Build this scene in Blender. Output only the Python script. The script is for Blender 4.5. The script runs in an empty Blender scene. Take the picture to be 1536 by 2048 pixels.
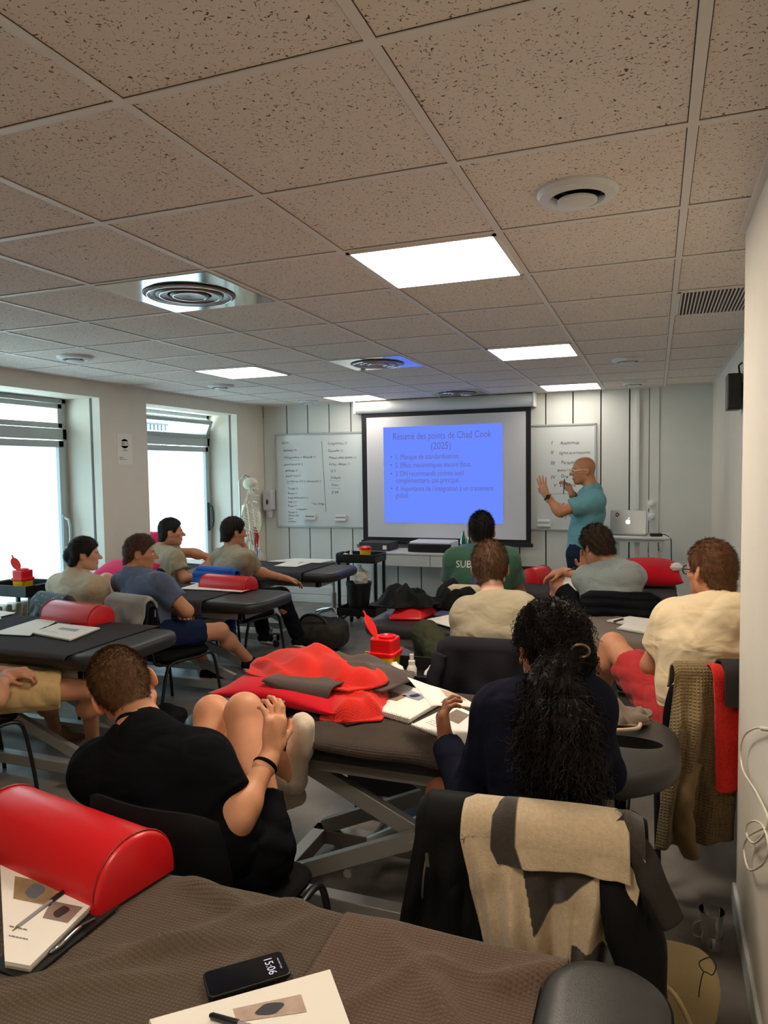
import bpy, bmesh, math, random
import numpy as np
from mathutils import Vector, Matrix, noise as mnoise
PI = math.pi
SC = bpy.context.scene
COL = SC.collection
random.seed(7)
# ------------------------------------------------------------------ camera, light, exposure
cam_d = bpy.data.cameras.new('camera'); cam = bpy.data.objects.new('camera', cam_d); COL.objects.link(cam)
cam_d.sensor_fit = 'VERTICAL'; cam_d.sensor_height = 36.0; cam_d.lens = 25.33; cam_d.clip_start = 0.02
cam.matrix_world = Matrix.Translation((0, 0, 1.65)) @ Matrix(((0.935693,-0.007234,0.352742),(0.352536,0.059022,-0.933935),(-0.014063,0.998230,0.057776))).to_4x4()
SC.camera = cam
SC.view_settings.view_transform = 'Standard'; SC.view_settings.look = 'None'
SC.view_settings.exposure = 2.15; SC.view_settings.gamma = 1.0
SC.view_settings.use_curve_mapping = False
SC.cycles.max_bounces = 8; SC.cycles.diffuse_bounces = 6; SC.cycles.glossy_bounces = 3
SC.cycles.transmission_bounces = 6; SC.cycles.transparent_max_bounces = 8
SC.cycles.sample_clamp_indirect = 6.0; SC.cycles.caustics_reflective = False; SC.cycles.caustics_refractive = False
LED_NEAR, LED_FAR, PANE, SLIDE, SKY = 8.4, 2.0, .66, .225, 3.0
world = bpy.data.worlds.new('sky'); SC.world = world; world.use_nodes = True
wn = world.node_tree.nodes; wl = world.node_tree.links
bg = wn['Background']; bg.inputs[1].default_value = SKY; bg.inputs[0].default_value = (.70, .90, 1, 1)
def area(name, loc, rot, sx, sy, power, color):
    l = bpy.data.lights.new(name, 'AREA'); l.shape = 'RECTANGLE'; l.size = sx; l.size_y = sy; l.energy = power; l.color = color
    o = bpy.data.objects.new(name, l); COL.objects.link(o); o.location = loc; o.rotation_euler = rot
    return o
# daylight on the left: the frosted panes glow, sky enters by the transoms
# ------------------------------------------------------------------ helpers
def lin(c):
    if max(c) > 1.0: c = [v/255 for v in c]
    return tuple((v/12.92 if v <= .04045 else ((v+.055)/1.055)**2.4) for v in c[:3]) + (1,)
MATS = {}
def mat(name, color=(200, 200, 200), rough=.6, metal=0, bump=None, var=0, attr=None, spec=.5, emit=0, sheen=0, coat=0, trans=0, varscale=6, fold=0):
    """bump: (kind, scale, strength[, distance]); var: brightness variation; attr: colour attribute to use"""
    if name in MATS: return MATS[name]
    m = bpy.data.materials.new(name); m.use_nodes = True; MATS[name] = m
    nt = m.node_tree; n = nt.nodes; l = nt.links; p = n['Principled BSDF']
    p.inputs['Roughness'].default_value = rough; p.inputs['Metallic'].default_value = metal
    p.inputs['Specular IOR Level'].default_value = spec
    if sheen and (attr or sum(color) > 200): p.inputs['Sheen Weight'].default_value = sheen; p.inputs['Sheen Roughness'].default_value = .5
    if coat: p.inputs['Coat Weight'].default_value = coat; p.inputs['Coat Roughness'].default_value = .15
    if trans: p.inputs['Transmission Weight'].default_value = trans
    col = None
    if attr:
        a = n.new('ShaderNodeAttribute'); a.attribute_name = attr; col = a.outputs['Color']
    tc = n.new('ShaderNodeTexCoord')
    if var:
        nz = n.new('ShaderNodeTexNoise'); nz.inputs['Scale'].default_value = varscale; nz.inputs['Detail'].default_value = 5
        l.new(tc.outputs['Object'], nz.inputs['Vector'])
        mr = n.new('ShaderNodeMapRange'); mr.inputs['From Min'].default_value = .3; mr.inputs['From Max'].default_value = .7
        mr.inputs['To Min'].default_value = 1-var; mr.inputs['To Max'].default_value = 1+var
        l.new(nz.outputs['Fac'], mr.inputs['Value'])
        mx = n.new('ShaderNodeMix'); mx.data_type = 'RGBA'; mx.blend_type = 'MULTIPLY'; mx.inputs['Factor'].default_value = 1
        if col is not None: l.new(col, mx.inputs['A'])
        else: mx.inputs['A'].default_value = lin(color)
        l.new(mr.outputs['Result'], mx.inputs['B']); col = mx.outputs['Result']
    if col is not None: l.new(col, p.inputs['Base Color'])
    else: p.inputs['Base Color'].default_value = lin(color)
    if emit:
        p.inputs['Emission Color'].default_value = lin(color); p.inputs['Emission Strength'].default_value = emit
    if bump:
        kind, sc, st = bump[:3]; dist = bump[3] if len(bump) > 3 else .01
        b = n.new('ShaderNodeBump'); b.inputs['Strength'].default_value = st; b.inputs['Distance'].default_value = dist
        if kind == 'noise':
            t = n.new('ShaderNodeTexNoise'); t.inputs['Scale'].default_value = sc; t.inputs['Detail'].default_value = 4
            l.new(tc.outputs['Object'], t.inputs['Vector']); l.new(t.outputs['Fac'], b.inputs['Height'])
        elif kind == 'waffle':        # crossed ribs, as on waffle towels and rib knit
            ws = []
            for d in ('X', 'Y'):
                w = n.new('ShaderNodeTexWave'); w.bands_direction = d; w.inputs['Scale'].default_value = sc; w.inputs['Distortion'].default_value = .6
                w.inputs['Detail'].default_value = 1
                l.new(tc.outputs['UV'], w.inputs['Vector']); ws.append(w)
            mm = n.new('ShaderNodeMath'); mm.operation = 'MULTIPLY'; l.new(ws[0].outputs['Fac'], mm.inputs[0]); l.new(ws[1].outputs['Fac'], mm.inputs[1])
            l.new(mm.outputs[0], b.inputs['Height'])
        elif kind == 'rib':
            w = n.new('ShaderNodeTexWave'); w.bands_direction = 'X'; w.inputs['Scale'].default_value = sc; w.inputs['Distortion'].default_value = .4
            l.new(tc.outputs['UV'], w.inputs['Vector']); l.new(w.outputs['Fac'], b.inputs['Height'])
        elif kind == 'vor':
            t = n.new('ShaderNodeTexVoronoi'); t.inputs['Scale'].default_value = sc
            l.new(tc.outputs['Object'], t.inputs['Vector']); l.new(t.outputs['Distance'], b.inputs['Height'])
        if fold:          # soft creases of worn cloth
            t = n.new('ShaderNodeTexNoise'); t.inputs['Scale'].default_value = 7; t.inputs['Detail'].default_value = 1.5; t.inputs['Distortion'].default_value = .9
            mp = n.new('ShaderNodeMapping'); mp.inputs['Scale'].default_value = (1, 1, 1.7); l.new(tc.outputs['Object'], mp.inputs['Vector']); l.new(mp.outputs[0], t.inputs['Vector'])
            b2 = n.new('ShaderNodeBump'); b2.inputs['Strength'].default_value = fold; b2.inputs['Distance'].default_value = .035
            l.new(t.outputs['Fac'], b2.inputs['Height']); l.new(b2.outputs['Normal'], b.inputs['Normal'])
        l.new(b.outputs['Normal'], p.inputs['Normal'])
    return m
def emat(name, color, strength):
    if name in MATS: return MATS[name]
    m = bpy.data.materials.new(name); m.use_nodes = True; MATS[name] = m
    n = m.node_tree.nodes; n.remove(n['Principled BSDF'])
    e = n.new('ShaderNodeEmission'); e.inputs[0].default_value = lin(color); e.inputs[1].default_value = strength
    m.node_tree.links.new(e.outputs[0], n['Material Output'].inputs['Surface'])
    return m

def setprops(o, label=None, cat=None, group=None, kind=None):
    if label: o['label'] = label
    if cat: o['category'] = cat
    if group: o['group'] = group
    if kind: o['kind'] = kind
    return o
def thing(name, label, cat, loc=(0, 0, 0), group=None):
    o = bpy.data.objects.new(name, None); o.empty_display_size = .05; COL.objects.link(o)
    o.location = loc
    bpy.context.view_layer.update()
    return setprops(o, label, cat, group)
def adopt(o, parent):
    o.parent = parent; o.matrix_parent_inverse = parent_matrix(parent).inverted()
def parent_matrix(p):
    m = Matrix.LocRotScale(p.location, p.rotation_euler, p.scale)
    if p.parent: m = parent_matrix(p.parent) @ p.matrix_parent_inverse @ m
    return m
def raw(name, V, F, m, parent=None, smooth=None, bevel=0, uv=None, vcol=None, solid=0, subsurf=0, label=None, cat=None, group=None, kind=None, off=0):
    """ONE mesh object from vertex and face lists given in world metres"""
    V = np.asarray(V, np.float32).reshape(-1, 3)
    loc = np.zeros(3, np.float32)
    if parent is None and len(V):
        lo, hi = V.min(0), V.max(0); loc = np.array([(lo[0]+hi[0])/2, (lo[1]+hi[1])/2, lo[2]], np.float32); V = V-loc
    me = bpy.data.meshes.new(name)
    if isinstance(F, np.ndarray):
        nf, k = F.shape
        me.vertices.add(len(V)); me.vertices.foreach_set('co', V.ravel())
        me.loops.add(nf*k); me.loops.foreach_set('vertex_index', F.astype(np.int32).ravel())
        me.polygons.add(nf); me.polygons.foreach_set('loop_start', np.arange(0, nf*k, k, dtype=np.int32))
        me.update(calc_edges=True); me.validate()
    else:
        me.from_pydata([tuple(map(float, v)) for v in V], [], F); me.update()
    if smooth is not None:
        me.polygons.foreach_set('use_smooth', np.ones(len(me.polygons), bool))
        if smooth < 180: me.set_sharp_from_angle(angle=math.radians(smooth))
    if uv is not None:
        L = me.uv_layers.new(name='UV'); idx = np.zeros(len(me.loops), np.int32); me.loops.foreach_get('vertex_index', idx)
        L.data.foreach_set('uv', np.asarray(uv, np.float32)[idx].ravel())
    if vcol is not None:
        a = me.color_attributes.new('Col', 'FLOAT_COLOR', 'POINT'); vc = np.ones((len(V), 4), np.float32); vc[:, :3] = vcol
        a.data.foreach_set('color', vc.ravel())
    for mm in (m if isinstance(m, (list, tuple)) else [m]): me.materials.append(mm)
    o = bpy.data.objects.new(name, me); COL.objects.link(o)
    o.location = loc
    if parent is not None: adopt(o, parent)
    if solid:
        s = o.modifiers.new('thick', 'SOLIDIFY'); s.thickness = solid; s.offset = off
    if bevel:
        b = o.modifiers.new('bevel', 'BEVEL'); b.width = bevel; b.segments = 3; b.limit_method = 'ANGLE'; b.angle_limit = math.radians(40)
        b.harden_normals = False
    if subsurf:
        s = o.modifiers.new('sub', 'SUBSURF'); s.levels = subsurf; s.render_levels = subsurf
    return setprops(o, label, cat, group, kind)
def fr(d, up=(0, 0, 1)):
    d = np.asarray(d, float); d = d/np.linalg.norm(d); up = np.asarray(up, float)
    s = np.cross(d, up)
    if np.linalg.norm(s) < 1e-4: s = np.cross(d, (0, 1, 0))
    s = s/np.linalg.norm(s); return d, s, np.cross(s, d)
class MB:
    """collects shapes, then links them as one mesh"""
    def __init__(s): s.V = []; s.F = []
    def add(s, V, F):
        k = len(s.V); s.V += [tuple(v) for v in V]; s.F += [tuple(i+k for i in f) for f in F]; return s
    def box(s, lo, hi, rz=0, M=None):
        lo, hi = np.minimum(lo, hi), np.maximum(lo, hi)
        P = [(x, y, z) for z in (lo[2], hi[2]) for y in (lo[1], hi[1]) for x in (lo[0], hi[0])]
        if rz:
            c = (np.array(lo)+hi)/2; cs, sn = math.cos(rz), math.sin(rz)
            P = [(c[0]+(p[0]-c[0])*cs-(p[1]-c[1])*sn, c[1]+(p[0]-c[0])*sn+(p[1]-c[1])*cs, p[2]) for p in P]
        if M is not None: P = [tuple(M @ Vector(p)) for p in P]
        return s.add(P, [(0, 2, 3, 1), (4, 5, 7, 6), (0, 1, 5, 4), (2, 6, 7, 3), (0, 4, 6, 2), (1, 3, 7, 5)])
    def bar(s, a, b, w, h, up=(0, 0, 1)):
        a, b = np.array(a, float), np.array(b, float); d, sd, u = fr(b-a, up)
        P = [p+sd*i*w/2+u*j*h/2 for p in (a, b) for i, j in ((-1, -1), (1, -1), (1, 1), (-1, 1))]
        return s.add(P, [(3, 2, 1, 0), (4, 5, 6, 7), (0, 1, 5, 4), (1, 2, 6, 5), (2, 3, 7, 6), (3, 0, 4, 7)])
    def tube(s, pts, r, n=10, cap=True, ry=None):
        pts = [np.array(p, float) for p in pts]; V = []; F = []; u = None
        rr = r if isinstance(r, (list, tuple, np.ndarray)) else [r]*len(pts)
        for i, p in enumerate(pts):
            t = pts[min(i+1, len(pts)-1)]-pts[max(i-1, 0)]; t = t/(np.linalg.norm(t)+1e-9)
            if u is None:
                u = np.cross(t, (0, 0, 1)); u = np.cross(t, (0, 1, 0)) if np.linalg.norm(u) < .05 else u
            u = u-t*np.dot(u, t); u = u/np.linalg.norm(u); w = np.cross(t, u)
            k2 = 1 if ry is None else ry
            V += [p+rr[i]*(u*math.cos(2*PI*j/n)+k2*w*math.sin(2*PI*j/n)) for j in range(n)]
        for i in range(len(pts)-1):
            F += [(i*n+j, i*n+(j+1) % n, (i+1)*n+(j+1) % n, (i+1)*n+j) for j in range(n)]
        if cap: F += [tuple(range(n-1, -1, -1)), tuple(range(len(V)-n, len(V)))]
        return s.add(V, F)
    def lathe(s, prof, c=(0, 0, 0), n=24, axis=(0, 0, 1), sx=1, sy=1):
        d, a, b = fr(axis, (0, 1, 0) if abs(axis[2]) > .9 else (0, 0, 1)); V = []; F = []; c = np.array(c, float)
        for r, z in prof: V += [c+d*z+r*(a*sx*math.cos(2*PI*j/n)+b*sy*math.sin(2*PI*j/n)) for j in range(n)]
        for i in range(len(prof)-1):
            F += [(i*n+j, i*n+(j+1) % n, (i+1)*n+(j+1) % n, (i+1)*n+j) for j in range(n)]
        if prof[0][0] > 1e-5: F.append(tuple(range(n-1, -1, -1)))
        if prof[-1][0] > 1e-5: F.append(tuple(range(len(V)-n, len(V))))
        return s.add(V, F)
    def ball(s, c, r, n=12, M=None):
        r = r if isinstance(r, (tuple, list)) else (r, r, r); V = []; F = []
        m = n//2+1
        for i in range(m+1):
            th = PI*i/m
            for j in range(n):
                ph = 2*PI*j/n; v = np.array((r[0]*math.sin(th)*math.cos(ph), r[1]*math.sin(th)*math.sin(ph), r[2]*math.cos(th)))
                if M is not None: v = np.array(M) @ v
                V.append(np.array(c)+v)
        for i in range(m): F += [(i*n+j, (i+1)*n+j, (i+1)*n+(j+1) % n, i*n+(j+1) % n) for j in range(n)]
        return s.add(V, F)
    def prism(s, poly, a, b, axis='z'):
        n = len(poly)
        def P(p, h): return {'z': (p[0], p[1], h), 'y': (p[0], h, p[1]), 'x': (h, p[0], p[1])}[axis]
        return s.add([P(p, a) for p in poly]+[P(p, b) for p in poly], [tuple(range(n-1, -1, -1)), tuple(range(n, 2*n))]+[(i, (i+1) % n, n+(i+1) % n, n+i) for i in range(n)])
    def build(s, name, m, parent=None, **k):
        return raw(name, s.V, s.F, m, parent, **k)
def dup(root, delta, label=None, group=None):
    """a copy of a thing with copies of its parts and sub-parts, moved by delta"""
    r = root.copy(); COL.objects.link(r); r.location = Vector(root.location)+Vector(delta)
    if label: r['label'] = label
    if group: r['group'] = group
    for ch in list(root.children):
        c = ch.copy(); COL.objects.link(c); c.parent = r
        for g in list(ch.children):
            d = g.copy(); COL.objects.link(d); d.parent = c
    return r
def rrect(x0, x1, y0, y1, r, n=8):
    """rounded rectangle outline; r = one radius or four (SW, SE, NE, NW)"""
    r = r if isinstance(r, (tuple, list)) else (r,)*4; P = []
    for (cx, cy, a0, q) in ((x0+r[0], y0+r[0], PI, r[0]), (x1-r[1], y0+r[1], 1.5*PI, r[1]), (x1-r[2], y1-r[2], 0, r[2]), (x0+r[3], y1-r[3], .5*PI, r[3])):
        P += [(cx+q*math.cos(a0+.5*PI*i/n), cy+q*math.sin(a0+.5*PI*i/n)) for i in range(n+1)]
    return P
def text(name, body, size, m, parent, loc, ex=(1, 0, 0), ey=(0, 0, 1), shear=0, align='LEFT', depth=.0008, jit=0, space=1.0, width=None):
    cu = bpy.data.curves.new(name, 'FONT'); cu.body = body; cu.size = size; cu.align_x = align; cu.shear = shear; cu.space_line = space
    cu.resolution_u = 3
    o = bpy.data.objects.new('tmp', cu); COL.objects.link(o); bpy.context.view_layer.update()
    me = bpy.data.meshes.new_from_object(o.evaluated_get(bpy.context.evaluated_depsgraph_get()))
    bpy.data.objects.remove(o); bpy.data.curves.remove(cu)
    V = np.zeros(len(me.vertices)*3, np.float32); me.vertices.foreach_get('co', V); V = V.reshape(-1, 3)
    F = [tuple(p.vertices) for p in me.polygons]; bpy.data.meshes.remove(me)
    if jit: V[:, 1] += jit*size*np.sin(V[:, 0]/size*2.1+size*900)+jit*.6*size*np.sin(V[:, 0]/size*5.3); V[:, 0] += jit*.5*size*np.sin(V[:, 1]/size*6+V[:, 0]/size*3)
    if width: V[:, 0] *= width/max(1e-6, V[:, 0].max()-V[:, 0].min())
    ex, ey = np.array(ex, float), np.array(ey, float); nz = np.cross(ex, ey)
    W = np.array(loc)+V[:, :1]*ex+V[:, 1:2]*ey+nz*depth
    if parent == 'raw': return W, F
    return raw(name, W, F, m, parent)

# ------------------------------------------------------------------ materials
M_WALL = mat('warm_white_paint', (226, 220, 206), .65, bump=('noise', 60, .08, .004), var=.02)
M_BOARD = mat('white_board_paint', (222, 226, 224), .5, var=.025, varscale=3)
M_GROOVE = mat('dark_groove', (46, 46, 48), .8)
M_TBAR = mat('ceiling_bar_white', (236, 230, 224), .5)
M_ALU = mat('window_alu', (178, 186, 186), .4, metal=.2)
M_BLACKM = mat('black_metal', (20, 20, 22), .4, spec=.5)
M_VINYL = mat('black_vinyl', (38, 38, 39), .42, bump=('vor', 420, .12, .002))
M_GREYST = mat('grey_painted_steel', (172, 172, 170), .36, metal=.45)
M_DARKPL = mat('dark_plastic', (26, 26, 28), .5)
M_WHITEPL = mat('white_plastic', (226, 228, 228), .4)
M_CHROME = mat('chrome', (220, 222, 225), .12, metal=1)
M_REDV = mat('red_vinyl', (206, 22, 30), .33, bump=('vor', 500, .06, .002))
M_PAPER = mat('white_paper', (236, 232, 224), .7)
M_SKIN = mat('skin', attr='Col', rough=.5, spec=.35, bump=('noise', 160, .05, .004), var=.04, varscale=30)
def fabric(name, c, scale=300, st=.25, var=.06, rough=.9, kind='noise', sheen=.15, fold=0): return mat(name, c, rough, fold=fold, bump=(kind, scale, st, .004), var=var, spec=.15 if sum(c) > 200 else .06, sheen=sheen)
# speckled ceiling tile
def tile_mat():
    m = bpy.data.materials.new('mineral_fibre_tile'); m.use_nodes = True; n = m.node_tree.nodes; l = m.node_tree.links; p = n['Principled BSDF']
    tc = n.new('ShaderNodeTexCoord'); mp = n.new('ShaderNodeMapping'); mp.inputs['Scale'].default_value = (1, 1, 1); l.new(tc.outputs['Object'], mp.inputs['Vector'])
    nz0 = n.new('ShaderNodeTexNoise'); nz0.inputs['Scale'].default_value = 40; l.new(mp.outputs[0], nz0.inputs['Vector'])
    ad = n.new('ShaderNodeMix'); ad.data_type = 'RGBA'; ad.blend_type = 'LINEAR_LIGHT'; ad.inputs['Factor'].default_value = .02
    l.new(mp.outputs[0], ad.inputs['A']); l.new(nz0.outputs['Color'], ad.inputs['B'])
    v = n.new('ShaderNodeTexNoise'); v.inputs['Scale'].default_value = 135; v.inputs['Detail'].default_value = 2.2; l.new(ad.outputs['Result'], v.inputs['Vector'])
    cr = n.new('ShaderNodeValToRGB'); e = cr.color_ramp.elements
    e[0].position = .33; e[0].color = lin((104, 84, 70)); e[1].position = .385; e[1].color = lin((238, 228, 218))
    l.new(v.outputs['Fac'], cr.inputs['Fac']); l.new(cr.outputs['Color'], p.inputs['Base Color'])
    b = n.new('ShaderNodeBump'); b.inputs['Strength'].default_value = .3; b.inputs['Distance'].default_value = .004
    l.new(v.outputs['Fac'], b.inputs['Height']); l.new(b.outputs['Normal'], p.inputs['Normal'])
    p.inputs['Roughness'].default_value = .9; p.inputs['Specular IOR Level'].default_value = .1
    return m
M_TILE = tile_mat()
def floor_mat():
    m = bpy.data.materials.new('grey_linoleum'); m.use_nodes = True; n = m.node_tree.nodes; l = m.node_tree.links; p = n['Principled BSDF']
    tc = n.new('ShaderNodeTexCoord')
    nz = n.new('ShaderNodeTexNoise'); nz.inputs['Scale'].default_value = 7; nz.inputs['Detail'].default_value = 8; l.new(tc.outputs['Object'], nz.inputs['Vector'])
    cr = n.new('ShaderNodeValToRGB'); e = cr.color_ramp.elements; e[0].position = .3; e[0].color = lin((112, 106, 101)); e[1].position = .7; e[1].color = lin((136, 129, 122))
    l.new(nz.outputs['Fac'], cr.inputs['Fac']); l.new(cr.outputs['Color'], p.inputs['Base Color'])
    n2 = n.new('ShaderNodeTexNoise'); n2.inputs['Scale'].default_value = 5; n2.inputs['Detail'].default_value = 6; l.new(tc.outputs['Object'], n2.inputs['Vector'])
    mr = n.new('ShaderNodeMapRange'); mr.inputs['To Min'].default_value = .28; mr.inputs['To Max'].default_value = .5; l.new(n2.outputs['Fac'], mr.inputs['Value'])
    l.new(mr.outputs[0], p.inputs['Roughness'])
    b = n.new('ShaderNodeBump'); b.inputs['Strength'].default_value = .08; b.inputs['Distance'].default_value = .01; l.new(nz.outputs['Fac'], b.inputs['Height']); l.new(b.outputs['Normal'], p.inputs['Normal'])
    return m
# ------------------------------------------------------------------ the room
ZC = 2.48; YB = 8.12; XR = .54; XL = -4.70; XW = -5.12; Y0 = -1.2; XN = .29; YN = 2.88
def struct(name, mb, m, **k): return mb.build(name, m, kind='structure', **k)
struct('floor', MB().box((-5.4, Y0, -.1), (1.2, YB+.1, 0)), floor_mat())
struct('ceiling', MB().box((-5.4, Y0, ZC), (1.2, YB+.1, ZC+.1)), M_TILE)
gx = lambda i: .6*(i-.8686)
gy = lambda j: .6*(j+2.2524)
g = MB()
for i in range(-6, 2):
    if gx(i) > XL: g.box((gx(i)-.012, Y0, ZC-.004), (gx(i)+.012, YB, ZC+.001))
for j in range(-5, 12):
    if gy(j) < YB: g.box((XL, gy(j)-.012, ZC-.0035), (XR, gy(j)+.012, ZC+.001))
g.box((XR-.02, YN, ZC-.006), (XR, YB, ZC)); g.box((XN-.02, Y0, ZC-.012), (XN, YN, ZC)); g.box((XL, Y0, ZC-.006), (XL+.02, YB, ZC)); g.box((XL, YB-.02, ZC-.006), (XR, YB, ZC))
struct('trim_1', g, M_TBAR)
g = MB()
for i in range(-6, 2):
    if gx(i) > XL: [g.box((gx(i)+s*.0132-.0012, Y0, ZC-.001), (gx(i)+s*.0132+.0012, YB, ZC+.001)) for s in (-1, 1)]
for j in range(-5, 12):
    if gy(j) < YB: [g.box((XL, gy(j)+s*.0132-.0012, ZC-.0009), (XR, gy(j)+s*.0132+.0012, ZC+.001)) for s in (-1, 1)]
struct('trim_4', g, mat('tile_joint_shadow', (88, 76, 68), .9))  # dark seam strips paint a shadow line along both sides of each bar
# back wall: painted boards with dark joints, a plain strip on the right
w = MB(); xs = [XL]+[-4.36+.2925*i for i in range(15)]+[-.065]
for a, b in zip(xs[:-1], xs[1:]): w.box((a+.007, YB, .2), (b-.007, YB+.05, ZC))
w.box((XL, YB-.004, .2), (-.065, YB+.05, .225)); w.box((-.065, YB-.012, 0), (.03, YB+.05, ZC))
w.box((.03, YB-.002, 0), (1.2, YB+.05, ZC))
struct('wall_back', w, M_BOARD)
struct('trim_2', MB().box((XL-.3, YB+.012, .0), (.1, YB+.06, ZC)).box((.022, YB-.006, 0), (.031, YB, ZC)), M_GROOVE)
struct('baseboard_back', MB().box((XL, YB-.012, .105), (-.07, YB+.03, .2)).box((XL, YB-.02, 0), (-.07, YB+.03, .1)), M_BOARD, bevel=.004)
struct('wall_right', MB().box((XR, YN, 0), (XR+.1, YB, ZC)).box((XN, Y0, 0), (XN+.5, YN, ZC)), M_WALL)
struct('baseboard_right', MB().box((XN-.014, Y0, 0), (XN, YN+.01, .1)).box((XN, YN, 0), (XR, YN+.013, .1)).box((XR-.013, YN+.013, 0), (XR, YB, .1)), M_BOARD, bevel=.005)
struct('wall_near', MB().box((-5.4, Y0-.1, 0), (1.2, Y0, ZC)), M_WALL)
# left wall: lowered beam, pillars and deep window reveals
w = MB(); ZS = 2.34
w.box((-5.4, Y0, ZS), (XL, YB, ZC))
for y0, y1 in ((Y0, 2.6), (5.22, 5.86), (7.5, YB+.1)): w.box((-5.4, y0, 0), (XL, y1, ZS))
struct('wall_left', w, M_WALL)
tr = MB()
for y in (5.22-.006, 7.5-.006): tr.box((-4.81, y, 0), (-4.79, y+.01, ZS))
struct('trim_3', tr, mat('blind_track', (96, 96, 98), .6))
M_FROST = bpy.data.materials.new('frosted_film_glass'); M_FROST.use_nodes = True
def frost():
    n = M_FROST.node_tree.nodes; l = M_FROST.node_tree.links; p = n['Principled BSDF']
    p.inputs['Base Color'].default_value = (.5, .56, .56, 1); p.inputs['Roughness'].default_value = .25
    p.inputs['Emission Color'].default_value = lin((184, 222, 236)); p.inputs['Emission Strength'].default_value = PANE  # the pane's own glow stands in for daylight coming through the frosting
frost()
M_CLEAR = bpy.data.materials.new('clear_glass'); M_CLEAR.use_nodes = True
def clear():
    n = M_CLEAR.node_tree.nodes; l = M_CLEAR.node_tree.links; n.remove(n['Principled BSDF'])
    a = n.new('ShaderNodeBsdfTransparent'); a.inputs[0].default_value = (.93, .97, .97, 1); b = n.new('ShaderNodeBsdfGlossy'); b.inputs['Roughness'].default_value = .03
    mx = n.new('ShaderNodeMixShader'); mx.inputs[0].default_value = .08
    l.new(a.outputs[0], mx.inputs[1]); l.new(b.outputs[0], mx.inputs[2]); l.new(mx.outputs[0], n['Material Output'].inputs['Surface'])
clear()
def window(idx, y0, y1, tilt, handle):
    root = thing('window_%d' % idx, None, None, (XW, (y0+y1)/2, 0)); root['kind'] = 'structure'
    zb = .12; zt = 2.02; ztop = ZS
    f = MB()
    f.box((XW-.05, y0, zb), (XW+.03, y0+.05, ztop)).box((XW-.05, y1-.05, zb), (XW+.03, y1, ztop)).box((XW-.05, y0, ztop-.04), (XW+.03, y1, ztop)).box((XW-.05, y0, zt-.05), (XW+.03, y1, zt+.05)).box((XW-.05, y0, 0), (XW+.03, y1, zb))
    f.box((XW-.05, (y0+y1)/2-.035, zb), (XW+.03, (y0+y1)/2+.035, zt)) if idx == 1 else None
    f.build('window_frame', M_ALU, root, bevel=.004)
    s = MB(); a, b = (y0+.055, y1-.055)
    yy = [(a, b)] if idx == 2 else [(a, (y0+y1)/2-.04), ((y0+y1)/2+.04, b)]
    gl = MB()
    for (a, b) in yy:
        s.box((XW-.02, a, zb+.01), (XW+.045, a+.06, zt-.06)).box((XW-.02, b-.06, zb+.01), (XW+.045, b, zt-.06)).box((XW-.02, a, zt-.12), (XW+.045, b, zt-.06)).box((XW-.02, a, zb+.01), (XW+.045, b, zb+.07))
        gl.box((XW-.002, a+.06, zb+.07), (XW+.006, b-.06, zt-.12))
    s.build('sash', M_ALU, root, bevel=.004)
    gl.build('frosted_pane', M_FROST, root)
    # transom flap, hinged at its lower edge
    t = MB(); A = y0+.06; B = y1-.06; H = ztop-.04-zt-.06
    t.box((-.02, A, 0), (.03, A+.05, H)).box((-.02, B-.05, 0), (.03, B, H)).box((-.02, A, 0), (.03, B, .045)).box((-.02, A, H-.045), (.03, B, H))
    Mx = Matrix.Translation((XW+.01, 0, zt+.055)) @ Matrix.Rotation(tilt, 4, 'Y')
    raw('transom_frame', [tuple(Mx @ Vector(v)) for v in t.V], t.F, M_ALU, root, bevel=.003)
    q = MB().box((.002, A+.05, .045), (.008, B-.05, H-.045)); raw('transom_pane', [tuple(Mx @ Vector(v)) for v in q.V], q.F, M_CLEAR, root)
    yh = y1-.09
    h = MB().tube([(XW+.05, yh, .98), (XW+.10, yh, 1.0), (XW+.115, yh, 1.07), (XW+.115, yh, 1.17), (XW+.10, yh, 1.24), (XW+.05, yh, 1.26)], .012)
    h.box((XW+.04, yh-.02, .95), (XW+.055, yh+.02, 1.29)); h.build('handle', M_ALU if idx == 1 else M_BLACKM, root, smooth=50)
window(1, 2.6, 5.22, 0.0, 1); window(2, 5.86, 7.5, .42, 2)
# the street side: a pale facade across the road, seen through the transoms
fc = thing('building', 'pale facade across the street seen through the upper window panes', 'building', (-14, 8, 0))
MB().box((-15, -6, -4), (-14, 30, 16)).build('facade', mat('pale_render', (238, 232, 222), .8), fc)
for k in range(8):
    for zz in (2.2, 5.4):
        y = -2+k*3.1
        wv = MB().box((-14.02, y, zz), (-13.96, y+1.5, zz+2.3)).build('window', mat('facade_glass', (120, 150, 160), .2), fc)
        bl = MB()
        for q in range(9): bl.box((-13.8, y+.05+q*.17, zz), (-13.77, y+.09+q*.17, zz+.9))
        bl.box((-13.82, y-.05, zz+.88), (-13.75, y+1.55, zz+.94)).build('railing', M_BLACKM, wv)
MB().box((-14, -6, 4.85), (-13.85, 30, 5.1)).box((-14, -6, 1.7), (-13.85, 30, 1.9)).build('ledge', mat('pale_render2', (226, 222, 214), .8), fc)
sun = bpy.data.lights.new('sun', 'SUN'); sun.energy = 1.0; sun.angle = .1; so = bpy.data.objects.new('sun', sun); COL.objects.link(so); so.rotation_euler = (math.radians(15), math.radians(48), 0)
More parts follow.
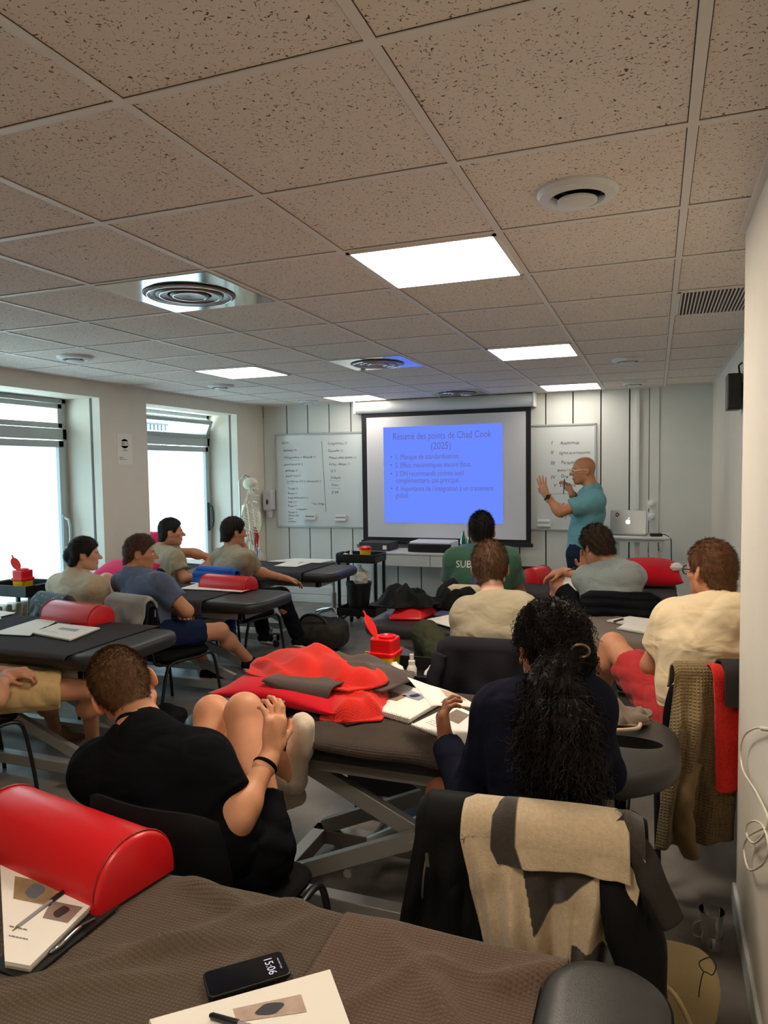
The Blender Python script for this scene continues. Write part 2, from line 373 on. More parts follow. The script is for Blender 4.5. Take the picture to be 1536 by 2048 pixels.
# radiator under the first window
r = thing('radiator', 'pale ribbed radiator standing below the frosted window on the left', 'radiator', (-4.98, 4.5, .08))
for i in range(26): MB().box((-5.06, 2.75+i*.094, .1), (-4.93, 2.75+i*.094+.06, .60)).build('fin', mat('radiator_paint', (214, 206, 192), .5), r, bevel=.02)
MB().box((-5.03, 2.75, .13), (-4.96, 5.17, .18)).box((-5.03, 2.75, .5), (-4.96, 5.17, .54)).build('header', MATS['radiator_paint'], r)
MB().tube([(-5, 2.9, 0), (-5, 2.9, .14)], .012).tube([(-5, 5.05, 0), (-5, 5.05, .14)], .012).build('foot', MATS['radiator_paint'], r)

# ------------------------------------------------------------------ ceiling fittings
M_LEDN = emat('led_near', (255, 238, 218), LED_NEAR); M_LEDF = emat('led_far', (255, 243, 226), LED_FAR)
def led(i, j, m, label):
    x, y = gx(i), gy(j); root = thing('ceiling_light', label, 'ceiling light', (x+.3, y+.3, ZC), 'square light panels in the ceiling grid')
    f = MB(); a, b, z0, z1 = .012, .588, ZC-.009, ZC-.002
    f.box((x+a, y+a, z0), (x+b, y+a+.014, z1)).box((x+a, y+b-.014, z0), (x+b, y+b, z1)).box((x+a, y+a, z0), (x+a+.014, y+b, z1)).box((x+b-.014, y+a, z0), (x+b, y+b, z1))
    f.build('frame', M_TBAR, root)
    MB().box((x+.026, y+.026, ZC-.007), (x+.574, y+.574, ZC-.003)).build('diffuser', m, root)
led(-1, 2, M_LEDN, 'large bright light panel, nearest lit square in the ceiling')
led(-1, 6, M_LEDF, 'ceiling light panel between the bright near panel and the one by the back wall')
led(-1, 10, M_LEDF, 'ceiling light panel nearest the back wall above the right whiteboard')
led(-5, 6, M_LEDF, 'light panel on the window side of the ceiling, left of the far chrome diffuser')
led(-1, -2, emat('led_back', (255, 236, 212), 5.0), 'lit ceiling panel above and behind the camera')
led(-5, 10, M_LEDF, 'light panel in the ceiling just in front of the left whiteboard')
M_MIRR = mat('polished_plate', (205, 212, 214), .08, metal=.9)
M_BRZ = mat('diffuser_ring', (122, 106, 94), .35, metal=.4)
def diffuser(i, j, label, big=True):
    x, y = gx(i)+.3, gy(j)+.3; root = thing('ceiling_diffuser', label, 'air vent', (x, y, ZC), 'round air diffusers on square plates')
    MB().box((x-.288, y-.288, ZC-.007), (x+.288, y+.288, ZC-.001)).build('plate', M_MIRR, root)
    for r0, r1, dz in ((.205, .15, .008), (.15, .10, .012), (.085, .0, .012)):
        pr = [(r0, .002), (r0+.004, dz*.5), (r0-.004, dz), (max(r1, .0), dz*.45), (max(r1-.002, 0), .002)]
        MB().lathe([(a, -b) for a, b in pr], (x, y, ZC-.006), 40).build('ring', M_BRZ, root, smooth=40)
    for q in (.19, .135, .075): MB().tube([(x+q*math.cos(a), y+q*math.sin(a), ZC-.018) for a in np.linspace(0, 2*PI, 41)], .0025, 6).build('ring_rim', M_CHROME, root, smooth=60)
diffuser(-3, 2, 'round air diffuser on a shiny plate, the large near one at left')
diffuser(-3, 6, 'round air diffuser on a shiny plate above the space before the screen')
diffuser(-3, 10, 'round air diffuser in the ceiling just above the projection screen')
def valve(x, y, label):
    root = thing('ceiling_valve', label, 'air valve', (x, y, ZC), 'round white air valves in the ceiling')
    MB().lathe([(.118, 0), (.12, -.008), (.112, -.02), (.082, -.026), (.074, -.012), (.074, 0)], (x, y, ZC), 40).build('rim', M_WHITEPL, root, smooth=40)
    MB().lathe([(.0, -.040), (.045, -.040), (.058, -.034), (.058, -.028), (0, -.02)], (x, y, ZC), 40).build('disc', M_WHITEPL, root, smooth=40)
    MB().lathe([(.0, -.004), (.075, -.004)], (x, y, ZC), 30).build('throat', M_DARKPL, root)
    for a in (0, 2.1, 4.2): MB().bar((x+.05*math.cos(a), y+.05*math.sin(a), ZC-.024), (x+.08*math.cos(a), y+.08*math.sin(a), ZC-.02), .01, .006).build('strut', M_DARKPL, root)
valve(gx(.49), gy(1.55), 'large round white air valve, nearest, right of the bright light panel')
valve(gx(.52), gy(7.6), 'small round white air valve on the right, nearer of the far pair')
valve(gx(.52), gy(10.37), 'small round white air valve on the right, closest to the back wall')
valve(gx(-5.51), gy(4.46), 'round white air valve above the first window at left')
valve(gx(-5.6), gy(7.63), 'round white air valve near the second window, left of the light panel')
valve(gx(-5.55), gy(10.6), 'round white air valve in the far left corner of the ceiling')
gr = thing('ceiling_grille', 'grey slatted return grille in the ceiling at right', 'air vent', (.3, gy(4.5), ZC))
xa, xb, ya, yb = gx(1)+.012, XR-.02, gy(4)+.012, gy(5)-.012
MB().box((xa, ya, ZC-.006), (xb, ya+.015, ZC)).box((xa, yb-.015, ZC-.006), (xb, yb, ZC)).box((xa, ya, ZC-.006), (xa+.015, yb, ZC)).box((xb-.015, ya, ZC-.006), (xb, yb, ZC)).build('frame', M_TBAR, gr)
MB().box((xa, ya, ZC-.002), (xb, yb, ZC)).build('backing', mat('grille_dark', (70, 62, 56), .8), gr)
for k in range(24):
    x = xa+.02+k*(xb-xa-.04)/23; MB().bar((x, ya+.01, ZC-.006), (x, yb-.01, ZC-.006), .006, .008).build('slat', M_TBAR, gr)
# ------------------------------------------------------------------ back wall: screen, whiteboards, desk
M_SCREEN = mat('screen_cloth', (214, 214, 220), .8); M_SLATE = mat('screen_border', (18, 18, 22), .7)
ps = thing('projection_screen', 'pulled-down projection screen with a black border showing a blue slide', 'projection screen', (-2.3, 8.02, .78))
MB().tube([(-3.37, 8.02, 2.40), (-1.24, 8.02, 2.40)], .075, 16).build('housing', M_WHITEPL, ps, smooth=40)
MB().box((-3.375, 7.94, 2.32), (-3.35, 8.11, 2.475)).build('end_cap', M_WHITEPL, ps, bevel=.01)
MB().box((-1.26, 7.94, 2.32), (-1.235, 8.11, 2.475)).build('end_cap', M_WHITEPL, ps, bevel=.01)
MB().box((-3.30, 8.02, .80), (-1.29, 8.024, 2.33)).build('border', M_SLATE, ps)
MB().box((-3.235, 8.014, .855), (-1.345, 8.0195, 2.275)).build('fabric', M_SCREEN, ps)
MB().box((-3.32, 8.005, .775), (-1.27, 8.035, .815)).build('bottom_bar', M_SLATE, ps, bevel=.005)
M_SLIDE = emat('slide_blue', (108, 138, 255), SLIDE); M_STXT = emat('slide_text', (112, 120, 206), SLIDE*.72)  # sheet and letters glow in place of the light projected on the cloth
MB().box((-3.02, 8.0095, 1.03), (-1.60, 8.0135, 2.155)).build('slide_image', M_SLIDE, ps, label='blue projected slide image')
V = []; F = []
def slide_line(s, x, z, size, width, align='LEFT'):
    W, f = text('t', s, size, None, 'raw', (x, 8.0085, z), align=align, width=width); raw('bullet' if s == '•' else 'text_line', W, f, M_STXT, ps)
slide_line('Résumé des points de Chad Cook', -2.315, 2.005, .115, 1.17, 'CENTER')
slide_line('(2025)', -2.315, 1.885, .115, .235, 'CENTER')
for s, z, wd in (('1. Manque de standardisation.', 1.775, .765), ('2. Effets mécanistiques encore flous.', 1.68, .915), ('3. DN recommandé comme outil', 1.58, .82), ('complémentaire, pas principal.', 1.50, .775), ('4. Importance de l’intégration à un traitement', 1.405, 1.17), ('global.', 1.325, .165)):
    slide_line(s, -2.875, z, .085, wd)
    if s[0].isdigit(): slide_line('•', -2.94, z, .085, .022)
M_WB = mat('whiteboard_enamel', (216, 222, 224), .18, spec=.5); M_INK = mat('marker_ink', (44, 58, 82), .6)
def whiteboard(label, x0, x1, z0, z1, lines):
    t = thing('whiteboard', label, 'whiteboard', ((x0+x1)/2, YB-.02, z0))
    MB().box((x0, YB-.018, z0), (x1, YB-.004, z1)).build('panel', M_WB, t)
    f = MB(); e = .018
    f.box((x0-.004, YB-.028, z1-e), (x1+.004, YB-.004, z1+.004)).box((x0-.004, YB-.028, z0-.004), (x1+.004, YB-.004, z0+e)).box((x0-.004, YB-.028, z0), (x0+e, YB-.004, z1)).box((x1-e, YB-.028, z0), (x1+.004, YB-.004, z1))
    f.build('frame', M_ALU, t, bevel=.004)
    V = []; F = []
    for s, x, z, size in lines:
        W, q = text('t', s, size*.84, None, 'raw', (x, YB-.0185, z), shear=.28, jit=.07); raw('written_line', W, q, M_INK, t)
    return t
L = [('Intro', -4.43, 2.00, .055), ('Sécurité •••', -4.41, 1.905, .048), ('Infraspinatus + deltoide ⊙', -4.40, 1.815, .05), ('_________', -4.37, 1.795, .05), ('grand pectoral ⊙', -4.40, 1.73, .045), ('deltoïde ⊙', -4.39, 1.65, .048), ('grand rond ⊙', -4.38, 1.585, .045), ('Lombaires (L4 5 transverse) ⊙', -4.37, 1.515, .046), ('______', -4.37, 1.50, .045),
     ('Triceps ⊙', -4.36, 1.425, .043), ('Biceps ⊙', -4.36, 1.365, .043), ('Long (adducteur) ⊙', -4.36, 1.31, .043), ('Add 2 ⊙', -4.36, 1.255, .043), ('+ les charge', -4.03, 1.235, .043), ('Psoas ⊙', -4.36, 1.205, .043), ('+ empiéter', -4.25, 1.165, .04), ('Ischios ⊙', -4.36, 1.125, .043), ('Moyen fess', -4.36, 1.085, .04), ('Scan', -4.36, 1.045, .04), ('Soléaire', -4.36, 1.01, .04), ('_____', -4.36, 1.0, .04),
     ('Longissimus ⊙', -3.79, 1.975, .052), ('Dentelés ⊙', -3.79, 1.885, .052), ('Moyen petit fessier ⊙', -3.78, 1.80, .05), ('Ischio / fessier ⊙', -3.78, 1.72, .05), ('Q 5', -3.76, 1.635, .05), ('Soléaire', -3.76, 1.555, .05), ('_______', -3.77, 1.535, .05), ('Exam', -3.75, 1.465, .05), ('______', -3.75, 1.44, .05), ('IJ 99', -3.75, 1.37, .06)]
wb = whiteboard('wide whiteboard left of the screen, covered in two columns of handwriting', -4.52, -3.20, .95, 2.12, L)
MB().bar((-3.87, YB-.0195, 2.02), (-3.83, YB-.0195, 1.15), .004, .001, (0, 1, 0)).build('ruled_line', M_INK, wb)
whiteboard('whiteboard right of the screen, behind the standing presenter', -1.42, -.605, .96, 2.125, [('I', -1.085, 1.905, .07), ('Anatomie', -.99, 1.905, .062), ('II', -1.09, 1.80, .07), ('Signes et symptomes', -1.0, 1.80, .047), ('III', -1.09, 1.685, .07), ('Personnes', -.98, 1.69, .06), ('sport / méd', -1.02, 1.61, .05), ('IV', -1.09, 1.53, .065), ('Dry', -.98, 1.54, .06), ('V', -1.06, 1.44, .065), ('Dangers', -.99, 1.44, .06), ('_____________', -1.13, 1.37, .06), ('T | F', -1.06, 1.22, .075), ('2 | +', -.98, 1.10, .07)])
def eraser(x, z, label):
    t = thing('marker_holder', label, 'marker holder', (x, YB-.03, z), 'magnetic marker holders')
    MB().box((x-.07, YB-.065, z), (x+.07, YB-.02, z+.035)).box((x-.07, YB-.04, z+.03), (x+.07, YB-.02, z+.075)).build('tray', M_WHITEPL, t, bevel=.006)
    MB().tube([(x-.06, YB-.052, z+.045), (x+.06, YB-.052, z+.045)], .009, 8).build('marker', mat('marker_grey', (150, 156, 160), .4), t)
eraser(-4.04, 1.045, 'white magnetic marker holder low on the left board, nearer the window'); eraser(-3.62, 1.035, 'white magnetic marker holder low on the left board, beside the screen'); eraser(-1.16, 1.0, 'white magnetic marker holder at the bottom of the right whiteboard')
sd = thing('soap_dispenser', 'white wall soap dispenser beside the left whiteboard', 'soap dispenser', (-4.60, 8.07, 1.08))
MB().prism(rrect(-4.665, -4.535, 1.16, 1.42, .03), 8.0, YB, 'y').build('body', mat('dispenser_white', (206, 204, 212), .35), sd, bevel=.012)
MB().lathe([(.035, 1.07), (.04, 1.12), (.045, 1.17)], (-4.60, 8.055, 0), 16).build('nozzle', MATS['dispenser_white'], sd, smooth=40)
MB().ball((-4.60, 7.998, 1.27), (.016, .006, .035)).build('level_window', M_DARKPL, sd, smooth=180)
setprops(MB().box((-.20, YB-.035, 1.20), (-.165, YB-.0, ZC-.02)).build('cable_trunking', M_WHITEPL, None, bevel=.004), 'white vertical cable trunking on the boards right of the presenter', 'cable cover')
# long white desk
M_DESK = mat('white_laminate', (220, 222, 222), .35)
dk = thing('desk', 'long low white desk with drawers below the projection screen', 'desk', (-2.4, 7.8, 0))
MB().box((-3.24, 7.56, .705), (-1.45, 8.06, .73)).build('desk_top', M_DESK, dk, bevel=.004)
for a, b in ((-3.22, -2.33), (-2.32, -1.47)): MB().box((a, 7.575, .575), (b, 7.60, .70)).build('drawer', M_DESK, dk, bevel=.003)
MB().box((-3.22, 7.60, .58), (-1.47, 8.04, .70)).build('carcass', M_DESK, dk)
for x in (-3.21, -1.51):
    for y in (7.60, 8.0): MB().box((x, y, 0), (x+.04, y+.04, .58)).build('leg', M_DESK, dk, bevel=.003)
t = thing('storage_box', 'flat black box on the left of the white desk', 'box', (-3.0, 7.75, .73))
MB().box((-3.20, 7.64, .731), (-2.83, 7.95, .825)).build('body', mat('charcoal_card', (48, 45, 50), .6), t, bevel=.006)
MB().box((-2.905, 7.633, .75), (-2.86, 7.641, .795)).build('label_tag', M_PAPER, t)
t = thing('projector', 'white projector-like case with a black front on the desk', 'projector', (-2.2, 7.75, .73))
MB().box((-2.60, 7.67, .735), (-2.11, 8.0, .845)).build('case', M_WHITEPL, t, bevel=.015)
MB().box((-2.60, 7.62, .735), (-2.11, 7.675, .825)).build('front_panel', M_BLACKM, t, bevel=.008)
t = thing('paper_cup', 'small printed paper cup at the left end of the desk', 'cup', (-3.235, 7.66, .73))
MB().lathe([(.028, 0), (.036, .085), (.033, .085), (.026, .004), (0, .004)], (-3.215, 7.70, .731), 20).build('cup_wall', M_PAPER, t, smooth=40)
MB().lathe([(.0312, .025), (.0352, .07)], (-3.215, 7.70, .731), 20).build('printed_band', mat('cup_print', (150, 110, 110), .6), t, smooth=40)
M_BOTT = mat('green_glass', (40, 140, 96), .08, trans=.75)
def bottle(x, y, label):
    t = thing('water_bottle', label, 'bottle', (x, y, .73), 'green water bottles on the desk')
    MB().lathe([(0, 0), (.036, 0), (.038, .01), (.038, .14), (.032, .17), (.017, .205), (.013, .235), (.013, .25)], (x, y, .731), 20).build('body', M_BOTT, t, smooth=50)
    MB().lathe([(.0155, .235), (.0155, .258), (0, .26)], (x, y, .731), 16).build('cap', mat('bottle_cap', (206, 214, 208), .4), t, smooth=40)
    MB().lathe([(.0386, .035), (.0386, .105)], (x, y, .731), 20).build('paper_label', mat('bottle_label', (120, 168, 196), .5), t, smooth=40)
bottle(*(-1.968, 7.660, 0.749)[:2], 'green glass water bottle on the desk, left one of the pair'); bottle(*(-1.909, 7.740, 0.742)[:2], 'green glass water bottle on the desk, right one, touching the seated man')
# standing desk with laptop
st = thing('standing_desk', 'narrow white standing desk at right holding the silver laptop', 'standing desk', (-.15, 7.5, 0))
MB().box((-.47, 7.25, .955), (.13, 7.72, .98)).build('desk_top', M_DESK, st, bevel=.01)
MB().box((-.44, 7.3, .925), (.08, 7.66, .955)).build('apron', M_DESK, st)
for x in (-.36, -.17):
    MB().box((x-.025, 7.45, .03), (x+.025, 7.52, .93)).build('column', M_DESK, st, bevel=.005)
    MB().box((x-.03, 7.25, 0), (x+.03, 7.72, .03)).build('foot', M_DESK, st, bevel=.005)
MB().tube([(.03, 7.3, .93), (.035, 7.3, .85), (.05, 7.32, .84), (.055, 7.33, .93)], .012, 8).build('cable_hook', M_CHROME, st, smooth=50)
M_SILV = mat('laptop_silver', (176, 178, 178), .38, metal=.65)
lp = thing('laptop', 'open silver laptop seen from its back on the standing desk', 'laptop', (-.24, 7.45, .98))
LM = Matrix.Translation((-.255, 7.40, .985)) @ Matrix.Rotation(math.radians(-6), 4, 'Z')
def lput(mb, T, name, m, **k): return raw(name, [tuple(T @ Vector(v)) for v in mb.V], mb.F, m, lp, **k)
lput(MB().box((-.17, 0, 0), (.17, .24, .012)), LM, 'base', M_SILV, bevel=.004)
LL = LM @ Matrix.Translation((0, .004, .012)) @ Matrix.Rotation(math.radians(-14), 4, 'X')
lput(MB().box((-.17, -.004, 0), (.17, .004, .235)), LL, 'lid', M_SILV, bevel=.004)
M_LOGO = emat('lit_logo', (255, 255, 255), .3)
ap = []
for k in range(40):
    a = 2*PI*k/40; rr = .026*(1-.16*max(0, math.cos(a-PI/2))**8-.12*max(0, math.cos(a+PI/2))**10); x, z = rr*math.cos(a)*.92, rr*math.sin(a)
    q = math.hypot(x-.030, z-.004)
    if q < .0125: x -= (.0125-q)
    ap.append((x, .118+z))
lg = MB().prism([(x, z) for x, z in ap], -.0052, -.0045, 'y'); lf = [(.001+.013*math.sin(t_)*.55+.010*t_/PI, .146+.017*t_/PI) for t_ in np.linspace(0, PI, 8)]+[(.001-.006*math.sin(t_)+.010*t_/PI, .146+.017*t_/PI) for t_ in np.linspace(PI, 0, 8)[1:-1]]
lg.prism(lf, -.0052, -.0045, 'y'); lput(lg, LL, 'lid_logo', M_LOGO, label='glowing white fruit logo on the lid')
skr = MB(); skr.add([(.0, -.0052, .19)], [])
sp = [(-.105+.018*math.cos(a)*(1+.25*math.cos(3*a)), .188+.022*math.sin(a)*(1+.2*math.cos(5*a))) for a in np.linspace(0, 2*PI, 24, endpoint=False)]
lput(MB().prism(sp, -.0050, -.0045, 'y'), LL, 'sticker', mat('sticker_dark', (70, 34, 36), .5)); lput(MB().ball((-.105, -.005, .188), (.007, .001, .008)), LL, 'sticker_motif', mat('sticker_light', (210, 190, 180), .5))
t = thing('power_adapter', 'black power brick with trailing cable on the standing desk', 'power adapter', (.02, 7.42, .98))
MB().box((-.05, 7.34, .981), (.06, 7.40, 1.01), rz=.25).build('brick', M_BLACKM, t, bevel=.008)
MB().tube([(.05, 7.38, 1.0), (.09, 7.36, 1.0), (.115, 7.33, .985), (.14, 7.30, .96), (.142, 7.30, .80), (.15, 7.30, .62), (.16, 7.30, .50)], .005, 6).build('cable', M_BLACKM, t, smooth=60)
setprops(MB().tube([(-.06, 7.7, .93), (-.07, 7.72, .8), (-.05, 7.72, .68), (-.08, 7.72, .55), (-.07, 7.72, .3)], .004, 6).build('extension_cable', mat('cord_grey', (150, 150, 150), .5), None, smooth=60), 'thin grey cable hanging beneath the standing desk', 'cable')
t = thing('wall_socket', 'white wall sockets and plugs behind the laptop', 'socket', (-.03, YB-.03, 1.0))
for z in (1.08, 1.21): MB().prism(rrect(-.085, 0.0, z, z+.085, .012), YB-.02, YB-.012, 'y').build('faceplate', M_WHITEPL, t, bevel=.003); MB().lathe([(0, 0), (.028, 0), (.026, .02), (.02, .03)], (-.042, YB-.02, z+.042), 16, (0, -1, 0)).build('plug', M_WHITEPL, t, smooth=40)
t = thing('wall_speaker', 'small black speaker fixed high on the right wall', 'speaker', (XR-.05, 5.55, 2.1))
MB().box((XR-.10, 5.32, 2.02), (XR-.012, 5.48, 2.26)).build('cabinet', M_BLACKM, t, bevel=.01); MB().box((XR-.013, 5.37, 2.1), (XR+.001, 5.43, 2.2)).build('bracket', M_BLACKM, t)
MB().tube([(XR-.02, 5.4, 2.26), (XR-.03, 5.36, 2.31), (XR-.01, 5.35, 2.33)], .006, 6).build('cable', M_BLACKM, t)
# notice taped on the pillar
t = thing('notice', 'white paper notice with a wireless zone emblem taped to the pillar', 'notice', (XL+.002, 5.53, 1.74))
MB().box((XL, 5.43, 1.74), (XL+.003, 5.635, 2.03)).build('sheet', M_PAPER, t)
MB().lathe([(0, 0), (.055, 0)], (XL+.0042, 5.53, 1.935), 24, (1, 0, 0), sx=1, sy=.8).build('emblem', M_BLACKM, t)
MB().prism(rrect(5.475, 5.585, 1.915, 1.957, .012), XL+.0044, XL+.0052, 'x').build('emblem_band', M_PAPER, t)
ty = dict(ex=(0, 1, 0), ey=(0, 0, 1))
text('emblem_lettering', 'Wi Fi', .042, M_BLACKM, t, (XL+.0055, 5.485, 1.921), width=.09, **ty); text('zone_lettering', 'ZONE', .026, M_BLACKM, t, (XL+.004, 5.503, 1.865), width=.055, **ty)
text('code_lettering', 'Réseau :\nMot de passe :', .018, M_BLACKM, t, (XL+.004, 5.455, 1.80), **ty)
# charger on the near right wall
ch = thing('charger_cable', 'white charger cable looped on the near right wall', 'cable', (XN-.01, 2.3, .9))
M_CORD = mat('white_cord', (232, 224, 206), .45)
cp = [(0.277, 2.065, 0.966), (0.272, 2.254, 0.902), (0.270, 2.493, 0.797), (0.270, 2.597, 0.710), (0.270, 2.532, 0.668), (0.270, 2.238, 0.728), (0.270, 2.059, 0.758), (0.270, 1.987, 0.759), (0.268, 2.035, 0.696), (0.268, 2.224, 0.579), (0.268, 2.385, 0.521), (0.268, 2.377, 0.559), (0.268, 2.232, 0.640), (0.266, 2.040, 0.717), (0.268, 1.957, 0.709), (0.268, 1.994, 0.651), (0.268, 2.175, 0.530), (0.268, 2.349, 0.439), (0.268, 2.455, 0.441), (0.270, 2.378, 0.520), (0.272, 2.141, 0.659), (0.275, 1.989, 0.743)]
def smoothpath(P, n=6):
    P = [np.array(p) for p in P]; P = [P[0]]+P+[P[-1]]; out = []
    for i in range(1, len(P)-2):
        for t_ in np.linspace(0, 1, n, endpoint=False):
            out.append(.5*((2*P[i])+(-P[i-1]+P[i+1])*t_+(2*P[i-1]-5*P[i]+4*P[i+1]-P[i+2])*t_**2+(-P[i-1]+3*P[i]-3*P[i+1]+P[i+2])*t_**3))
    return out+[P[-2]]
MB().tube(smoothpath(cp), .0032, 8).build('cord', M_CORD, ch, smooth=60)
MB().tube([(0.272, 2.135, 0.942), (0.278, 1.997, 0.987)], .006, 10).build('connector', M_CORD, ch, smooth=60)
# ------------------------------------------------------------------ massage tables
def outline_loop(P, inset):
    """inset a closed outline along its vertex normals"""
    P = np.array(P); n = len(P); T = np.roll(P, -1, 0)-np.roll(P, 1, 0); T /= np.linalg.norm(T, axis=1)[:, None]+1e-9
    return P-inset*np.stack([T[:, 1], -T[:, 0]], 1)
def boolean_cut(o, cutter):
    c = cutter.build('cutter', M_BLACKM)
    for q in (c, o):
        bm = bmesh.new(); bm.from_mesh(q.data); bmesh.ops.remove_doubles(bm, verts=bm.verts, dist=1e-5); bmesh.ops.recalc_face_normals(bm, faces=bm.faces); bm.to_mesh(q.data); bm.free()
    m = o.modifiers.new('cut', 'BOOLEAN'); m.operation = 'DIFFERENCE'; m.object = c; m.solver = 'EXACT'
    bpy.context.view_layer.update()
    me = bpy.data.meshes.new_from_object(o.evaluated_get(bpy.context.evaluated_depsgraph_get())); o.modifiers.remove(m); o.data = me
    bpy.data.objects.remove(c)
def pad_mesh(P, zt, th):
    prof = [(.03, zt-th), (.008, zt-th+.012), (0, zt-th+.03), (0, zt-.03), (.006, zt-.015), (.018, zt-.005), (.04, zt)]
    V = []; n = len(P); F = []
    for ins, z in prof: V += [(x, y, z) for x, y in outline_loop(P, ins)]
    for i in range(len(prof)-1): F += [(i*n+j, i*n+(j+1) % n, (i+1)*n+(j+1) % n, (i+1)*n+j) for j in range(n)]
    F += [tuple(range(n-1, -1, -1)), tuple(range(len(V)-n, len(V)))]
    return V, F
def massage_table(label, x0, x1, y0, y1, zt=.72, th=.085, radii=.12, hole=None, split=None, legs=True, base=None):
    t = thing('massage_table', label, 'massage table', ((x0+x1)/2, (y0+y1)/2, 0), 'black massage tables used as desks')
    P = rrect(x0, x1, y0, y1, radii, 10)
    V, F = pad_mesh(P, zt, th); o = raw('padded_top', V, F, M_VINYL, t, smooth=50)
    if hole is not None:
        cx, cy, rx, ry = hole; q = MB(); q.lathe([(1, zt-.2), (1, zt+.1)], (0, 0, 0), 32); q.V = [(cx+v[0]*rx, cy+v[1]*ry, v[2]) for v in q.V]; boolean_cut(o, q)
        o.data.polygons.foreach_set('use_smooth', np.ones(len(o.data.polygons), bool)); o.data.set_sharp_from_angle(angle=math.radians(50))
    xa, xb = base if base else (x0+.25, x1-.35); zr = zt-th
    rl = MB()
    for y in (y0+.06, y1-.10): rl.box((x0+.12, y, zr-.05), (x1-.16, y+.04, zr))
    for x in (x0+.12, x1-.2): rl.box((x, y0+.06, zr-.05), (x+.04, y1-.06, zr))
    rl.build('top_rail', M_GREYST, t, bevel=.003)
    if not legs: return t
    bf = MB()
    for y in (y0+.08, y1-.14): bf.box((xa-.1, y, .05), (xb+.15, y+.06, .11))
    for x in (xa-.1, xb+.09): bf.box((x, y0+.02, .05), (x+.06, y1-.02, .11))
    bf.build('base_frame', M_GREYST, t, bevel=.004)
    for k, y in enumerate((y0+.12, y1-.12)):
        MB().bar((xa-.05, y, .12), (xb, y, zr-.05), .035, .06).build('scissor_arm', M_GREYST, t, bevel=.003)
        yy = y+(.045 if k == 0 else -.045); MB().bar((xa, yy, zr-.05), (xb+.05, yy, .12), .035, .06).build('scissor_arm', M_GREYST, t, bevel=.003)
    mid = ((xa+xb)/2, (zr+.07)/2); MB().tube([(mid[0], y0+.09, mid[1]), (mid[0], y1-.09, mid[1])], .014, 10).build('pivot_rod', M_GREYST, t)
    MB().tube([(xa+.25, y0+.1, .2), (xa+.25, y1-.1, .2)], .016, 10).tube([(xa+.25, (y0+y1)/2, .2), (xb-.2, (y0+y1)/2, zr-.12)], .028, 12).build('lift_ram', M_GREYST, t)
    for x in (xa-.07, xb+.12):
        for y in (y0+.02, y1-.05):
            c = MB(); c.lathe([(.0, -.012), (.03, -.012), (.034, -.006), (.034, .006), (.03, .012), (0, .012)], (x+.05, y+.015, .036), 16, (0, 1, 0)); c.box((x+.035, y+.0, .03), (x+.065, y+.03, .06)); c.build('caster', M_DARKPL, t, smooth=40)
    MB().tube([(xa+.15, y0-.02, .14), (xa+.22, y0-.03, .12), (xa+.30, y0-.02, .07), (xa+.55, y0-.02, .07), (xa+.57, y0+.06, .07)], .011, 8).build('foot_pedal', M_GREYST, t, smooth=50)
    return t
massage_table('black massage table in the foreground under the camera, draped in brown towels', -2.05, .06, .70, 1.325, .715, radii=(.1, .2, .22, .1), legs=False)
massage_table('black massage table with a face hole, between the man in black and the long-haired woman', -1.70, .085, 2.20, 2.86, .72, radii=(.12, .3, .22, .14), hole=(-.085, 2.525, .115, .055), base=(-1.28, -.28))
massage_table('black massage table in the right middle row under a taupe sheet', -1.69, .10, 4.0, 4.63, .72, radii=(.14, .1, .1, .14))
massage_table('black massage table in the front right row nearest the presenter', -1.40, .12, 5.42, 6.1, .72, radii=.08)
massage_table('black massage table at the left edge with open notebooks and a red bolster', -4.45, -2.62, 2.84, 3.56, .72, radii=(.08, .16, .14, .08))
massage_table('black massage table in the left middle row with the shorter red bolster', -4.5, -2.62, 4.38, 5.0, .72, radii=(.08, .16, .14, .08))
massage_table('black massage table at the far left, closest to the skeleton', -4.95, -2.72, 5.86, 6.55, .72, radii=(.08, .16, .14, .08), base=(-4.5, -3.5))
# ------------------------------------------------------------------ trolleys and what stands on them
def trolley(label, x0, x1, y0, y1, zt, mid=True, deep=.09, casters=True):
    t = thing('trolley', label, 'trolley', ((x0+x1)/2, (y0+y1)/2, 0), 'black tray trolleys')
    def tray(z, h, nm):
        b = MB().box((x0, y0, z), (x1, y1, z+.008)); e = .008
        b.box((x0, y0, z), (x1, y0+e, z+h)).box((x0, y1-e, z), (x1, y1, z+h)).box((x0, y0, z), (x0+e, y1, z+h)).box((x1-e, y0, z), (x1, y1, z+h)); b.build(nm, M_BLACKM, t, bevel=.003)
    tray(zt-deep, deep, 'top_tray')
    if mid: tray(.42, .07, 'middle_tray')
    tray(.13, .08, 'bottom_tray')
    for x in (x0+.012, x1-.012):
        for y in (y0+.05, y1-.05): MB().box((x-.014, y-.014, .10), (x+.014, y+.014, zt-.01)).build('post', M_BLACKM, t, bevel=.003)
    for x in (x0+.04, x1-.04):
        MB().tube([(x, y0+.05, .13), (x, y0+.03, .09), (x, y1-.03, .09), (x, y1-.05, .13)], .01, 8).build('runner', M_BLACKM, t, smooth=50)
        for y in (y0+.04, y1-.04):
            c = MB(); c.lathe([(0, -.011), (.028, -.011), (.031, -.005), (.031, .005), (.028, .011), (0, .011)], (x, y, .032), 16, (1, 0, 0)); c.box((x-.018, y-.01, .03), (x-.013, y+.01, .09)).box((x+.013, y-.01, .03), (x+.018, y+.01, .09)); c.build('caster', M_DARKPL, t, smooth=40)
    for x in (x0, x1): MB().tube([(x, y0+.09, zt-.02), (x+(.025 if x == x1 else -.025), y0+.09, zt-.005), (x+(.025 if x == x1 else -.025), y1-.09, zt-.005), (x, y1-.09, zt-.02)], .007, 8).build('handle', M_BLACKM, t, smooth=50)
    return t
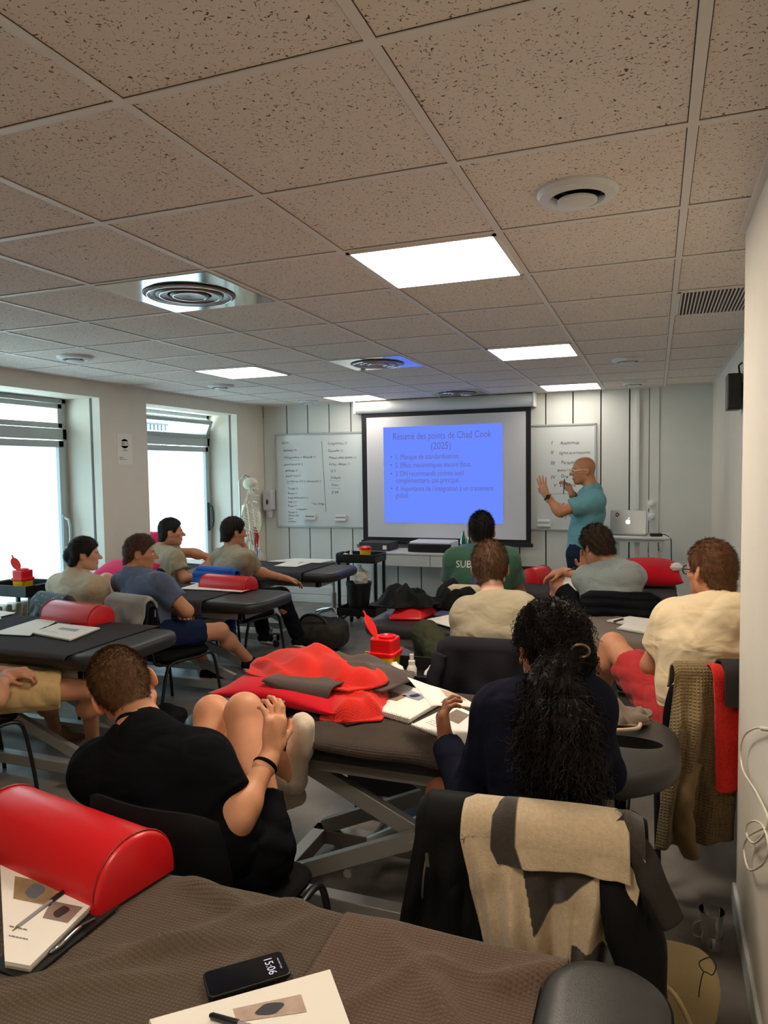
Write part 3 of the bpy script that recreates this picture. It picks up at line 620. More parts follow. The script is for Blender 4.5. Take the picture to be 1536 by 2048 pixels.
trolley('black trolley in the middle of the room behind the red towels', -1.36, -.94, 3.06, 3.40, .715, mid=True, deep=.075)
trolley('black trolley beside the desk with a waste bin on its lower tray', -3.14, -2.70, 6.86, 7.2, .78, mid=False)
trolley('black trolley between the green shirt and the presenter', -1.58, -1.02, 6.35, 6.7, .74)
trolley('black trolley by the window at the left edge', -5.0, -4.56, 4.20, 4.56, .79)
M_YEL = mat('yellow_bin', (246, 190, 20), .35, spec=.4); M_RPL = mat('red_lid', (228, 22, 20), .35)
def sharps(x, y, z, label, square=True, opened=True, s=1.0):
    t = thing('sharps_container', label, 'sharps container', (x, y, z), 'yellow sharps containers with red lids')
    w = .062*s; k = .12*s
    if square:
        b = MB(); P0 = rrect(-w*.86, w*.86, -w*.86, w*.86, .02*s, 4); P1 = rrect(-w, w, -w, w, .02*s, 4); n = len(P0)
        b.add([(x+p[0], y+p[1], z) for p in P0]+[(x+p[0], y+p[1], z+k) for p in P1], [tuple(range(n-1, -1, -1)), tuple(range(n, 2*n))]+[(i, (i+1) % n, n+(i+1) % n, n+i) for i in range(n)])
        b.build('bucket', M_YEL, t, smooth=40)
        l = MB().prism([(x+p[0], y+p[1]) for p in rrect(-w*1.12, w*1.12, -w*1.12, w*1.12, .022*s, 4)], z+k-.012, z+k+.012*s).prism([(x+p[0], y+p[1]) for p in rrect(-w*.98, w*.98, -w*.98, w*.98, .022*s, 4)], z+k, z+k+.075*s)
        l.build('lid', M_RPL, t, bevel=.006)
        MB().lathe([(.04*s, 0), (.045*s, .01), (.038*s, .012), (.03*s, .004), (0, .002)], (x+.01*s, y, z+k+.074*s), 24).build('opening_rim', M_RPL, t, smooth=40)
        MB().tube([(x-w*1.1, y-.02, z+k-.03*s), (x-w*1.5, y-.02, z+k-.015*s), (x-w*1.5, y-.02, z+k+.0*s), (x-w*1.1, y-.02, z+k+.003*s)], .004, 6).build('carry_loop', M_YEL, t)
        top = z+k+.075*s
    else:
        MB().lathe([(0, 0), (w*.85, 0), (w, .135*s), (w*.9, .135*s)], (x, y, z), 28).build('bucket', M_YEL, t, smooth=40)
        MB().lathe([(w*1.08, .122*s), (w*1.08, .145*s), (w*.9, .152*s), (w*.7, .16*s), (0, .165*s)], (x, y, z), 28).build('lid', M_RPL, t, smooth=40); top = z+.16*s
    if opened:
        c = MB(); fl = [(.045*math.cos(a)*s, .058*math.sin(a)*s+.055*s) for a in np.linspace(0, 2*PI, 24, endpoint=False)]
        c.prism(fl, -.003, .003); c.prism([(-.008, .105*s), (.008, .105*s), (.006, .14*s), (-.006, .14*s)], -.003, .003)
        T = Matrix.Translation((x-w*.75, y, top)) @ Matrix.Rotation(math.radians(90), 4, 'Z') @ Matrix.Rotation(math.radians(62), 4, 'X')
        raw('flap', [tuple(T @ Vector(v)) for v in c.V], c.F, M_RPL, t, bevel=.002)
    return t
sharps(-1.22, 3.22, .65, 'open red and yellow sharps container behind the red towels, the nearest one')
sharps(-2.86, 7.0, .70, 'round yellow sharps container with a closed red lid beside the desk', False, False, .98)
sharps(-1.42, 6.52, .65, 'open red and yellow sharps container left of the small red bolster', True, True, .95)
sharps(-4.74, 4.34, .71, 'open sharps container cut by the left edge of the photo, by the window', True, True, .95)
M_SPRAY = mat('bottle_white', (236, 234, 226), .35)
def spray(x, y, z, label, s=1.0):
    t = thing('spray_bottle', label, 'bottle', (x, y, z), 'small white spray bottles')
    MB().lathe([(0, 0), (.019*s, 0), (.021*s, .006*s), (.021*s, .065*s), (.014*s, .08*s)], (x, y, z), 20).build('bottle_body', M_SPRAY, t, smooth=40)
    MB().lathe([(.014*s, .078*s), (.014*s, .098*s), (.009*s, .10*s), (.009*s, .125*s), (.0, .127*s)], (x, y, z), 16).build('pump_cap', M_SPRAY, t, smooth=40)
    MB().lathe([(.0212*s, .025*s), (.0212*s, .05*s)], (x, y, z), 20).build('print_band', mat('label_grey', (190, 190, 186), .5), t)
spray(-1.065, 3.16, .65, 'white pump bottle standing in the nearest trolley tray', 1.1); spray(-2.99, 6.92, .705, 'white pump bottle beside the round yellow container', 1.0); spray(-1.26, 6.5, .66, 'white pump bottle in the trolley by the presenter', 1.1)
def crumple(x, y, z, r, label, name='tissue', seed=0, group='crumpled white tissues', m=None, flat=.7):
    rng = np.random.default_rng(seed); mb = MB().ball((0, 0, 0), 1, 18); V = np.array(mb.V); N = V.copy()
    for k in range(7): d = rng.normal(size=3); V += N*(.16*np.abs(np.sin(N@d*2.5+rng.uniform(0, 6)))[:, None]-.07)
    V = V*np.array([r, r*.8, r*flat]); V += np.array([x, y, z-V[:, 2].min()])
    return setprops(raw(name, V, mb.F, m or M_PAPER, None, smooth=25), label, 'tissue', group)
crumple(-1.145, 3.13, .65, .042, 'crumpled tissue pack leaning on the nearest sharps container', seed=1, flat=1.0); crumple(-.96, 3.2, .65, .045, 'crumpled tissue at the right end of the nearest trolley', seed=2)
crumple(-1.15, 6.5, .66, .045, 'white tissue bundle in the trolley by the presenter', seed=3); crumple(-3.08, 7.0, .70, .04, 'white tissues at the left end of the trolley by the desk', seed=4)
t = thing('waste_bin', 'black waste bin standing on the low tray of the trolley by the desk', 'bin', (-2.98, 7.0, .14))
MB().lathe([(0, 0), (.10, 0), (.135, .30), (.128, .30), (.095, .01), (0, .01)], (-2.95, 7.02, .145), 28).build('bucket', M_BLACKM, t, smooth=40)
MB().lathe([(.13, .28), (.14, .305), (.137, .325), (.128, .31), (.125, .27)], (-2.95, 7.02, .145), 28).build('bag_liner', M_DARKPL, t, smooth=40)
crumple(-2.91, 7.0, .42, .065, 'crumpled paper sticking out of the waste bin', seed=5, flat=1.2)
setprops(MB().box((-3.06, 6.93, .70), (-2.95, 7.05, .745)).build('storage_case', M_DARKPL, None, bevel=.005), 'small dark box on the trolley by the desk', 'box')
t = thing('stool', 'rolling stool with a chrome star base near the desk', 'stool', (-3.35, 7.2, 0))
MB().lathe([(0, .55), (.17, .55), (.18, .57), (.17, .62), (.10, .635), (0, .64)], (-3.35, 7.25, 0), 28).build('seat', M_VINYL, t, smooth=50)
MB().tube([(-3.35, 7.25, .08), (-3.35, 7.25, .3)], .028, 14).tube([(-3.35, 7.25, .3), (-3.35, 7.25, .56)], .014, 12).build('column', M_GREYST, t, smooth=50)
for k in range(5):
    a = k*2*PI/5+.3; c, s = math.cos(a), math.sin(a)
    MB().tube([(-3.35+.02*c, 7.25+.02*s, .12), (-3.35+.16*c, 7.25+.16*s, .10), (-3.35+.27*c, 7.25+.27*s, .065)], [.022, .018, .014], 8).build('leg', M_CHROME, t, smooth=50)
    MB().ball((-3.35+.27*c, 7.25+.27*s, .03), .028).build('caster', M_DARKPL, t, smooth=180)
# ------------------------------------------------------------------ people: implicit bodies turned into one surface
A3 = lambda v: np.asarray(v, np.float64)
def nrm(v): v = A3(v); return v/(np.linalg.norm(v)+1e-9)
class Field:
    def __init__(s, lo, hi, h):
        s.lo = A3(lo); s.h = h; n = np.ceil((A3(hi)-s.lo)/h).astype(int)+1; s.n = n
        s.ax = [(s.lo[i]+np.arange(n[i])*h).astype(np.float32) for i in range(3)]; s.d = np.full(n, 1.0, np.float32)
    def sl(s, lo, hi):
        a = np.clip(np.floor((A3(lo)-s.lo)/s.h).astype(int), 0, s.n); b = np.clip(np.ceil((A3(hi)-s.lo)/s.h).astype(int)+1, 0, s.n)
        if (b <= a).any(): return None
        S = tuple(slice(p, q) for p, q in zip(a, b)); X = s.ax[0][S[0]][:, None, None]; Y = s.ax[1][S[1]][None, :, None]; Z = s.ax[2][S[2]][None, None, :]
        return S, X, Y, Z
    def mix(s, S, v, k, mode):
        o = s.d[S]
        if mode == 'u':
            if k <= 0: r = np.minimum(o, v)
            else: h = np.maximum(k-np.abs(o-v), 0)/k; r = np.minimum(o, v)-h*h*k*.25
        else:
            v = -v
            if k <= 0: r = np.maximum(o, v)
            else: h = np.maximum(k-np.abs(o-v), 0)/k; r = np.maximum(o, v)+h*h*k*.25
        s.d[S] = r
    def cap(s, a, b, ra, rb, k=.02, mode='u', side=None, ks=1.0, flat=False):
        a, b = A3(a), A3(b); R = max(ra, rb)*max(ks, 1)+k+.03
        q = s.sl(np.minimum(a, b)-R, np.maximum(a, b)+R)
        if q is None: return s
        S, X, Y, Z = q; d = b-a; L2 = max(float(d@d), 1e-10); L = L2**.5
        x, y, z = X-np.float32(a[0]), Y-np.float32(a[1]), Z-np.float32(a[2])
        t0 = (x*np.float32(d[0])+y*np.float32(d[1])+z*np.float32(d[2]))/np.float32(L2); t = np.clip(t0, 0, 1)
        tt = np.maximum(t0, 0) if flat else t
        qx, qy, qz = x-tt*np.float32(d[0]), y-tt*np.float32(d[1]), z-tt*np.float32(d[2])
        if side is not None and ks != 1:
            sd = nrm(side); c = (qx*np.float32(sd[0])+qy*np.float32(sd[1])+qz*np.float32(sd[2]))*np.float32(1-1/ks)
            qx, qy, qz = qx-c*np.float32(sd[0]), qy-c*np.float32(sd[1]), qz-c*np.float32(sd[2])
        v = np.sqrt(qx*qx+qy*qy+qz*qz)-(ra+(rb-ra)*t)
        if flat: v = np.maximum(v, (t0-1)*np.float32(L))
        s.mix(S, v, k, mode); return s
    def ell(s, c, r, M=None, k=.02, mode='u'):
        c = A3(c); R = max(r)+k+.03; q = s.sl(c-R, c+R)
        if q is None: return s
        S, X, Y, Z = q; x, y, z = X-np.float32(c[0]), Y-np.float32(c[1]), Z-np.float32(c[2])
        if M is not None:
            M = np.asarray(M, np.float32); x, y, z = (x*M[0][i]+y*M[1][i]+z*M[2][i] for i in range(3))
        k0 = np.sqrt((x/r[0])**2+(y/r[1])**2+(z/r[2])**2); k1 = np.sqrt((x/r[0]**2)**2+(y/r[1]**2)**2+(z/r[2]**2)**2)+1e-6
        s.mix(S, (k0*(k0-1)/k1).astype(np.float32), k, mode); return s
    def cut(s, p, n):
        n = nrm(n); p = A3(p); s.d = np.maximum(s.d, ((s.ax[0][:, None, None]-p[0])*n[0]+(s.ax[1][None, :, None]-p[1])*n[1]+(s.ax[2][None, None, :]-p[2])*n[2]).astype(np.float32)); return s
    def wrinkle(s, amp, seed, freq=16, stretch=(1, 1, .45)):
        rng = np.random.default_rng(seed); m = np.abs(s.d) < .05; I = np.nonzero(m)
        P = np.stack([s.ax[i][I[i]] for i in range(3)], 1); Q = P*np.array(stretch, np.float32); w = np.zeros(len(P), np.float32)
        for k in range(4):
            a = rng.normal(size=3); a = a/np.linalg.norm(a)*freq*rng.uniform(.7, 1.9); b = rng.normal(size=3)*freq*.45
            env = .5+.5*np.sin(P@(rng.normal(size=3)*6).astype(np.float32)+rng.uniform(0, 6))
            w += env*(1-2*np.abs(np.sin(Q@a.astype(np.float32)+1.6*np.sin(Q@b.astype(np.float32)+rng.uniform(0, 6)))))
        s.d[m] += amp*w*.5; return s
    def mesh(s):
        d = s.d; n = s.n; c = [d[i:n[0]-1+i, j:n[1]-1+j, k:n[2]-1+k] for i in (0, 1) for j in (0, 1) for k in (0, 1)]
        neg = sum((q < 0).astype(np.int8) for q in c); act = (neg > 0) & (neg < 8); I = np.nonzero(act); N = len(I[0])
        if N == 0: return np.zeros((0, 3)), np.zeros((0, 4), int)
        vals = np.stack([q[I] for q in c], 1); off = np.array([(i, j, k) for i in (0, 1) for j in (0, 1) for k in (0, 1)], float)
        acc = np.zeros((N, 3)); cnt = np.zeros(N)
        for a in range(8):
            for b in range(a+1, 8):
                if np.abs(off[a]-off[b]).sum() != 1: continue
                va, vb = vals[:, a], vals[:, b]; x = (va < 0) != (vb < 0); t = np.where(x, va/(va-vb+1e-12), 0)
                acc += np.where(x[:, None], off[a]+(off[b]-off[a])*t[:, None], 0); cnt += x
        V = s.lo+(np.stack(I, 1)+acc/cnt[:, None])*s.h
        idx = np.full(n-1, -1, np.int32); idx[I] = np.arange(N); F = []
        for ax in range(3):
            sl0 = [slice(None)]*3; sl1 = [slice(None)]*3; sl0[ax] = slice(0, -1); sl1[ax] = slice(1, None)
            A, B = d[tuple(sl0)] < 0, d[tuple(sl1)] < 0; X = A != B
            o = [q for q in range(3) if q != ax]
            E = np.stack(np.nonzero(X), 1); ok = (E[:, o[0]] > 0) & (E[:, o[1]] > 0) & (E[:, o[0]] < n[o[0]]-1) & (E[:, o[1]] < n[o[1]]-1); E = E[ok]
            if not len(E): continue
            def at(da, db): q = E.copy(); q[:, o[0]] -= da; q[:, o[1]] -= db; return idx[q[:, 0], q[:, 1], q[:, 2]]
            Q = np.stack([at(1, 1), at(0, 1), at(0, 0), at(1, 0)], 1); flip = A[E[:, 0], E[:, 1], E[:, 2]]
            if ax == 1: flip = ~flip
            Q[~flip] = Q[~flip][:, ::-1]; F.append(Q)
        F = np.concatenate(F); return V, F[(F >= 0).all(1)]
def vsmooth(V, F, it=1):
    for _ in range(it):
        S = np.zeros_like(V); c = np.zeros(len(V))
        for i in range(4): j = F[:, i]; k = F[:, (i+1) % 4]; np.add.at(S, j, V[k]); np.add.at(c, j, 1)
        V = V*.5+.5*S/np.maximum(c, 1)[:, None]
    return V
def join(parts):
    V = []; F = []; k = 0
    for v, f in parts: V.append(v); F.append(f+k); k += len(v)
    return np.concatenate(V), np.concatenate(F)
def lerp(a, b, t): return A3(a)+(A3(b)-A3(a))*t
SKINS = {'fair': (222, 168, 140), 'tan': (196, 138, 106), 'brown': (150, 98, 70), 'warm': (214, 152, 116)}
def setup(J):
    """fill in the joints that can be derived"""
    J = {k: (A3(v) if isinstance(v, (tuple, list)) else v) for k, v in J.items()}
    J.setdefault('s', 1.0); f, u = nrm(J['fwd']), nrm(J.get('up', (0, 0, 1))); sd = nrm(np.cross(f, u)); u = np.cross(sd, f)
    J['H'] = np.stack([sd, f, u], 1)                       # columns: right, forward, up of the head
    side = nrm(J['shR']-J['shL']); J['side'] = side
    J.setdefault('neck', (J['shL']+J['shR'])/2+np.array((0, 0, .055))); J['chest'] = lerp((J['shL']+J['shR'])/2, J['pel'], .22)
    hs = nrm(J.get('hipdir', side)); J.setdefault('hipL', J['pel']-hs*.095*J['s']); J.setdefault('hipR', J['pel']+hs*.095*J['s'])
    up = nrm(J['chest']-J['pel']); J['back'] = nrm(np.cross(up, side)); J['back'] = -J['back']      # backwards
    J['spine'] = lerp(J['pel'], J['chest'], .5)+J['back']*J.get('slouch', .0)
    return J
def torso(F, J, inf=0, k=.05, g=1.0):
    s = J['s']*g; sd = J['side']; tw = J.get('tw', 1.0)
    F.cap(J['pel'], J['spine'], (.112*s+inf), (.108*s+inf), k, side=sd, ks=1.32*tw); F.cap(J['spine'], J['chest'], .108*s+inf, .112*s+inf, k, side=sd, ks=1.42*tw)
    m = (J['shL']+J['shR'])/2; F.cap(J['chest'], lerp(m, J['chest'], .15), .112*s+inf, .085*s+inf, k, side=sd, ks=1.5*tw)
    F.cap(lerp(m, J['shL'], .8), lerp(m, J['shR'], .8), .062*s+inf, .062*s+inf, k)
    for a in ('shL', 'shR'): F.cap(J['neck']-np.array((0, 0, .012)), lerp(J['neck'], J[a], .85)-np.array((0, 0, .012)), .05*s+inf, .048*s+inf, k)
    return F
def arm(F, J, S, inf=0, upto=1.0, k=.03, flare=0, fore=None, r0=1.0):
    s = J['s']*J.get('armw', 1.0); a, b = J['sh'+S], J['el'+S]
    F.ell(a, (.058*s+inf,)*3, None, k)
    if upto <= 1: F.cap(a, lerp(a, b, upto), .052*s+inf, .046*s+inf+flare, k, flat=upto < 1)
    if fore: F.cap(a, b, .052*s+inf, .043*s+inf, k); F.cap(b, lerp(b, J['wr'+S], fore), .043*s+inf, .032*s+inf+flare, k*.8, flat=True)
    return F
def bbox(P, pad): P = np.array([A3(p) for p in P]); return P.min(0)-pad, P.max(0)+pad
def hand_field(J, S, h=.0032):
    s = J['s']; w = J['wr'+S]; f = nrm(J.get('fd'+S, J['wr'+S]-J['el'+S])); pn = A3(J.get('pn'+S, (0, 0, -1))); pn = nrm(pn-f*(pn@f)); t = np.cross(f, pn)*(1 if S == 'L' else -1)
    t = nrm(t)                                             # thumb side
    curl = J.get('curl'+S, .45); spread = J.get('spread'+S, .12)
    F = Field(*bbox([w-f*.05, w+f*.2, w+pn*.1, w-pn*.05, w+t*.12, w-t*.06], .03), h)
    F.cap(lerp(w, J['el'+S], .25), w, .033*s, .027*s, .02, side=t, ks=1.15); R = np.stack([t, f, pn], 1)
    F.ell(w+f*.05*s, (.041*s, .056*s, .017*s), R, .02); F.cap(w+f*.02, w+f*.085*s-t*.022*s, .016*s, .013*s, .02); F.cap(w+f*.02, w+f*.088*s+t*.026*s, .017*s, .013*s, .02)
    for i, (o, L) in enumerate(((.030, .95), (.011, 1.05), (-.009, .98), (-.028, .78))):
        d = nrm(f+t*spread*(1.2-i)*.8); p = w+f*(.092-.004*abs(i-1))*s+t*o*s; a = curl*(.55+.1*i)
        for q, (l, r) in enumerate(((.044, .0092), (.027, .0082), (.021, .0074))):
            dd = nrm(d*math.cos(a)+pn*math.sin(a)); e = p+dd*l*L*s; F.cap(p, e, r*s, r*.92*s, .006); p = e; a += curl*.9
    p = w+f*.028*s+t*.030*s; d = nrm(t*.75+f*.65+pn*.25); e = p+d*.046*s; F.cap(p-d*.01, e, .015*s, .0105*s, .014); d = nrm(t*.3+f*.9+pn*.3); F.cap(e, e+d*.032*s, .0102*s, .0085*s, .006)
    return F
def head_field(J, h=.0042):
    s = J['s']*J.get('hs', 1.0); H = J['H']; c = J['head']; W = lambda x, y, z: c+H@(A3((x, y, z))*s)
    F = Field(*bbox([c, J['neck']], .15), h)
    F.ell(W(0, -.014, .036), (.076*s, .098*s, .088*s), H, .02); F.ell(W(0, .026, -.028), (.062*s, .066*s, .088*s), H, .03)
    F.cap(W(0, .062, -.092), W(0, .05, -.09), .021*s, .024*s, .02)
    for q in (-1, 1):
        F.cap(W(.054*q, -.004, -.05), W(.02*q, .06, -.092), .020*s, .018*s, .025); F.cap(W(.05*q, .055, -.012), W(.058*q, .01, -.01), .017*s, .018*s, .02)
        F.ell(W(.031*q, .094, .006), (.015*s, .010*s, .010*s), H, .012, 's')
        F.ell(W(.084*q, -.016, -.002), (.0085*s, .020*s, .033*s), H@np.array(Matrix.Rotation(.2, 3, 'X') @ Matrix.Rotation(.5*q, 3, 'Z')), .008)
        F.ell(W(.092*q, -.006, -.002), (.006*s, .010*s, .017*s), H, .006, 's')
        F.cap(W(.012*q, .099, -.026), W(.012*q, .09, -.028), .0085*s, .008*s, .008)
    F.cap(W(-.034, .080, .022), W(.034, .080, .022), .013*s, .013*s, .015); F.cap(W(0, .086, .014), W(0, .114, -.022), .0085*s, .0125*s, .010)
    F.cap(W(-.017, .087, -.053), W(.017, .087, -.053), .0075*s, .0075*s, .010); F.cap(W(-.015, .086, -.066), W(.015, .086, -.066), .0085*s, .0085*s, .010)
    nr = .056*s*J.get('neckw', 1.0); F.cap(W(0, -.03, -.03), J['neck'], nr*.98, nr*1.08, .035); F.cap(J['neck'], J['neck']-np.array((0, 0, .06)), nr*1.08, nr*1.3, .03)
    return F
HL_Y = np.array([-.13, -.09, -.055, -.040, -.032, .006, .014, .028, .045, .062, .078, .1]); HL_Z = np.array([-.072, -.072, -.055, -.020, .030, .030, .002, .004, .035, .062, .076, .088])
def head_local(J, V): return (V-J['head'])@J['H']/(J['s']*J.get('hs', 1.0))
def skin_colour(J, V, hair=None):
    base = np.array(lin(J['skin'])[:3]); C = np.tile(base, (len(V), 1)); L = head_local(J, V); x, y, z = L.T; near = (np.abs(L) < .16).all(1)
    def blend(m, col, a): C[:] = C*(1-(m*a)[:, None])+np.array(col)*(m*a)[:, None]
    lip = np.exp(-((x/.022)**4)-((y-.094)/.016)**2-((z+.06)/.011)**2)*near; blend(lip, base*np.array((.8, .5, .5)), .8)
    red = (np.exp(-((np.abs(x)-.082)/.02)**2-((z)/.04)**2)+np.exp(-((y-.115)/.02)**2-(z+.02)**2/.0006))*near; blend(np.clip(red, 0, 1), base*np.array((1.0, .72, .66)), .45)
    if hair is not None:
        hc = np.array(lin(hair)[:3]); hl = np.interp(y, HL_Y, HL_Z)+J.get('hairline', 0)
        blend(np.clip((z-hl)/.02+.6, 0, 1)*near, hc, J.get('scalp', .75))
        br = np.exp(-((np.abs(x)-.031)/.017)**4-((z-.024)/.0055)**2)*(y > .06)*near; blend(br, hc*.8, .85)
        if J.get('beard'): blend(near*np.clip((-.035-z)/.012, 0, 1)*np.clip((y-.0)/.02, 0, 1)*(1-lip)*(z > -.125), hc, J['beard'])
    for c, r, col, a in J.get('marks', []): d = np.linalg.norm(V-A3(c), axis=1); blend(np.exp(-(d/r)**2), np.array(lin(col)[:3]), a)
    return C
def fibres(V, F, n, L, w, flow, seed, lift=.5, jitter=.35):
    """thin tapered blades rooted on a surface"""
    rng = np.random.default_rng(seed); f = F[rng.integers(0, len(F), n)]; a = rng.random((n, 1)); b = rng.random((n, 1))
    P = (V[f[:, 0]]*(1-a)+V[f[:, 1]]*a)*(1-b)+(V[f[:, 3]]*(1-a)+V[f[:, 2]]*a)*b
    N = np.cross(V[f[:, 2]]-V[f[:, 0]], V[f[:, 3]]-V[f[:, 1]]); N /= np.linalg.norm(N, axis=1)[:, None]+1e-9
    fl = flow(P) if callable(flow) else np.tile(A3(flow), (n, 1)); fl = fl-N*(fl*N).sum(1)[:, None]; fl /= np.linalg.norm(fl, axis=1)[:, None]+1e-9
    D = N*lift+fl+rng.normal(size=(n, 3))*jitter; D /= np.linalg.norm(D, axis=1)[:, None]; T = np.cross(D, N); T /= np.linalg.norm(T, axis=1)[:, None]+1e-9
    ln = L*rng.uniform(.5, 1.2, (n, 1)); M = P+D*ln*.5+N*ln*.06; E = P+D*ln-N*ln*.08; W = w/2
    VV = np.concatenate([P-T*W, P+T*W, M+T*W*.8, M-T*W*.8, E+T*W*.2, E-T*W*.2]); i = np.arange(n)
    FF = np.concatenate([np.stack([i, i+n, i+2*n, i+3*n], 1), np.stack([i+3*n, i+2*n, i+4*n, i+5*n], 1)]); return VV, FF
def hair_mat(c): return mat('hair_%d_%d_%d' % c, c, .58, spec=.22, var=.3, varscale=60)
def short_hair(J, root, col, top=.022, sidet=.006, n=7000, L=.016, lift=.5, seed=1, bun=False, raise_=0, tuft=.004):
    s = J['s']*J.get('hs', 1.0); H = J['H']; c = J['head']; W = lambda x, y, z: c+H@(A3((x, y, z))*s)
    F = Field(*bbox([c], .165), .0042)
    F.ell(W(0, -.014, .036), ((.076+sidet)*s, (.098+sidet)*s, (.088+sidet)*s), H, .0); F.ell(W(0, -.010+J.get('quiff', 0), .044+(top-.006)), ((.070)*s, (.092)*s, (.082)*s), H, .03); F.cap(W(0, -.04, .0), W(0, -.066, -.052), (.055+sidet)*s, (.042+sidet)*s, .03, side=H[:, 0], ks=1.15)
    X = np.stack(np.meshgrid(*F.ax, indexing='ij'), -1).reshape(-1, 3); L3 = (X-c)@H/s; hl = np.interp(L3[:, 1], HL_Y, HL_Z)+raise_+J.get('hairline', 0)
    nz = .004*np.sin(L3[:, 0]*90)+.003*np.sin(L3[:, 1]*130+1); F.d = np.maximum(F.d, ((hl+nz-L3[:, 2])*s).reshape(F.d.shape).astype(np.float32))
    F.wrinkle(tuft, seed, 60, (1, 1, 1))
    if bun:
        F.ell(W(0, -.118, .0), (.04*s, .035*s, .05*s), H, .02)
    V, Fc = F.mesh(); V = vsmooth(V, Fc, 1)
    fl = lambda P: (np.tile(H@A3((0, -.5, -.8)), (len(P), 1)) if not J.get('fwdhair') else np.where((((P-c)@H)[:, 2] > .05*s)[:, None], H@A3((0, 1, .1)), H@A3((0, -.3, -.9))))
    fv = fibres(V, Fc, n, L, .0016, fl, seed, lift)
    V, Fc = join([(V, Fc), fv]); return raw('hair', V, Fc, hair_mat(col), root, smooth=60)
def foot_axes(J, S):
    a, t = J['an'+S], J['to'+S]; f = nrm(t-a); return a, t, f
def person(label, J, skin='fair', hair=None, shirt=None, pants=None, shoes=None, res=.0075, far=False, group=None, hands='LR', eyes=False, skip_legs=False):
    J = setup(J); J['skin'] = SKINS.get(skin, skin); s = J['s']
    keys = [J[k] for k in ('neck', 'pel', 'shL', 'shR', 'elL', 'elR', 'wrL', 'wrR', 'knL', 'knR', 'anL', 'anR', 'toL', 'toR')]
    base = J['base'] if 'base' in J else (J['pel'][0], J['pel'][1], 0)
    root = thing('person', label, 'person', tuple(float(q) for q in base)); root['group'] = 'people in the class' if False else ''
    del root['group']
    F = Field(*bbox(keys, .16), res); torso(F, J)
    F.cap(J['neck'], J['neck']-np.array((0, 0, .06)), .060*s, .075*s, .03)
    for S in 'LR':
        arm(F, J, S); e, w = J['el'+S], J['wr'+S]; aw = s*J.get('armw', 1)
        F.cap(e, w, .040*aw, .028*s, .02); F.ell(lerp(e, w, .22), (.046*aw,)*3, None, .03)
        h, k, a = J['hip'+S], J['kn'+S], J['an'+S]; lw = s*J.get('legw', 1)
        F.cap(h, k, .088*lw, .056*lw, .04); F.ell(k, (.058*lw,)*3, None, .02); F.cap(k, a, .050*lw, .036*lw, .03); bk = nrm(np.cross(J['side'], k-a)); bk = bk*(1 if bk@(h-k) > 0 else -1)
        F.ell(lerp(k, a, .3)+bk*.014, (.056*lw,)*3, None, .05)
        if S+'foot' not in J.get('nofoot', ''): a, t, f = foot_axes(J, S); dn = nrm(np.cross(f, np.cross(f, k-a)) if True else 0); dn = dn if dn@(k-a) < 0 else -dn; F.cap(a, a+dn*.035-f*.02, .036*s, .032*s, .02); F.cap(a+dn*.025, t, .036*s, .022*s, .025, side=np.cross(f, dn), ks=1.3)
    bd = F.mesh(); parts = [(vsmooth(bd[0], bd[1], 1), bd[1])]
    hf = head_field(J, .005 if far else .004); m = hf.mesh(); parts.append(m)
    for S in hands: parts.append(hand_field(J, S, .0042 if far else .0034).mesh())
    V, Fc = join(parts); o = raw('body', V, Fc, M_SKIN, root, smooth=180, vcol=skin_colour(J, V, hair['col'] if hair else None))
    if hair and hair.get('kind', 'short') != 'none': 
        kw = {k: v for k, v in hair.items() if k not in ('col', 'kind')}; short_hair(J, root, hair['col'], **kw)
    if eyes:
        H = J['H']; hs = s*J.get('hs', 1)
        for q in (-1, 1):
            c = J['head']+H@(A3((.031*q, .081, .005))*hs); e = MB().ball(c, .0125*hs, 14).build('eye', mat('eye_white', (226, 222, 216), .2), root, smooth=180)
            MB().ball(c+H@A3((0, .0075, 0))*hs, .0068*hs, 10).build('iris', mat('iris_dark', (44, 32, 26), .15), e, smooth=180)
    if shirt:
        F = Field(*bbox([J[k] for k in ('neck', 'pel', 'shL', 'shR', 'elL', 'elR', 'wrL', 'wrR')], .2), res)
        inf = shirt.get('loose', .014); torso(F, J, inf, .06, 1.0); sl = shirt.get('sleeve', .55)
        if shirt.get('belly'): F.ell(lerp(J['pel'], J['chest'], .4)-J['back']*.03, (.15*s, .14*s, .16*s), None, .06)
        for S in 'LR':
            if sl <= 1: arm(F, J, S, inf+.003, sl, .045, flare=.012)
            else: arm(F, J, S, inf+.003, 2, .045, fore=sl-1, flare=.004)
        F.wrinkle(1.1*shirt.get('wrinkle', .006), shirt.get('seed', 1), shirt.get('freq', 24))
        hem = lerp(J['pel'], J['chest'], shirt.get('hem', -.12)); F.cut(hem, J['pel']-J['chest'])
        nk = J['neck']; hd = J['head']; nd = nrm(hd-nk); F.cap(nk+nd*.014, nk+nd*.16, .060*s*J.get('neckw', 1.0), .074*s, .008, 's'); 
        V, Fc = F.mesh(); so_ = raw('shirt' if shirt.get('name') is None else shirt['name'], vsmooth(V, Fc, 1), Fc, shirt['mat'], root, smooth=180)
        ring = []; sd = J['side']; bk = J['back']
        fq = nrm(np.cross(nd, sd))
        if shirt.get('collar', True):
            cn = nk+nd*.016; MB().tube([cn+(sd*math.cos(a)+fq*math.sin(a)+nd*0)*(.063*s*J.get('neckw', 1.0)) for a in np.linspace(0, 2*PI, 33)], .0075, 8).build('collar', shirt['mat'], root, smooth=180)
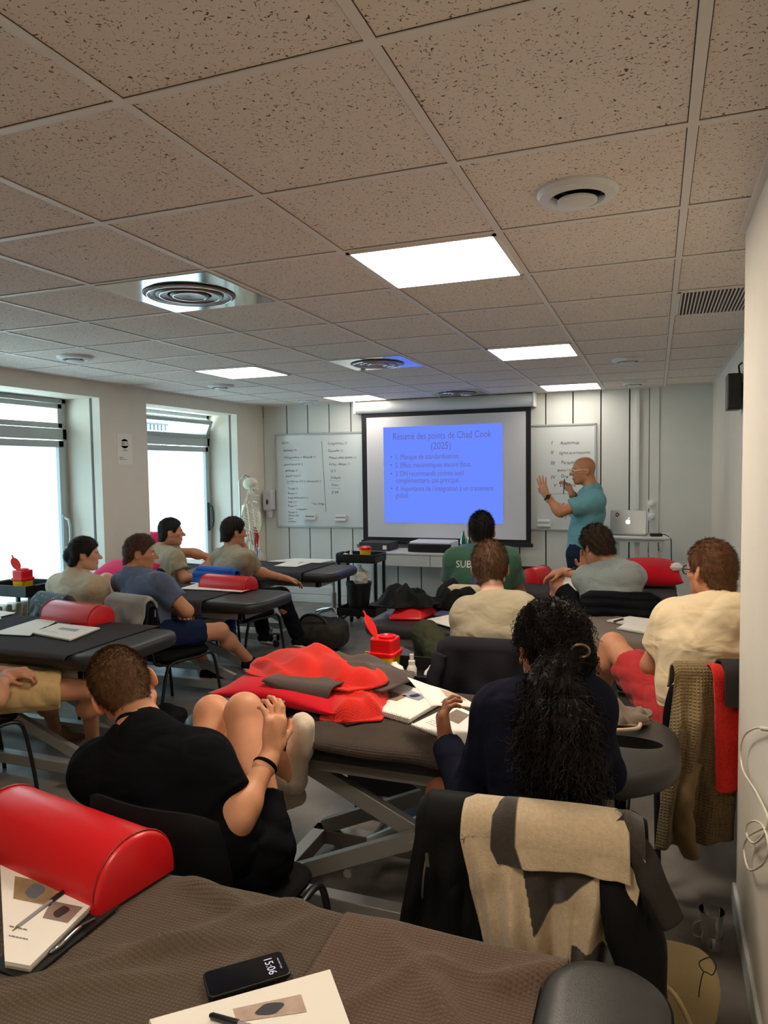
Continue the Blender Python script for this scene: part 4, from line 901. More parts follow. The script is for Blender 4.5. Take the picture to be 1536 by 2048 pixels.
    if pants:
        F = Field(*bbox([J[k] for k in ('pel', 'hipL', 'hipR', 'knL', 'knR', 'anL', 'anR')], .2), res); inf = pants.get('loose', .012)
        F.cap(J['pel'], lerp(J['pel'], J['spine'], .5), .114*s+inf, .110*s+inf, .05, side=J['side'], ks=1.32*J.get('tw', 1)); F.cut(lerp(J['pel'], J['chest'], .34), J['chest']-J['pel']); lw = s*J.get('legw', 1)
        for S in 'LR':
            h, k, a = J['hip'+S], J['kn'+S], J['an'+S]; L = pants.get('len', .8)
            if L <= 1: F.cap(h, lerp(h, k, L), .090*lw+inf, .060*lw+inf+.016, .045, flat=True)
            else: F.cap(h, k, .090*lw+inf, .058*lw+inf, .045); F.cap(k, lerp(k, a, L-1), .057*lw+inf, .044*lw+inf+.006, .03, flat=True)
        F.wrinkle(1.0*pants.get('wrinkle', .005), pants.get('seed', 3), 26, (1, 1, .8))
        V, Fc = F.mesh(); raw(pants.get('name', 'shorts'), vsmooth(V, Fc, 1), Fc, pants['mat'], root, smooth=180)
    if shoes:
        for S in 'LR':
            if S not in shoes.get('on', 'LR'): continue
            a, t, f = foot_axes(J, S); k = J['kn'+S]; dn = nrm(np.cross(f, np.cross(f, k-a))); dn = dn if dn@(k-a) < 0 else -dn; F = Field(*bbox([a, t], .12), .005); sdv = np.cross(f, dn)
            F.cap(a-dn*shoes.get('high', .0), a+dn*.035-f*.02, .045*s, .042*s, .02); F.cap(a+dn*.028, t+f*.01, .044*s, .034*s, .025, side=sdv, ks=1.25)
            if not shoes.get('sock'): F.cut(a+dn*.066, dn)
            else: F.cap(lerp(a, t, .6)+dn*.018, t, .040*s, .030*s, .02, side=sdv, ks=1.4); F.ell(a+dn*.04-f*.035, (.034*s,)*3, None, .02); F.wrinkle(.003, 5, 70)
            V, Fc = F.mesh(); sh = raw(shoes.get('name', 'shoe'), vsmooth(V, Fc, 1), Fc, shoes['mat'], root, smooth=180)
            if not shoes.get('sock'):
                b = MB(); n = 20; P = [a+f*(.045+.085*math.cos(q)*1.15)+sdv*.05*math.sin(q)+f*.02 for q in np.linspace(0, 2*PI, n, endpoint=False)]
                b.add([tuple(p+dn*.058) for p in P]+[tuple(p+dn*.076) for p in P], [tuple(range(n-1, -1, -1)), tuple(range(n, 2*n))]+[(i, (i+1) % n, n+(i+1) % n, n+i) for i in range(n)]).build('sole', shoes.get('sole', M_WHITEPL), sh)
    return root, J
# ------------------------------------------------------------------ the people
F_BLACK = fabric('black_cotton', (17, 18, 22), fold=.5); F_NAVY = fabric('navy_knit', (22, 24, 38), fold=.5); F_BEIGE = fabric('beige_knit', (196, 176, 150), 220, .5, fold=.5)
F_KHAKI = fabric('khaki_cotton', (158, 146, 122), fold=.5); F_KHAKI2 = fabric('khaki_cotton_dark', (150, 138, 116), fold=.5); F_BLUE = fabric('slate_blue_cotton', (88, 98, 124), fold=.5)
F_GREEN = fabric('green_cotton', (68, 104, 86), fold=.5); F_SAND = fabric('sand_jersey', (158, 148, 124), 260, .3, fold=.5); F_GREY = fabric('pale_grey_cotton', (150, 158, 156), fold=.5)
F_CREAM = fabric('cream_cotton', (226, 206, 168), fold=.5); F_TEAL = fabric('teal_cotton', (108, 166, 176), fold=.5); F_REDS = fabric('faded_red_twill', (176, 50, 52), fold=.5); F_DENIM = fabric('dark_denim', (34, 44, 66), 500, .3, fold=.5)
F_SHORTN = fabric('navy_twill', (30, 40, 68), fold=.5); F_SHORTB = fabric('beige_twill', (206, 176, 124), fold=.5); F_OLIVE = fabric('olive_twill', (58, 60, 44), fold=.5); F_DARKT = fabric('dark_trousers', (24, 26, 32), fold=.5); F_PLAID = fabric('grey_plaid', (70, 70, 72))
F_SOCK = fabric('white_sock', (222, 208, 190), 200, .5); F_TANSHOE = fabric('tan_suede', (150, 122, 88)); F_DSHOE = fabric('dark_shoe', (30, 28, 28))
J7 = dict(head=(-1.491, 1.720, 1.000), fwd=(-.60,.74,-.30), up=(-.54,.02,.84), neck=(-1.373, 1.650, 0.919), shL=(-1.494, 1.600, 0.795), shR=(-1.189, 1.680, 0.829), elL=(-1.55,1.78,.62), elR=(-1.079, 1.670, 0.689), wrL=(-1.38,1.95,.74), wrR=(-1.071, 1.860, 0.812), fdR=(-.02,.28,1), pnR=(-1,.5,-.1), curlR=.6, spreadR=.03, fdL=(.3,.8,.3), pnL=(0,.5,-1), pel=(-1.17,1.76,.53), knL=(-1.390, 2.020, 0.840), knR=(-1.254, 2.000, 0.868), anL=(-1.36,2.28,.46), anR=(-1.198, 2.170, 0.590), toL=(-1.3,2.42,.40), toR=(-1.130, 2.170, 0.777), slouch=.06, s=1.0, scalp=.6) #end
J8 = dict(head=(-0.280, 2.030, 1.151), fwd=(-.55,.82,-.14), up=(.02,.1,1), neck=(-0.264, 1.950, 1.034), shL=(-0.405, 1.970, 0.967), shR=(-0.164, 1.890, 1.032), elL=(-0.498, 1.970, 0.719), elR=(-.13,2.05,.80), wrL=(-0.604, 2.120, 0.797), wrR=(-.26,2.2,.78), fdL=(-.25,.3,1), pnL=(.9,.5,.0), curlL=.75, fdR=(-.8,.5,0), pel=(-.245,1.88,.57), knL=(-0.637, 2.200, 0.591), knR=(-.18,2.3,.56), anL=(-.56,2.42,.15), anR=(-.15,2.42,.12), toL=(-.58,2.6,.05), toR=(-.15,2.62,.05), s=.96, slouch=.02, tw=.86, armw=.9) #end
J10 = dict(head=(-0.776, 3.550, 1.150), fwd=(-.2,1,-.02), up=(0,0,1), shL=(-0.861, 3.420, 0.930), shR=(-0.599, 3.420, 0.969), elL=(-.93,3.56,.72), elR=(-.48,3.58,.72), wrL=(-.86,3.82,.76), wrR=(-.55,3.84,.76), pel=(-.72,3.36,.56), knL=(-1.189, 3.780, 0.739), knR=(-.62,3.80,.58), anL=(-1.22,3.92,.30), anR=(-.6,3.95,.1), toL=(-1.3,4.08,.2), toR=(-.6,4.15,.05)) #end
J9 = dict(head=(-1.164, 5.050, 1.196), fwd=(-.2,1,.02), up=(0,0,1), shL=(-1.334, 4.950, 1.005), shR=(-0.956, 4.950, 1.017), elL=(-1.42,5.08,.76), elR=(-.9,5.08,.76), wrL=(-1.28,5.3,.74), wrR=(-1.02,5.3,.74), pel=(-1.14,4.92,.56), knL=(-1.25,5.34,.58), knR=(-1.02,5.34,.58), anL=(-1.25,5.5,.1), anR=(-1.0,5.5,.1), toL=(-1.25,5.7,.05), toR=(-1.0,5.7,.05), s=1.04) #end
J11 = dict(head=(-0.363, 4.920, 1.122), fwd=(-.62,.68,-.42), up=(-.28,.3,.9), neck=(-0.256, 4.860, 1.007), shL=(-0.430, 4.920, 0.910), shR=(-0.142, 4.760, 0.964), elL=(-0.454, 5.120, 0.879), elR=(-.38,5.16,.84), wrL=(-0.608, 5.220, 0.916), wrR=(-0.449, 5.140, 0.933), fdL=(-.8,.1,-.25), pnL=(0,.3,-1), fdR=(0,-.1,1), pnR=(.3,-1,0), pel=(-.24,4.78,.56), knL=(-0.654, 5.260, 0.825), knR=(-.18,5.24,.58), anL=(-.66,5.30,.42), anR=(-.2,5.4,.1), toL=(-.78,5.42,.36), toR=(-.2,5.6,.05), slouch=.03) #end
J12 = dict(head=(0.221, 3.380, 1.191), fwd=(-.66,.75,-.04), up=(.02,.05,1), neck=(0.258, 3.330, 1.064), shL=(0.075, 3.360, 0.974), shR=(0.320, 3.220, 1.034), elL=(-0.015, 3.420, 0.756), elR=(.42,3.32,.74), wrL=(.10,3.58,.74), wrR=(.28,3.55,.72), pel=(.17,3.26,.57), knL=(-0.191, 3.660, 0.778), knR=(.2,3.72,.64), anL=(-0.256, 3.720, 0.484), anR=(.3,3.85,.12), toL=(-0.229, 3.880, 0.379), toR=(.32,4.0,.05), beard=.45, hairline=-.002) #end
J4 = dict(head=(-3.825, 4.050, 1.074), fwd=(.74,.66,-.04), up=(-.05,0,1), neck=(-3.875, 4.000, 0.935), shL=(-4.118, 4.100, 0.829), shR=(-3.653, 3.950, 0.859), elL=(-3.98,4.26,.68), elR=(-3.652, 4.020, 0.741), wrL=(-3.75,4.42,.72), wrR=(-3.62,4.22,.66), pel=(-3.74,3.96,.55), knL=(-3.92,4.36,.84), knR=(-3.843, 4.280, 0.847), anL=(-3.9,4.36,.45), anR=(-3.74,4.34,.46), toL=(-3.9,4.5,.4), toR=(-3.72,4.52,.4), s=.94) #end
J5 = dict(quiff=.014, head=(-3.395, 4.120, 1.085), fwd=(.80,.58,-.06), up=(-.04,0,1), neck=(-3.424, 4.060, 0.951), shL=(-3.565, 4.140, 0.873), shR=(-3.118, 3.980, 0.899), elL=(-3.42,4.26,.66), elR=(-2.945, 4.020, 0.724), wrL=(-3.2,4.2,.66), wrR=(-3.165, 4.160, 0.685), fdR=(-.8,.4,-.3), pel=(-3.22,4.0,.55), knL=(-3.25,4.42,.58), knR=(-2.863, 4.280, 0.537), anL=(-3.2,4.6,.14), anR=(-2.810, 4.580, 0.251), toL=(-3.2,4.8,.06), toR=(-2.788, 4.720, 0.167)) #end
J2 = dict(head=(-4.113, 5.420, 1.109), fwd=(.78,.62,.0), up=(-.02,0,1), neck=(-4.198, 5.380, 0.956), shL=(-4.353, 5.520, 0.913), shR=(-3.993, 5.300, 0.889), elL=(-4.007, 5.580, 0.911), elR=(-3.894, 5.280, 0.717), wrL=(-3.846, 5.700, 0.850), wrR=(-3.795, 5.460, 0.704), fdL=(.8,.3,-.4), fdR=(.9,.3,-.1), pel=(-4.08,5.26,.56), knL=(-4.22,5.66,.60), knR=(-3.842, 5.660, 0.813), anL=(-4.2,5.75,.16), anR=(-3.76,5.62,.46), toL=(-4.2,5.95,.06), toR=(-3.62,5.74,.42)) #end
J3 = dict(head=(-3.416, 5.360, 1.126), fwd=(.55,.83,-.06), up=(.02,0,1), neck=(-3.425, 5.320, 0.982), shL=(-3.599, 5.420, 0.896), shR=(-3.217, 5.220, 0.914), elL=(-3.382, 5.620, 0.779), elR=(-3.204, 5.340, 0.805), wrL=(-3.389, 5.520, 0.935), wrR=(-3.02,5.54,.72), fdL=(-.25,-.15,1), pnL=(-.8,-.5,0), pel=(-3.40,5.24,.56), knL=(-3.42,5.66,.60), knR=(-3.10,5.60,.56), anL=(-3.4,5.8,.14), anR=(-3.0,5.72,.15), toL=(-3.4,6.0,.06), toR=(-2.92,5.9,.06)) #end
J6 = dict(head=(-3.30,2.62,1.20), fwd=(.3,1,0), shL=(-3.675, 2.720, 0.948), shR=(-3.132, 2.520, 0.990), elL=(-3.248, 2.620, 0.567), elR=(-2.885, 2.460, 0.601), wrL=(-3.183, 2.740, 0.638), wrR=(-3.044, 2.660, 0.651), fdL=(.8,.2,.0), fdR=(.8,.4,.1), pnR=(-.2,.3,-1), pel=(-3.34,2.58,.55), knL=(-3.248, 3.100, 0.411), knR=(-2.810, 2.960, 0.520), anL=(-3.461, 3.360, 0.071), anR=(-3.064, 3.250, 0.079), toL=(-3.389, 3.480, 0.025), toR=(-3.095, 3.400, 0.007), curlR=.9, curlL=.9) #end
J1 = dict(head=(-0.604, 6.600, 1.619), fwd=(-.93,-.34,-.06), up=(-.04,0,1), neck=(-0.525, 6.580, 1.460), shL=(-0.497, 6.440, 1.361), shR=(-0.575, 6.760, 1.373), elL=(-0.774, 6.360, 1.268), elR=(-0.622, 6.900, 1.256), wrL=(-0.889, 6.360, 1.407), wrR=(-0.705, 6.660, 1.413), fdL=(-.35,0,1), pnL=(.5,.85,.1), curlL=.15, spreadL=.2, fdR=(-.35,0,.9), pnR=(-.8,-.4,-.3), curlR=.8, pel=(-0.616, 6.600, 0.880), knL=(-.62,6.52,.48), knR=(-.60,6.72,.48), anL=(-.58,6.52,.08), anR=(-.56,6.74,.08), toL=(-.78,6.48,.04), toR=(-.76,6.70,.04), hipdir=(.25,1,0), beard=.25, scalp=.12) #end
P_ = {}
BR, DK, BLK = (92, 62, 40), (46, 32, 24), (24, 19, 17)
P_['7'] = person('man in a black t-shirt seen from behind in the foreground, gripping his raised knee', J7, 'warm', dict(col=(98, 70, 44), top=.014, sidet=.0022, n=15000, L=.011, lift=1.0, raise_=.012, tuft=.002), dict(mat=F_BLACK, loose=.012, sleeve=.60, seed=3, wrinkle=.006), dict(mat=F_BLACK, len=.36, loose=.012), dict(mat=F_SOCK, sock=True, name='sock', on='LR', high=.10), res=.006)
P_['8'] = person('woman with long curly black hair and a navy sweater holding up a sheet of paper', J8, 'brown', dict(col=BLK, top=.02, sidet=.012, n=3000, L=.02), dict(mat=F_NAVY, loose=.013, sleeve=1.97, seed=4, name='sweater', hem=-.25, wrinkle=.003), dict(mat=F_NAVY, len=.55, loose=.015, name='shorts'), dict(mat=F_DSHOE), res=.006)
P_['10'] = person('man with brown hair in a sand long-sleeved top and olive trousers, seen from behind', J10, 'fair', dict(col=(84, 58, 38), top=.024, sidet=.008, n=9000, L=.022), dict(mat=F_SAND, loose=.014, sleeve=1.95, seed=5, name='sweater'), dict(mat=F_OLIVE, len=1.94, loose=.016, name='trousers'), dict(mat=F_DSHOE), res=.007)
P_['9'] = person('man with spiky black hair in a green t-shirt with white back lettering', J9, 'tan', dict(col=(26, 22, 22), top=.026, sidet=.003, n=7000, L=.022, lift=1.2), dict(mat=F_GREEN, loose=.016, sleeve=.6, seed=6, freq=12), dict(mat=F_DARKT, len=1.94, name='trousers'), dict(mat=F_DSHOE), far=True)
P_['11'] = person('man in a pale grey t-shirt leaning his head on his hand beside the red pillow', J11, 'tan', dict(col=(62, 46, 36), top=.028, sidet=.016, n=9000, L=.026, tuft=.008), dict(mat=F_GREY, loose=.015, sleeve=.62, seed=7, wrinkle=.007), dict(mat=F_DARKT, len=.8, name='shorts'), dict(mat=F_DSHOE), far=True)
P_['12'] = person('man with glasses in a cream t-shirt and red shorts sitting by the right wall', J12, 'tan', dict(col=(104, 68, 42), top=.018, sidet=.008, n=10000, L=.018), dict(mat=F_CREAM, loose=.018, sleeve=.6, seed=8, wrinkle=.007, belly=True, hem=-.1), dict(mat=F_REDS, len=.72, loose=.018, wrinkle=.007), dict(mat=fabric('beige_sneaker', (176, 160, 138)), sole=M_WHITEPL), res=.0065, eyes=True)
P_['4'] = person('woman with a dark low bun in a beige fluffy sweater, knees drawn up', J4, 'fair', dict(col=(34, 26, 24), top=.02, sidet=.014, n=6000, L=.02, bun=True, lift=.2, raise_=-.012, tuft=.002), dict(mat=F_BEIGE, loose=.022, sleeve=1.97, seed=9, name='sweater', wrinkle=.006, freq=11), dict(mat=F_PLAID, len=.4, name='shorts'), dict(mat=F_DSHOE), far=True, eyes=True)
P_['5'] = person('man with short brown hair in a slate blue t-shirt, arm folded over his chair', J5, 'tan', dict(col=(78, 54, 40), top=.024, sidet=.006, n=8000, L=.016), dict(mat=F_BLUE, loose=.015, sleeve=.62, seed=10, wrinkle=.006), dict(mat=F_SHORTN, len=.72), dict(mat=F_DSHOE), far=True, eyes=True)
P_['2'] = person('man in a khaki t-shirt at the far left reaching his arm over a raised knee', J2, 'tan', dict(col=(30, 24, 22), top=.02, sidet=.006, n=6000, L=.014), dict(mat=F_KHAKI, loose=.016, sleeve=.6, seed=11, wrinkle=.006), dict(mat=F_KHAKI2, len=.6), dict(mat=F_DSHOE), far=True, eyes=True)
P_['3'] = person('man in a khaki t-shirt resting his chin on his hand, next to the skeleton', J3, 'tan', dict(col=(32, 24, 22), top=.02, sidet=.010, n=6000, L=.016), dict(mat=F_KHAKI2, loose=.016, sleeve=.7, seed=12, wrinkle=.006), dict(mat=F_DARKT, len=1.94, name='trousers'), dict(mat=F_DSHOE), far=True)
P_['6'] = person('person in beige shorts with clasped hands, cut by the left edge of the photo', J6, 'tan', dict(col=BR, n=2000), dict(mat=F_CREAM, sleeve=.5), dict(mat=F_SHORTB, len=.78, loose=.02), dict(mat=F_TANSHOE, sole=mat('tan_sole', (176, 150, 112), .7)), res=.007)
P_['1'] = person('standing bald presenter in a teal t-shirt and white glasses gesturing with both hands', J1, 'tan', dict(col=(90, 66, 54), kind='none'), dict(mat=F_TEAL, loose=.02, sleeve=.66, seed=13, hem=-.34, wrinkle=.008, freq=11), dict(mat=F_DENIM, len=1.95, name='jeans'), dict(mat=F_DSHOE), far=True, eyes=True)
def wristband(P, key, S, m, name, r=.033, w=.012, t=.0, face=None, off=0.0):
    root, J = P_[P]; a, b = J['wr'+S], J['el'+S]; d = nrm(b-a); c = a+d*off
    n = 24; x = nrm(np.cross(d, (0.3, .2, .9))); y = np.cross(d, x); mb = MB()
    mb.tube([c+(x*math.cos(q)+y*math.sin(q))*r for q in np.linspace(0, 2*PI, n+1)], w, 8, ry=.35 if False else None)
    o = mb.build(name, m, root, smooth=60)
    if face is not None:
        f = nrm(A3(face)-d*(A3(face)@d)); MB().lathe([(0, -.004), (.019, -.004), (.019, .005), (.016, .008), (0, .008)], c+f*(r+.004), 20, f).build('watch_dial', mat('watch_face', (30, 34, 36), .15), o, smooth=40)
wristband('7', None, 'R', F_BLACK, 'wristband', .0315, .007, off=.05)
wristband('1', None, 'L', M_BLACKM, 'watch', .031, .0085, face=(.2, -1, .2), off=.015); wristband('1', None, 'R', M_BLACKM, 'bracelet', .031, .006, off=.02)
wristband('3', None, 'L', mat('watch_strap', (40, 60, 58), .5), 'watch', .031, .008, face=(.4, -.8, .2), off=.02); wristband('8', None, 'L', M_CHROME, 'bracelet', .031, .0025, off=.0)
def glasses(P, m, t=.0022, w=.030, hgt=.019):
    root, J = P_[P]; H = J['H']; s = J['s']; W = lambda x, y, z: J['head']+H@(A3((x, y, z))*s); g = MB()
    for q in (-1, 1):
        g.tube([W(.034*q+w*math.cos(a)*.9, .103-.010*abs(math.cos(a))*(1 if math.cos(a)*q > 0 else 0), .004+hgt*math.sin(a)) for a in np.linspace(0, 2*PI, 25)], t, 6)
        g.tube([W(.064*q, .094, .010), W(.080*q, .07, .010), W(.085*q, .0, .012), W(.086*q, -.02, .0)], t*1.1, 6)
    g.tube([W(-.008, .108, .008), W(0, .114, .010), W(.008, .108, .008)], t, 6)
    return g.build('glasses', m, root, smooth=60)
glasses('1', mat('white_acetate', (226, 220, 200), .3), .0032); glasses('12', mat('tortoise_acetate', (40, 26, 20), .3), .0028)
# white lettering and a violet print on the back of the green t-shirt
J = P_['9'][1]; T_ = nrm(J['side']); U_ = nrm(J['chest']-J['pel']); bk = J['back']; c = J['chest']+bk*(.112*1.04+.030)
def on_back(name, W, Fc, m):
    return raw(name, W, Fc, m, P_['9'][0])
W, Fc = text('t', 'SUB', .068, None, 'raw', c-T_*.155+U_*.055, ex=T_, ey=U_)
shirt9 = [o for o in P_['9'][0].children if o.name.startswith('shirt')][0]
def project(name, W, Fc, m, root, target, direction, off=.0025, rounds=2):
    """lay a thin sheet of lettering onto the surface it is printed on"""
    from mathutils.bvhtree import BVHTree
    mw = Matrix.Translation(target.location) if target.parent is None else parent_matrix(target.parent) @ target.matrix_parent_inverse @ Matrix.LocRotScale(target.location, target.rotation_euler, target.scale)
    b = BVHTree.FromPolygons([mw @ v.co for v in target.data.vertices], [tuple(p.vertices) for p in target.data.polygons])
    bm = bmesh.new(); vs = [bm.verts.new(tuple(map(float, p))) for p in W]
    for f in Fc:
        try: bm.faces.new([vs[i] for i in f])
        except ValueError: pass
    for _ in range(rounds): bmesh.ops.subdivide_edges(bm, edges=bm.edges[:], cuts=1, use_grid_fill=True)
    d = Vector(tuple(map(float, direction))).normalized(); V = []
    for v in bm.verts:
        h = b.ray_cast(v.co-d*.25, d)[0]; V.append(tuple(h-d*off) if h else tuple(v.co))
    bm.verts.index_update(); Fx = [tuple(q.index for q in f.verts) for f in bm.faces]; bm.free()
    return raw(name, V, Fx, m, root)
project('back_lettering', W, Fc, mat('print_white', (222, 226, 220), .7), P_['9'][0], shirt9, -bk)
ang = np.linspace(0, 2*PI, 20, endpoint=False); W = np.array([c-U_*.06+T_*.045*math.cos(a)+U_*.055*math.sin(a) for a in ang]); project('back_print', W, [tuple(range(20))], mat('print_violet', (84, 80, 124), .7), P_['9'][0], shirt9, -bk, rounds=0)
# the presenter's remote, the sheet held by the woman and the pens come with the small things below
# long curly ponytail: coiled locks over a full dark mass
def curls():
    root, J = P_['8']; H = J['H']; c = J['head']; rng = np.random.default_rng(5); s = J['s']
    W = lambda x, y, z: c+H@(A3((x, y, z))*s)
    tie = W(.02, -.125, -.02); F = Field(*bbox([c, tie, tie+np.array((.06, -.09, -.5))], .17), .0065)
    F.ell(W(0, -.02, .04), (.092*s, .112*s, .100*s), H, .0); F.ell(W(0, -.07, .0), (.080*s, .07*s, .085*s), H, .04); F.cap(W(0, -.09, -.01), tie, .06, .045, .03)
    X = np.stack(np.meshgrid(*F.ax, indexing='ij'), -1).reshape(-1, 3); L3 = (X-c)@H/s; hl = np.interp(L3[:, 1], HL_Y, HL_Z)-.012
    F.d = np.maximum(F.d, ((hl-L3[:, 2])*s).reshape(F.d.shape).astype(np.float32))
    back = J['back']; p0 = tie+back*.03; pts = [p0, A3((-0.240, 1.830, 1.095)), A3((-0.226, 1.775, 1.018)), A3((-0.211, 1.755, 0.927)), A3((-0.203, 1.770, 0.828))]
    rad = [.042, .062, .080, .080, .04]
    for i in range(4): F.cap(pts[i], pts[i+1], rad[i]*.84, rad[i+1]*.84, .03, side=J['side'], ks=1.12)
    F.wrinkle(.010, 4, 80, (1, 1, .6)); V, Fc = F.mesh(); parts = [(V, Fc)]
    S = 26; VV = []; Fn = Fc; NN = np.cross(V[Fn[:, 2]]-V[Fn[:, 0]], V[Fn[:, 3]]-V[Fn[:, 1]]); NN /= np.linalg.norm(NN, axis=1)[:, None]+1e-9; CC = V[Fn].mean(1)
    for q in rng.choice(len(Fn), 3600, replace=False):     # corkscrew locks rooted all over the mass
        p, nv = CC[q], NN[q]; tail = p[2] < tie[2]-.02
        d = (np.array((0, .0, -1.0))+.25*rng.normal(size=3)) if tail else nrm(tie-p)+.35*rng.normal(size=3)+np.array((0, 0, -.25))
        d = nrm(d-nv*(d@nv)*.9); ln = rng.uniform(.05, .11) if tail else rng.uniform(.035, .07); t = np.linspace(0, 1, S)[:, None]
        path = p+nv*(.002+.007*np.sin(t*2.4)*rng.uniform(.5, 1.6))+d*ln*t-nv*.008*t*t*(0 if tail else 1.5)
        U = nrm(np.cross(d, nv)); B = np.cross(d, U); R = rng.uniform(.0025, .006)*np.linspace(.4, 1.2, S)[:, None]; th = t*rng.uniform(12, 24)+rng.uniform(0, 6)
        path = path+R*(U*np.cos(th)+B*np.sin(th)); th_ = .0017*np.linspace(1, .5, S)[:, None]
        VV.append(np.stack([path+th_*(U*math.cos(2*PI*j/3)+B*math.sin(2*PI*j/3)) for j in range(3)], 1).reshape(-1, 3))
    m = len(VV); b = np.arange(S-1)[:, None]*3; j = np.arange(3)[None]; q1 = np.stack([b+j, b+(j+1) % 3, b+3+(j+1) % 3, b+3+j], -1).reshape(-1, 4); FF = np.concatenate([q1+i*S*3 for i in range(m)])
    parts.append((np.concatenate(VV), FF)); V, Fc = join(parts)
    for o in list(root.children):
        if o.name.startswith('hair'): bpy.data.objects.remove(o)
    hair = raw('hair', V, Fc, mat('curl_black', (24, 18, 16), .62, spec=.18, var=.3, varscale=70), root, smooth=60, label='long curly black ponytail')
    cl = MB().tube([tie+J['side']*.04+back*.05+np.array((0, 0, .02))+A3((math.cos(a)*.022, 0, math.sin(a)*.016)) for a in np.linspace(0, 2*PI, 20)], .004, 6); cl.build('hair_clip', mat('hair_clip_silver', (120, 100, 84), .3, metal=.6), hair, smooth=60)
    e = W(-.086, -.002, -.04); MB().tube([e+A3((0, math.cos(a), math.sin(a)))*.011 for a in np.linspace(0, 2*PI, 16)], .002, 6).build('earring', mat('gold', (206, 160, 70), .25, metal=.9), root, smooth=60)
curls()
# ------------------------------------------------------------------ chairs
def make_chair(label):
    t = thing('conference_chair', label, 'chair', (0, 0, 0), 'black stacking chairs')
    V, F = pad_mesh(rrect(-.225, .225, -.19, .24, .07, 8), .455, .055); raw('seat', V, F, M_BLKF, t, smooth=50)
    n, m = 14, 10; V = []; F = []
    for side in (0, 1):
        for i in range(m+1):
            for j in range(n+1):
                u = j/n*2-1; v = i/m; x = u*(.225-.02*abs(v-.5)**2*4); z = .53+v*.29; e = max(0, abs(u)-.75)/.25; q = max(0, abs(v-.5)-.36)/.14; th = .020*math.sqrt(max(0, 1-e*e))*math.sqrt(max(0, 1-q*q))+.004
                V.append((x, -.215-.05*v+.05*u*u*0+.045*(1-u*u)*-1+.03+(th if side == 0 else -th), z-.025*abs(u)**5))
    k = (n+1)*(m+1)
    for s in (0, 1):
        for i in range(m):
            for j in range(n):
                a = s*k+i*(n+1)+j; F.append((a, a+1, a+n+2, a+n+1) if s else (a, a+n+1, a+n+2, a+1))
    ring = [j for j in range(n+1)]+[i*(n+1)+n for i in range(1, m+1)]+[m*(n+1)+j for j in range(n-1, -1, -1)]+[i*(n+1) for i in range(m-1, 0, -1)]
    F += [(ring[i], ring[(i+1) % len(ring)], ring[(i+1) % len(ring)]+k, ring[i]+k) for i in range(len(ring))]
    raw('backrest', V, F, M_BLKF, t, smooth=60)
    for s in (-1, 1):
        MB().tube(smoothpath([(s*.235, .10, .40), (s*.235, .19, .405), (s*.24, .235, .36), (s*.25, .27, .15), (s*.255, .285, .0)]), .0125, 10, ry=.8).build('leg', M_BLACKM, t, smooth=60)
        MB().tube(smoothpath([(s*.235, .10, .40), (s*.235, -.12, .405), (s*.24, -.185, .36), (s*.25, -.245, .15), (s*.255, -.265, .0)]), .0125, 10, ry=.8).build('leg', M_BLACKM, t, smooth=60)
        MB().tube(smoothpath([(s*.18, -.05, .392), (s*.18, -.2, .40), (s*.18, -.245, .46), (s*.17, -.25, .60)]), .010, 10).build('back_post', M_BLACKM, t, smooth=60)
    MB().box((-.235, -.1, .392), (.235, -.08, .402)).box((-.235, .12, .392), (.235, .14, .402)).build('under_frame', M_BLACKM, t)
    return t
M_BLKF = fabric('black_chair_fabric', (26, 26, 28), 500, .2)
ch0 = make_chair('black conference chair'); first_chair = [True]
def chair(x, y, fx, fy, label):
    c = ch0 if first_chair[0] else dup(ch0, (0, 0, 0)); first_chair[0] = False
    c.location = (x, y, 0); c.rotation_euler = (0, 0, math.atan2(-fx, fy)); c['label'] = label
    return c
chair(-1.19, 1.70, .05, 1, 'black conference chair of the man in the black t-shirt, its bare back showing')
ch8 = chair(-.262, 1.93, -.08, 1, 'chair under the dark jacket and patchwork cardigan, with the long-haired woman')
chair(-.71, 3.40, -.05, 1, 'chair of the man in the sand top, hung with a dark jacket')
chair(-1.14, 4.96, -.05, 1, 'chair of the man in green, hung with a cream fleece')
chair(-.23, 4.95, -.1, 1, 'chair of the man in pale grey, hung with a quilted black jacket')
chair(.20, 3.26, -.25, 1, 'chair by the right wall hung with an olive knit cardigan')
chair(-3.76, 4.02, .3, 1, 'chair of the woman in beige, hung with a glittery black jacket')
chair(-3.16, 4.04, .2, 1, 'chair of the man in slate blue, hung with a grey denim jacket')
chair(-4.06, 5.34, .3, 1, 'chair of the far left man reaching over his knee')
chair(-3.37, 5.35, .15, 1, 'chair hung with a blue puffer jacket beside the skeleton')
chair(-3.32, 2.60, .45, 1, 'black conference chair at the left edge under the beige shorts')
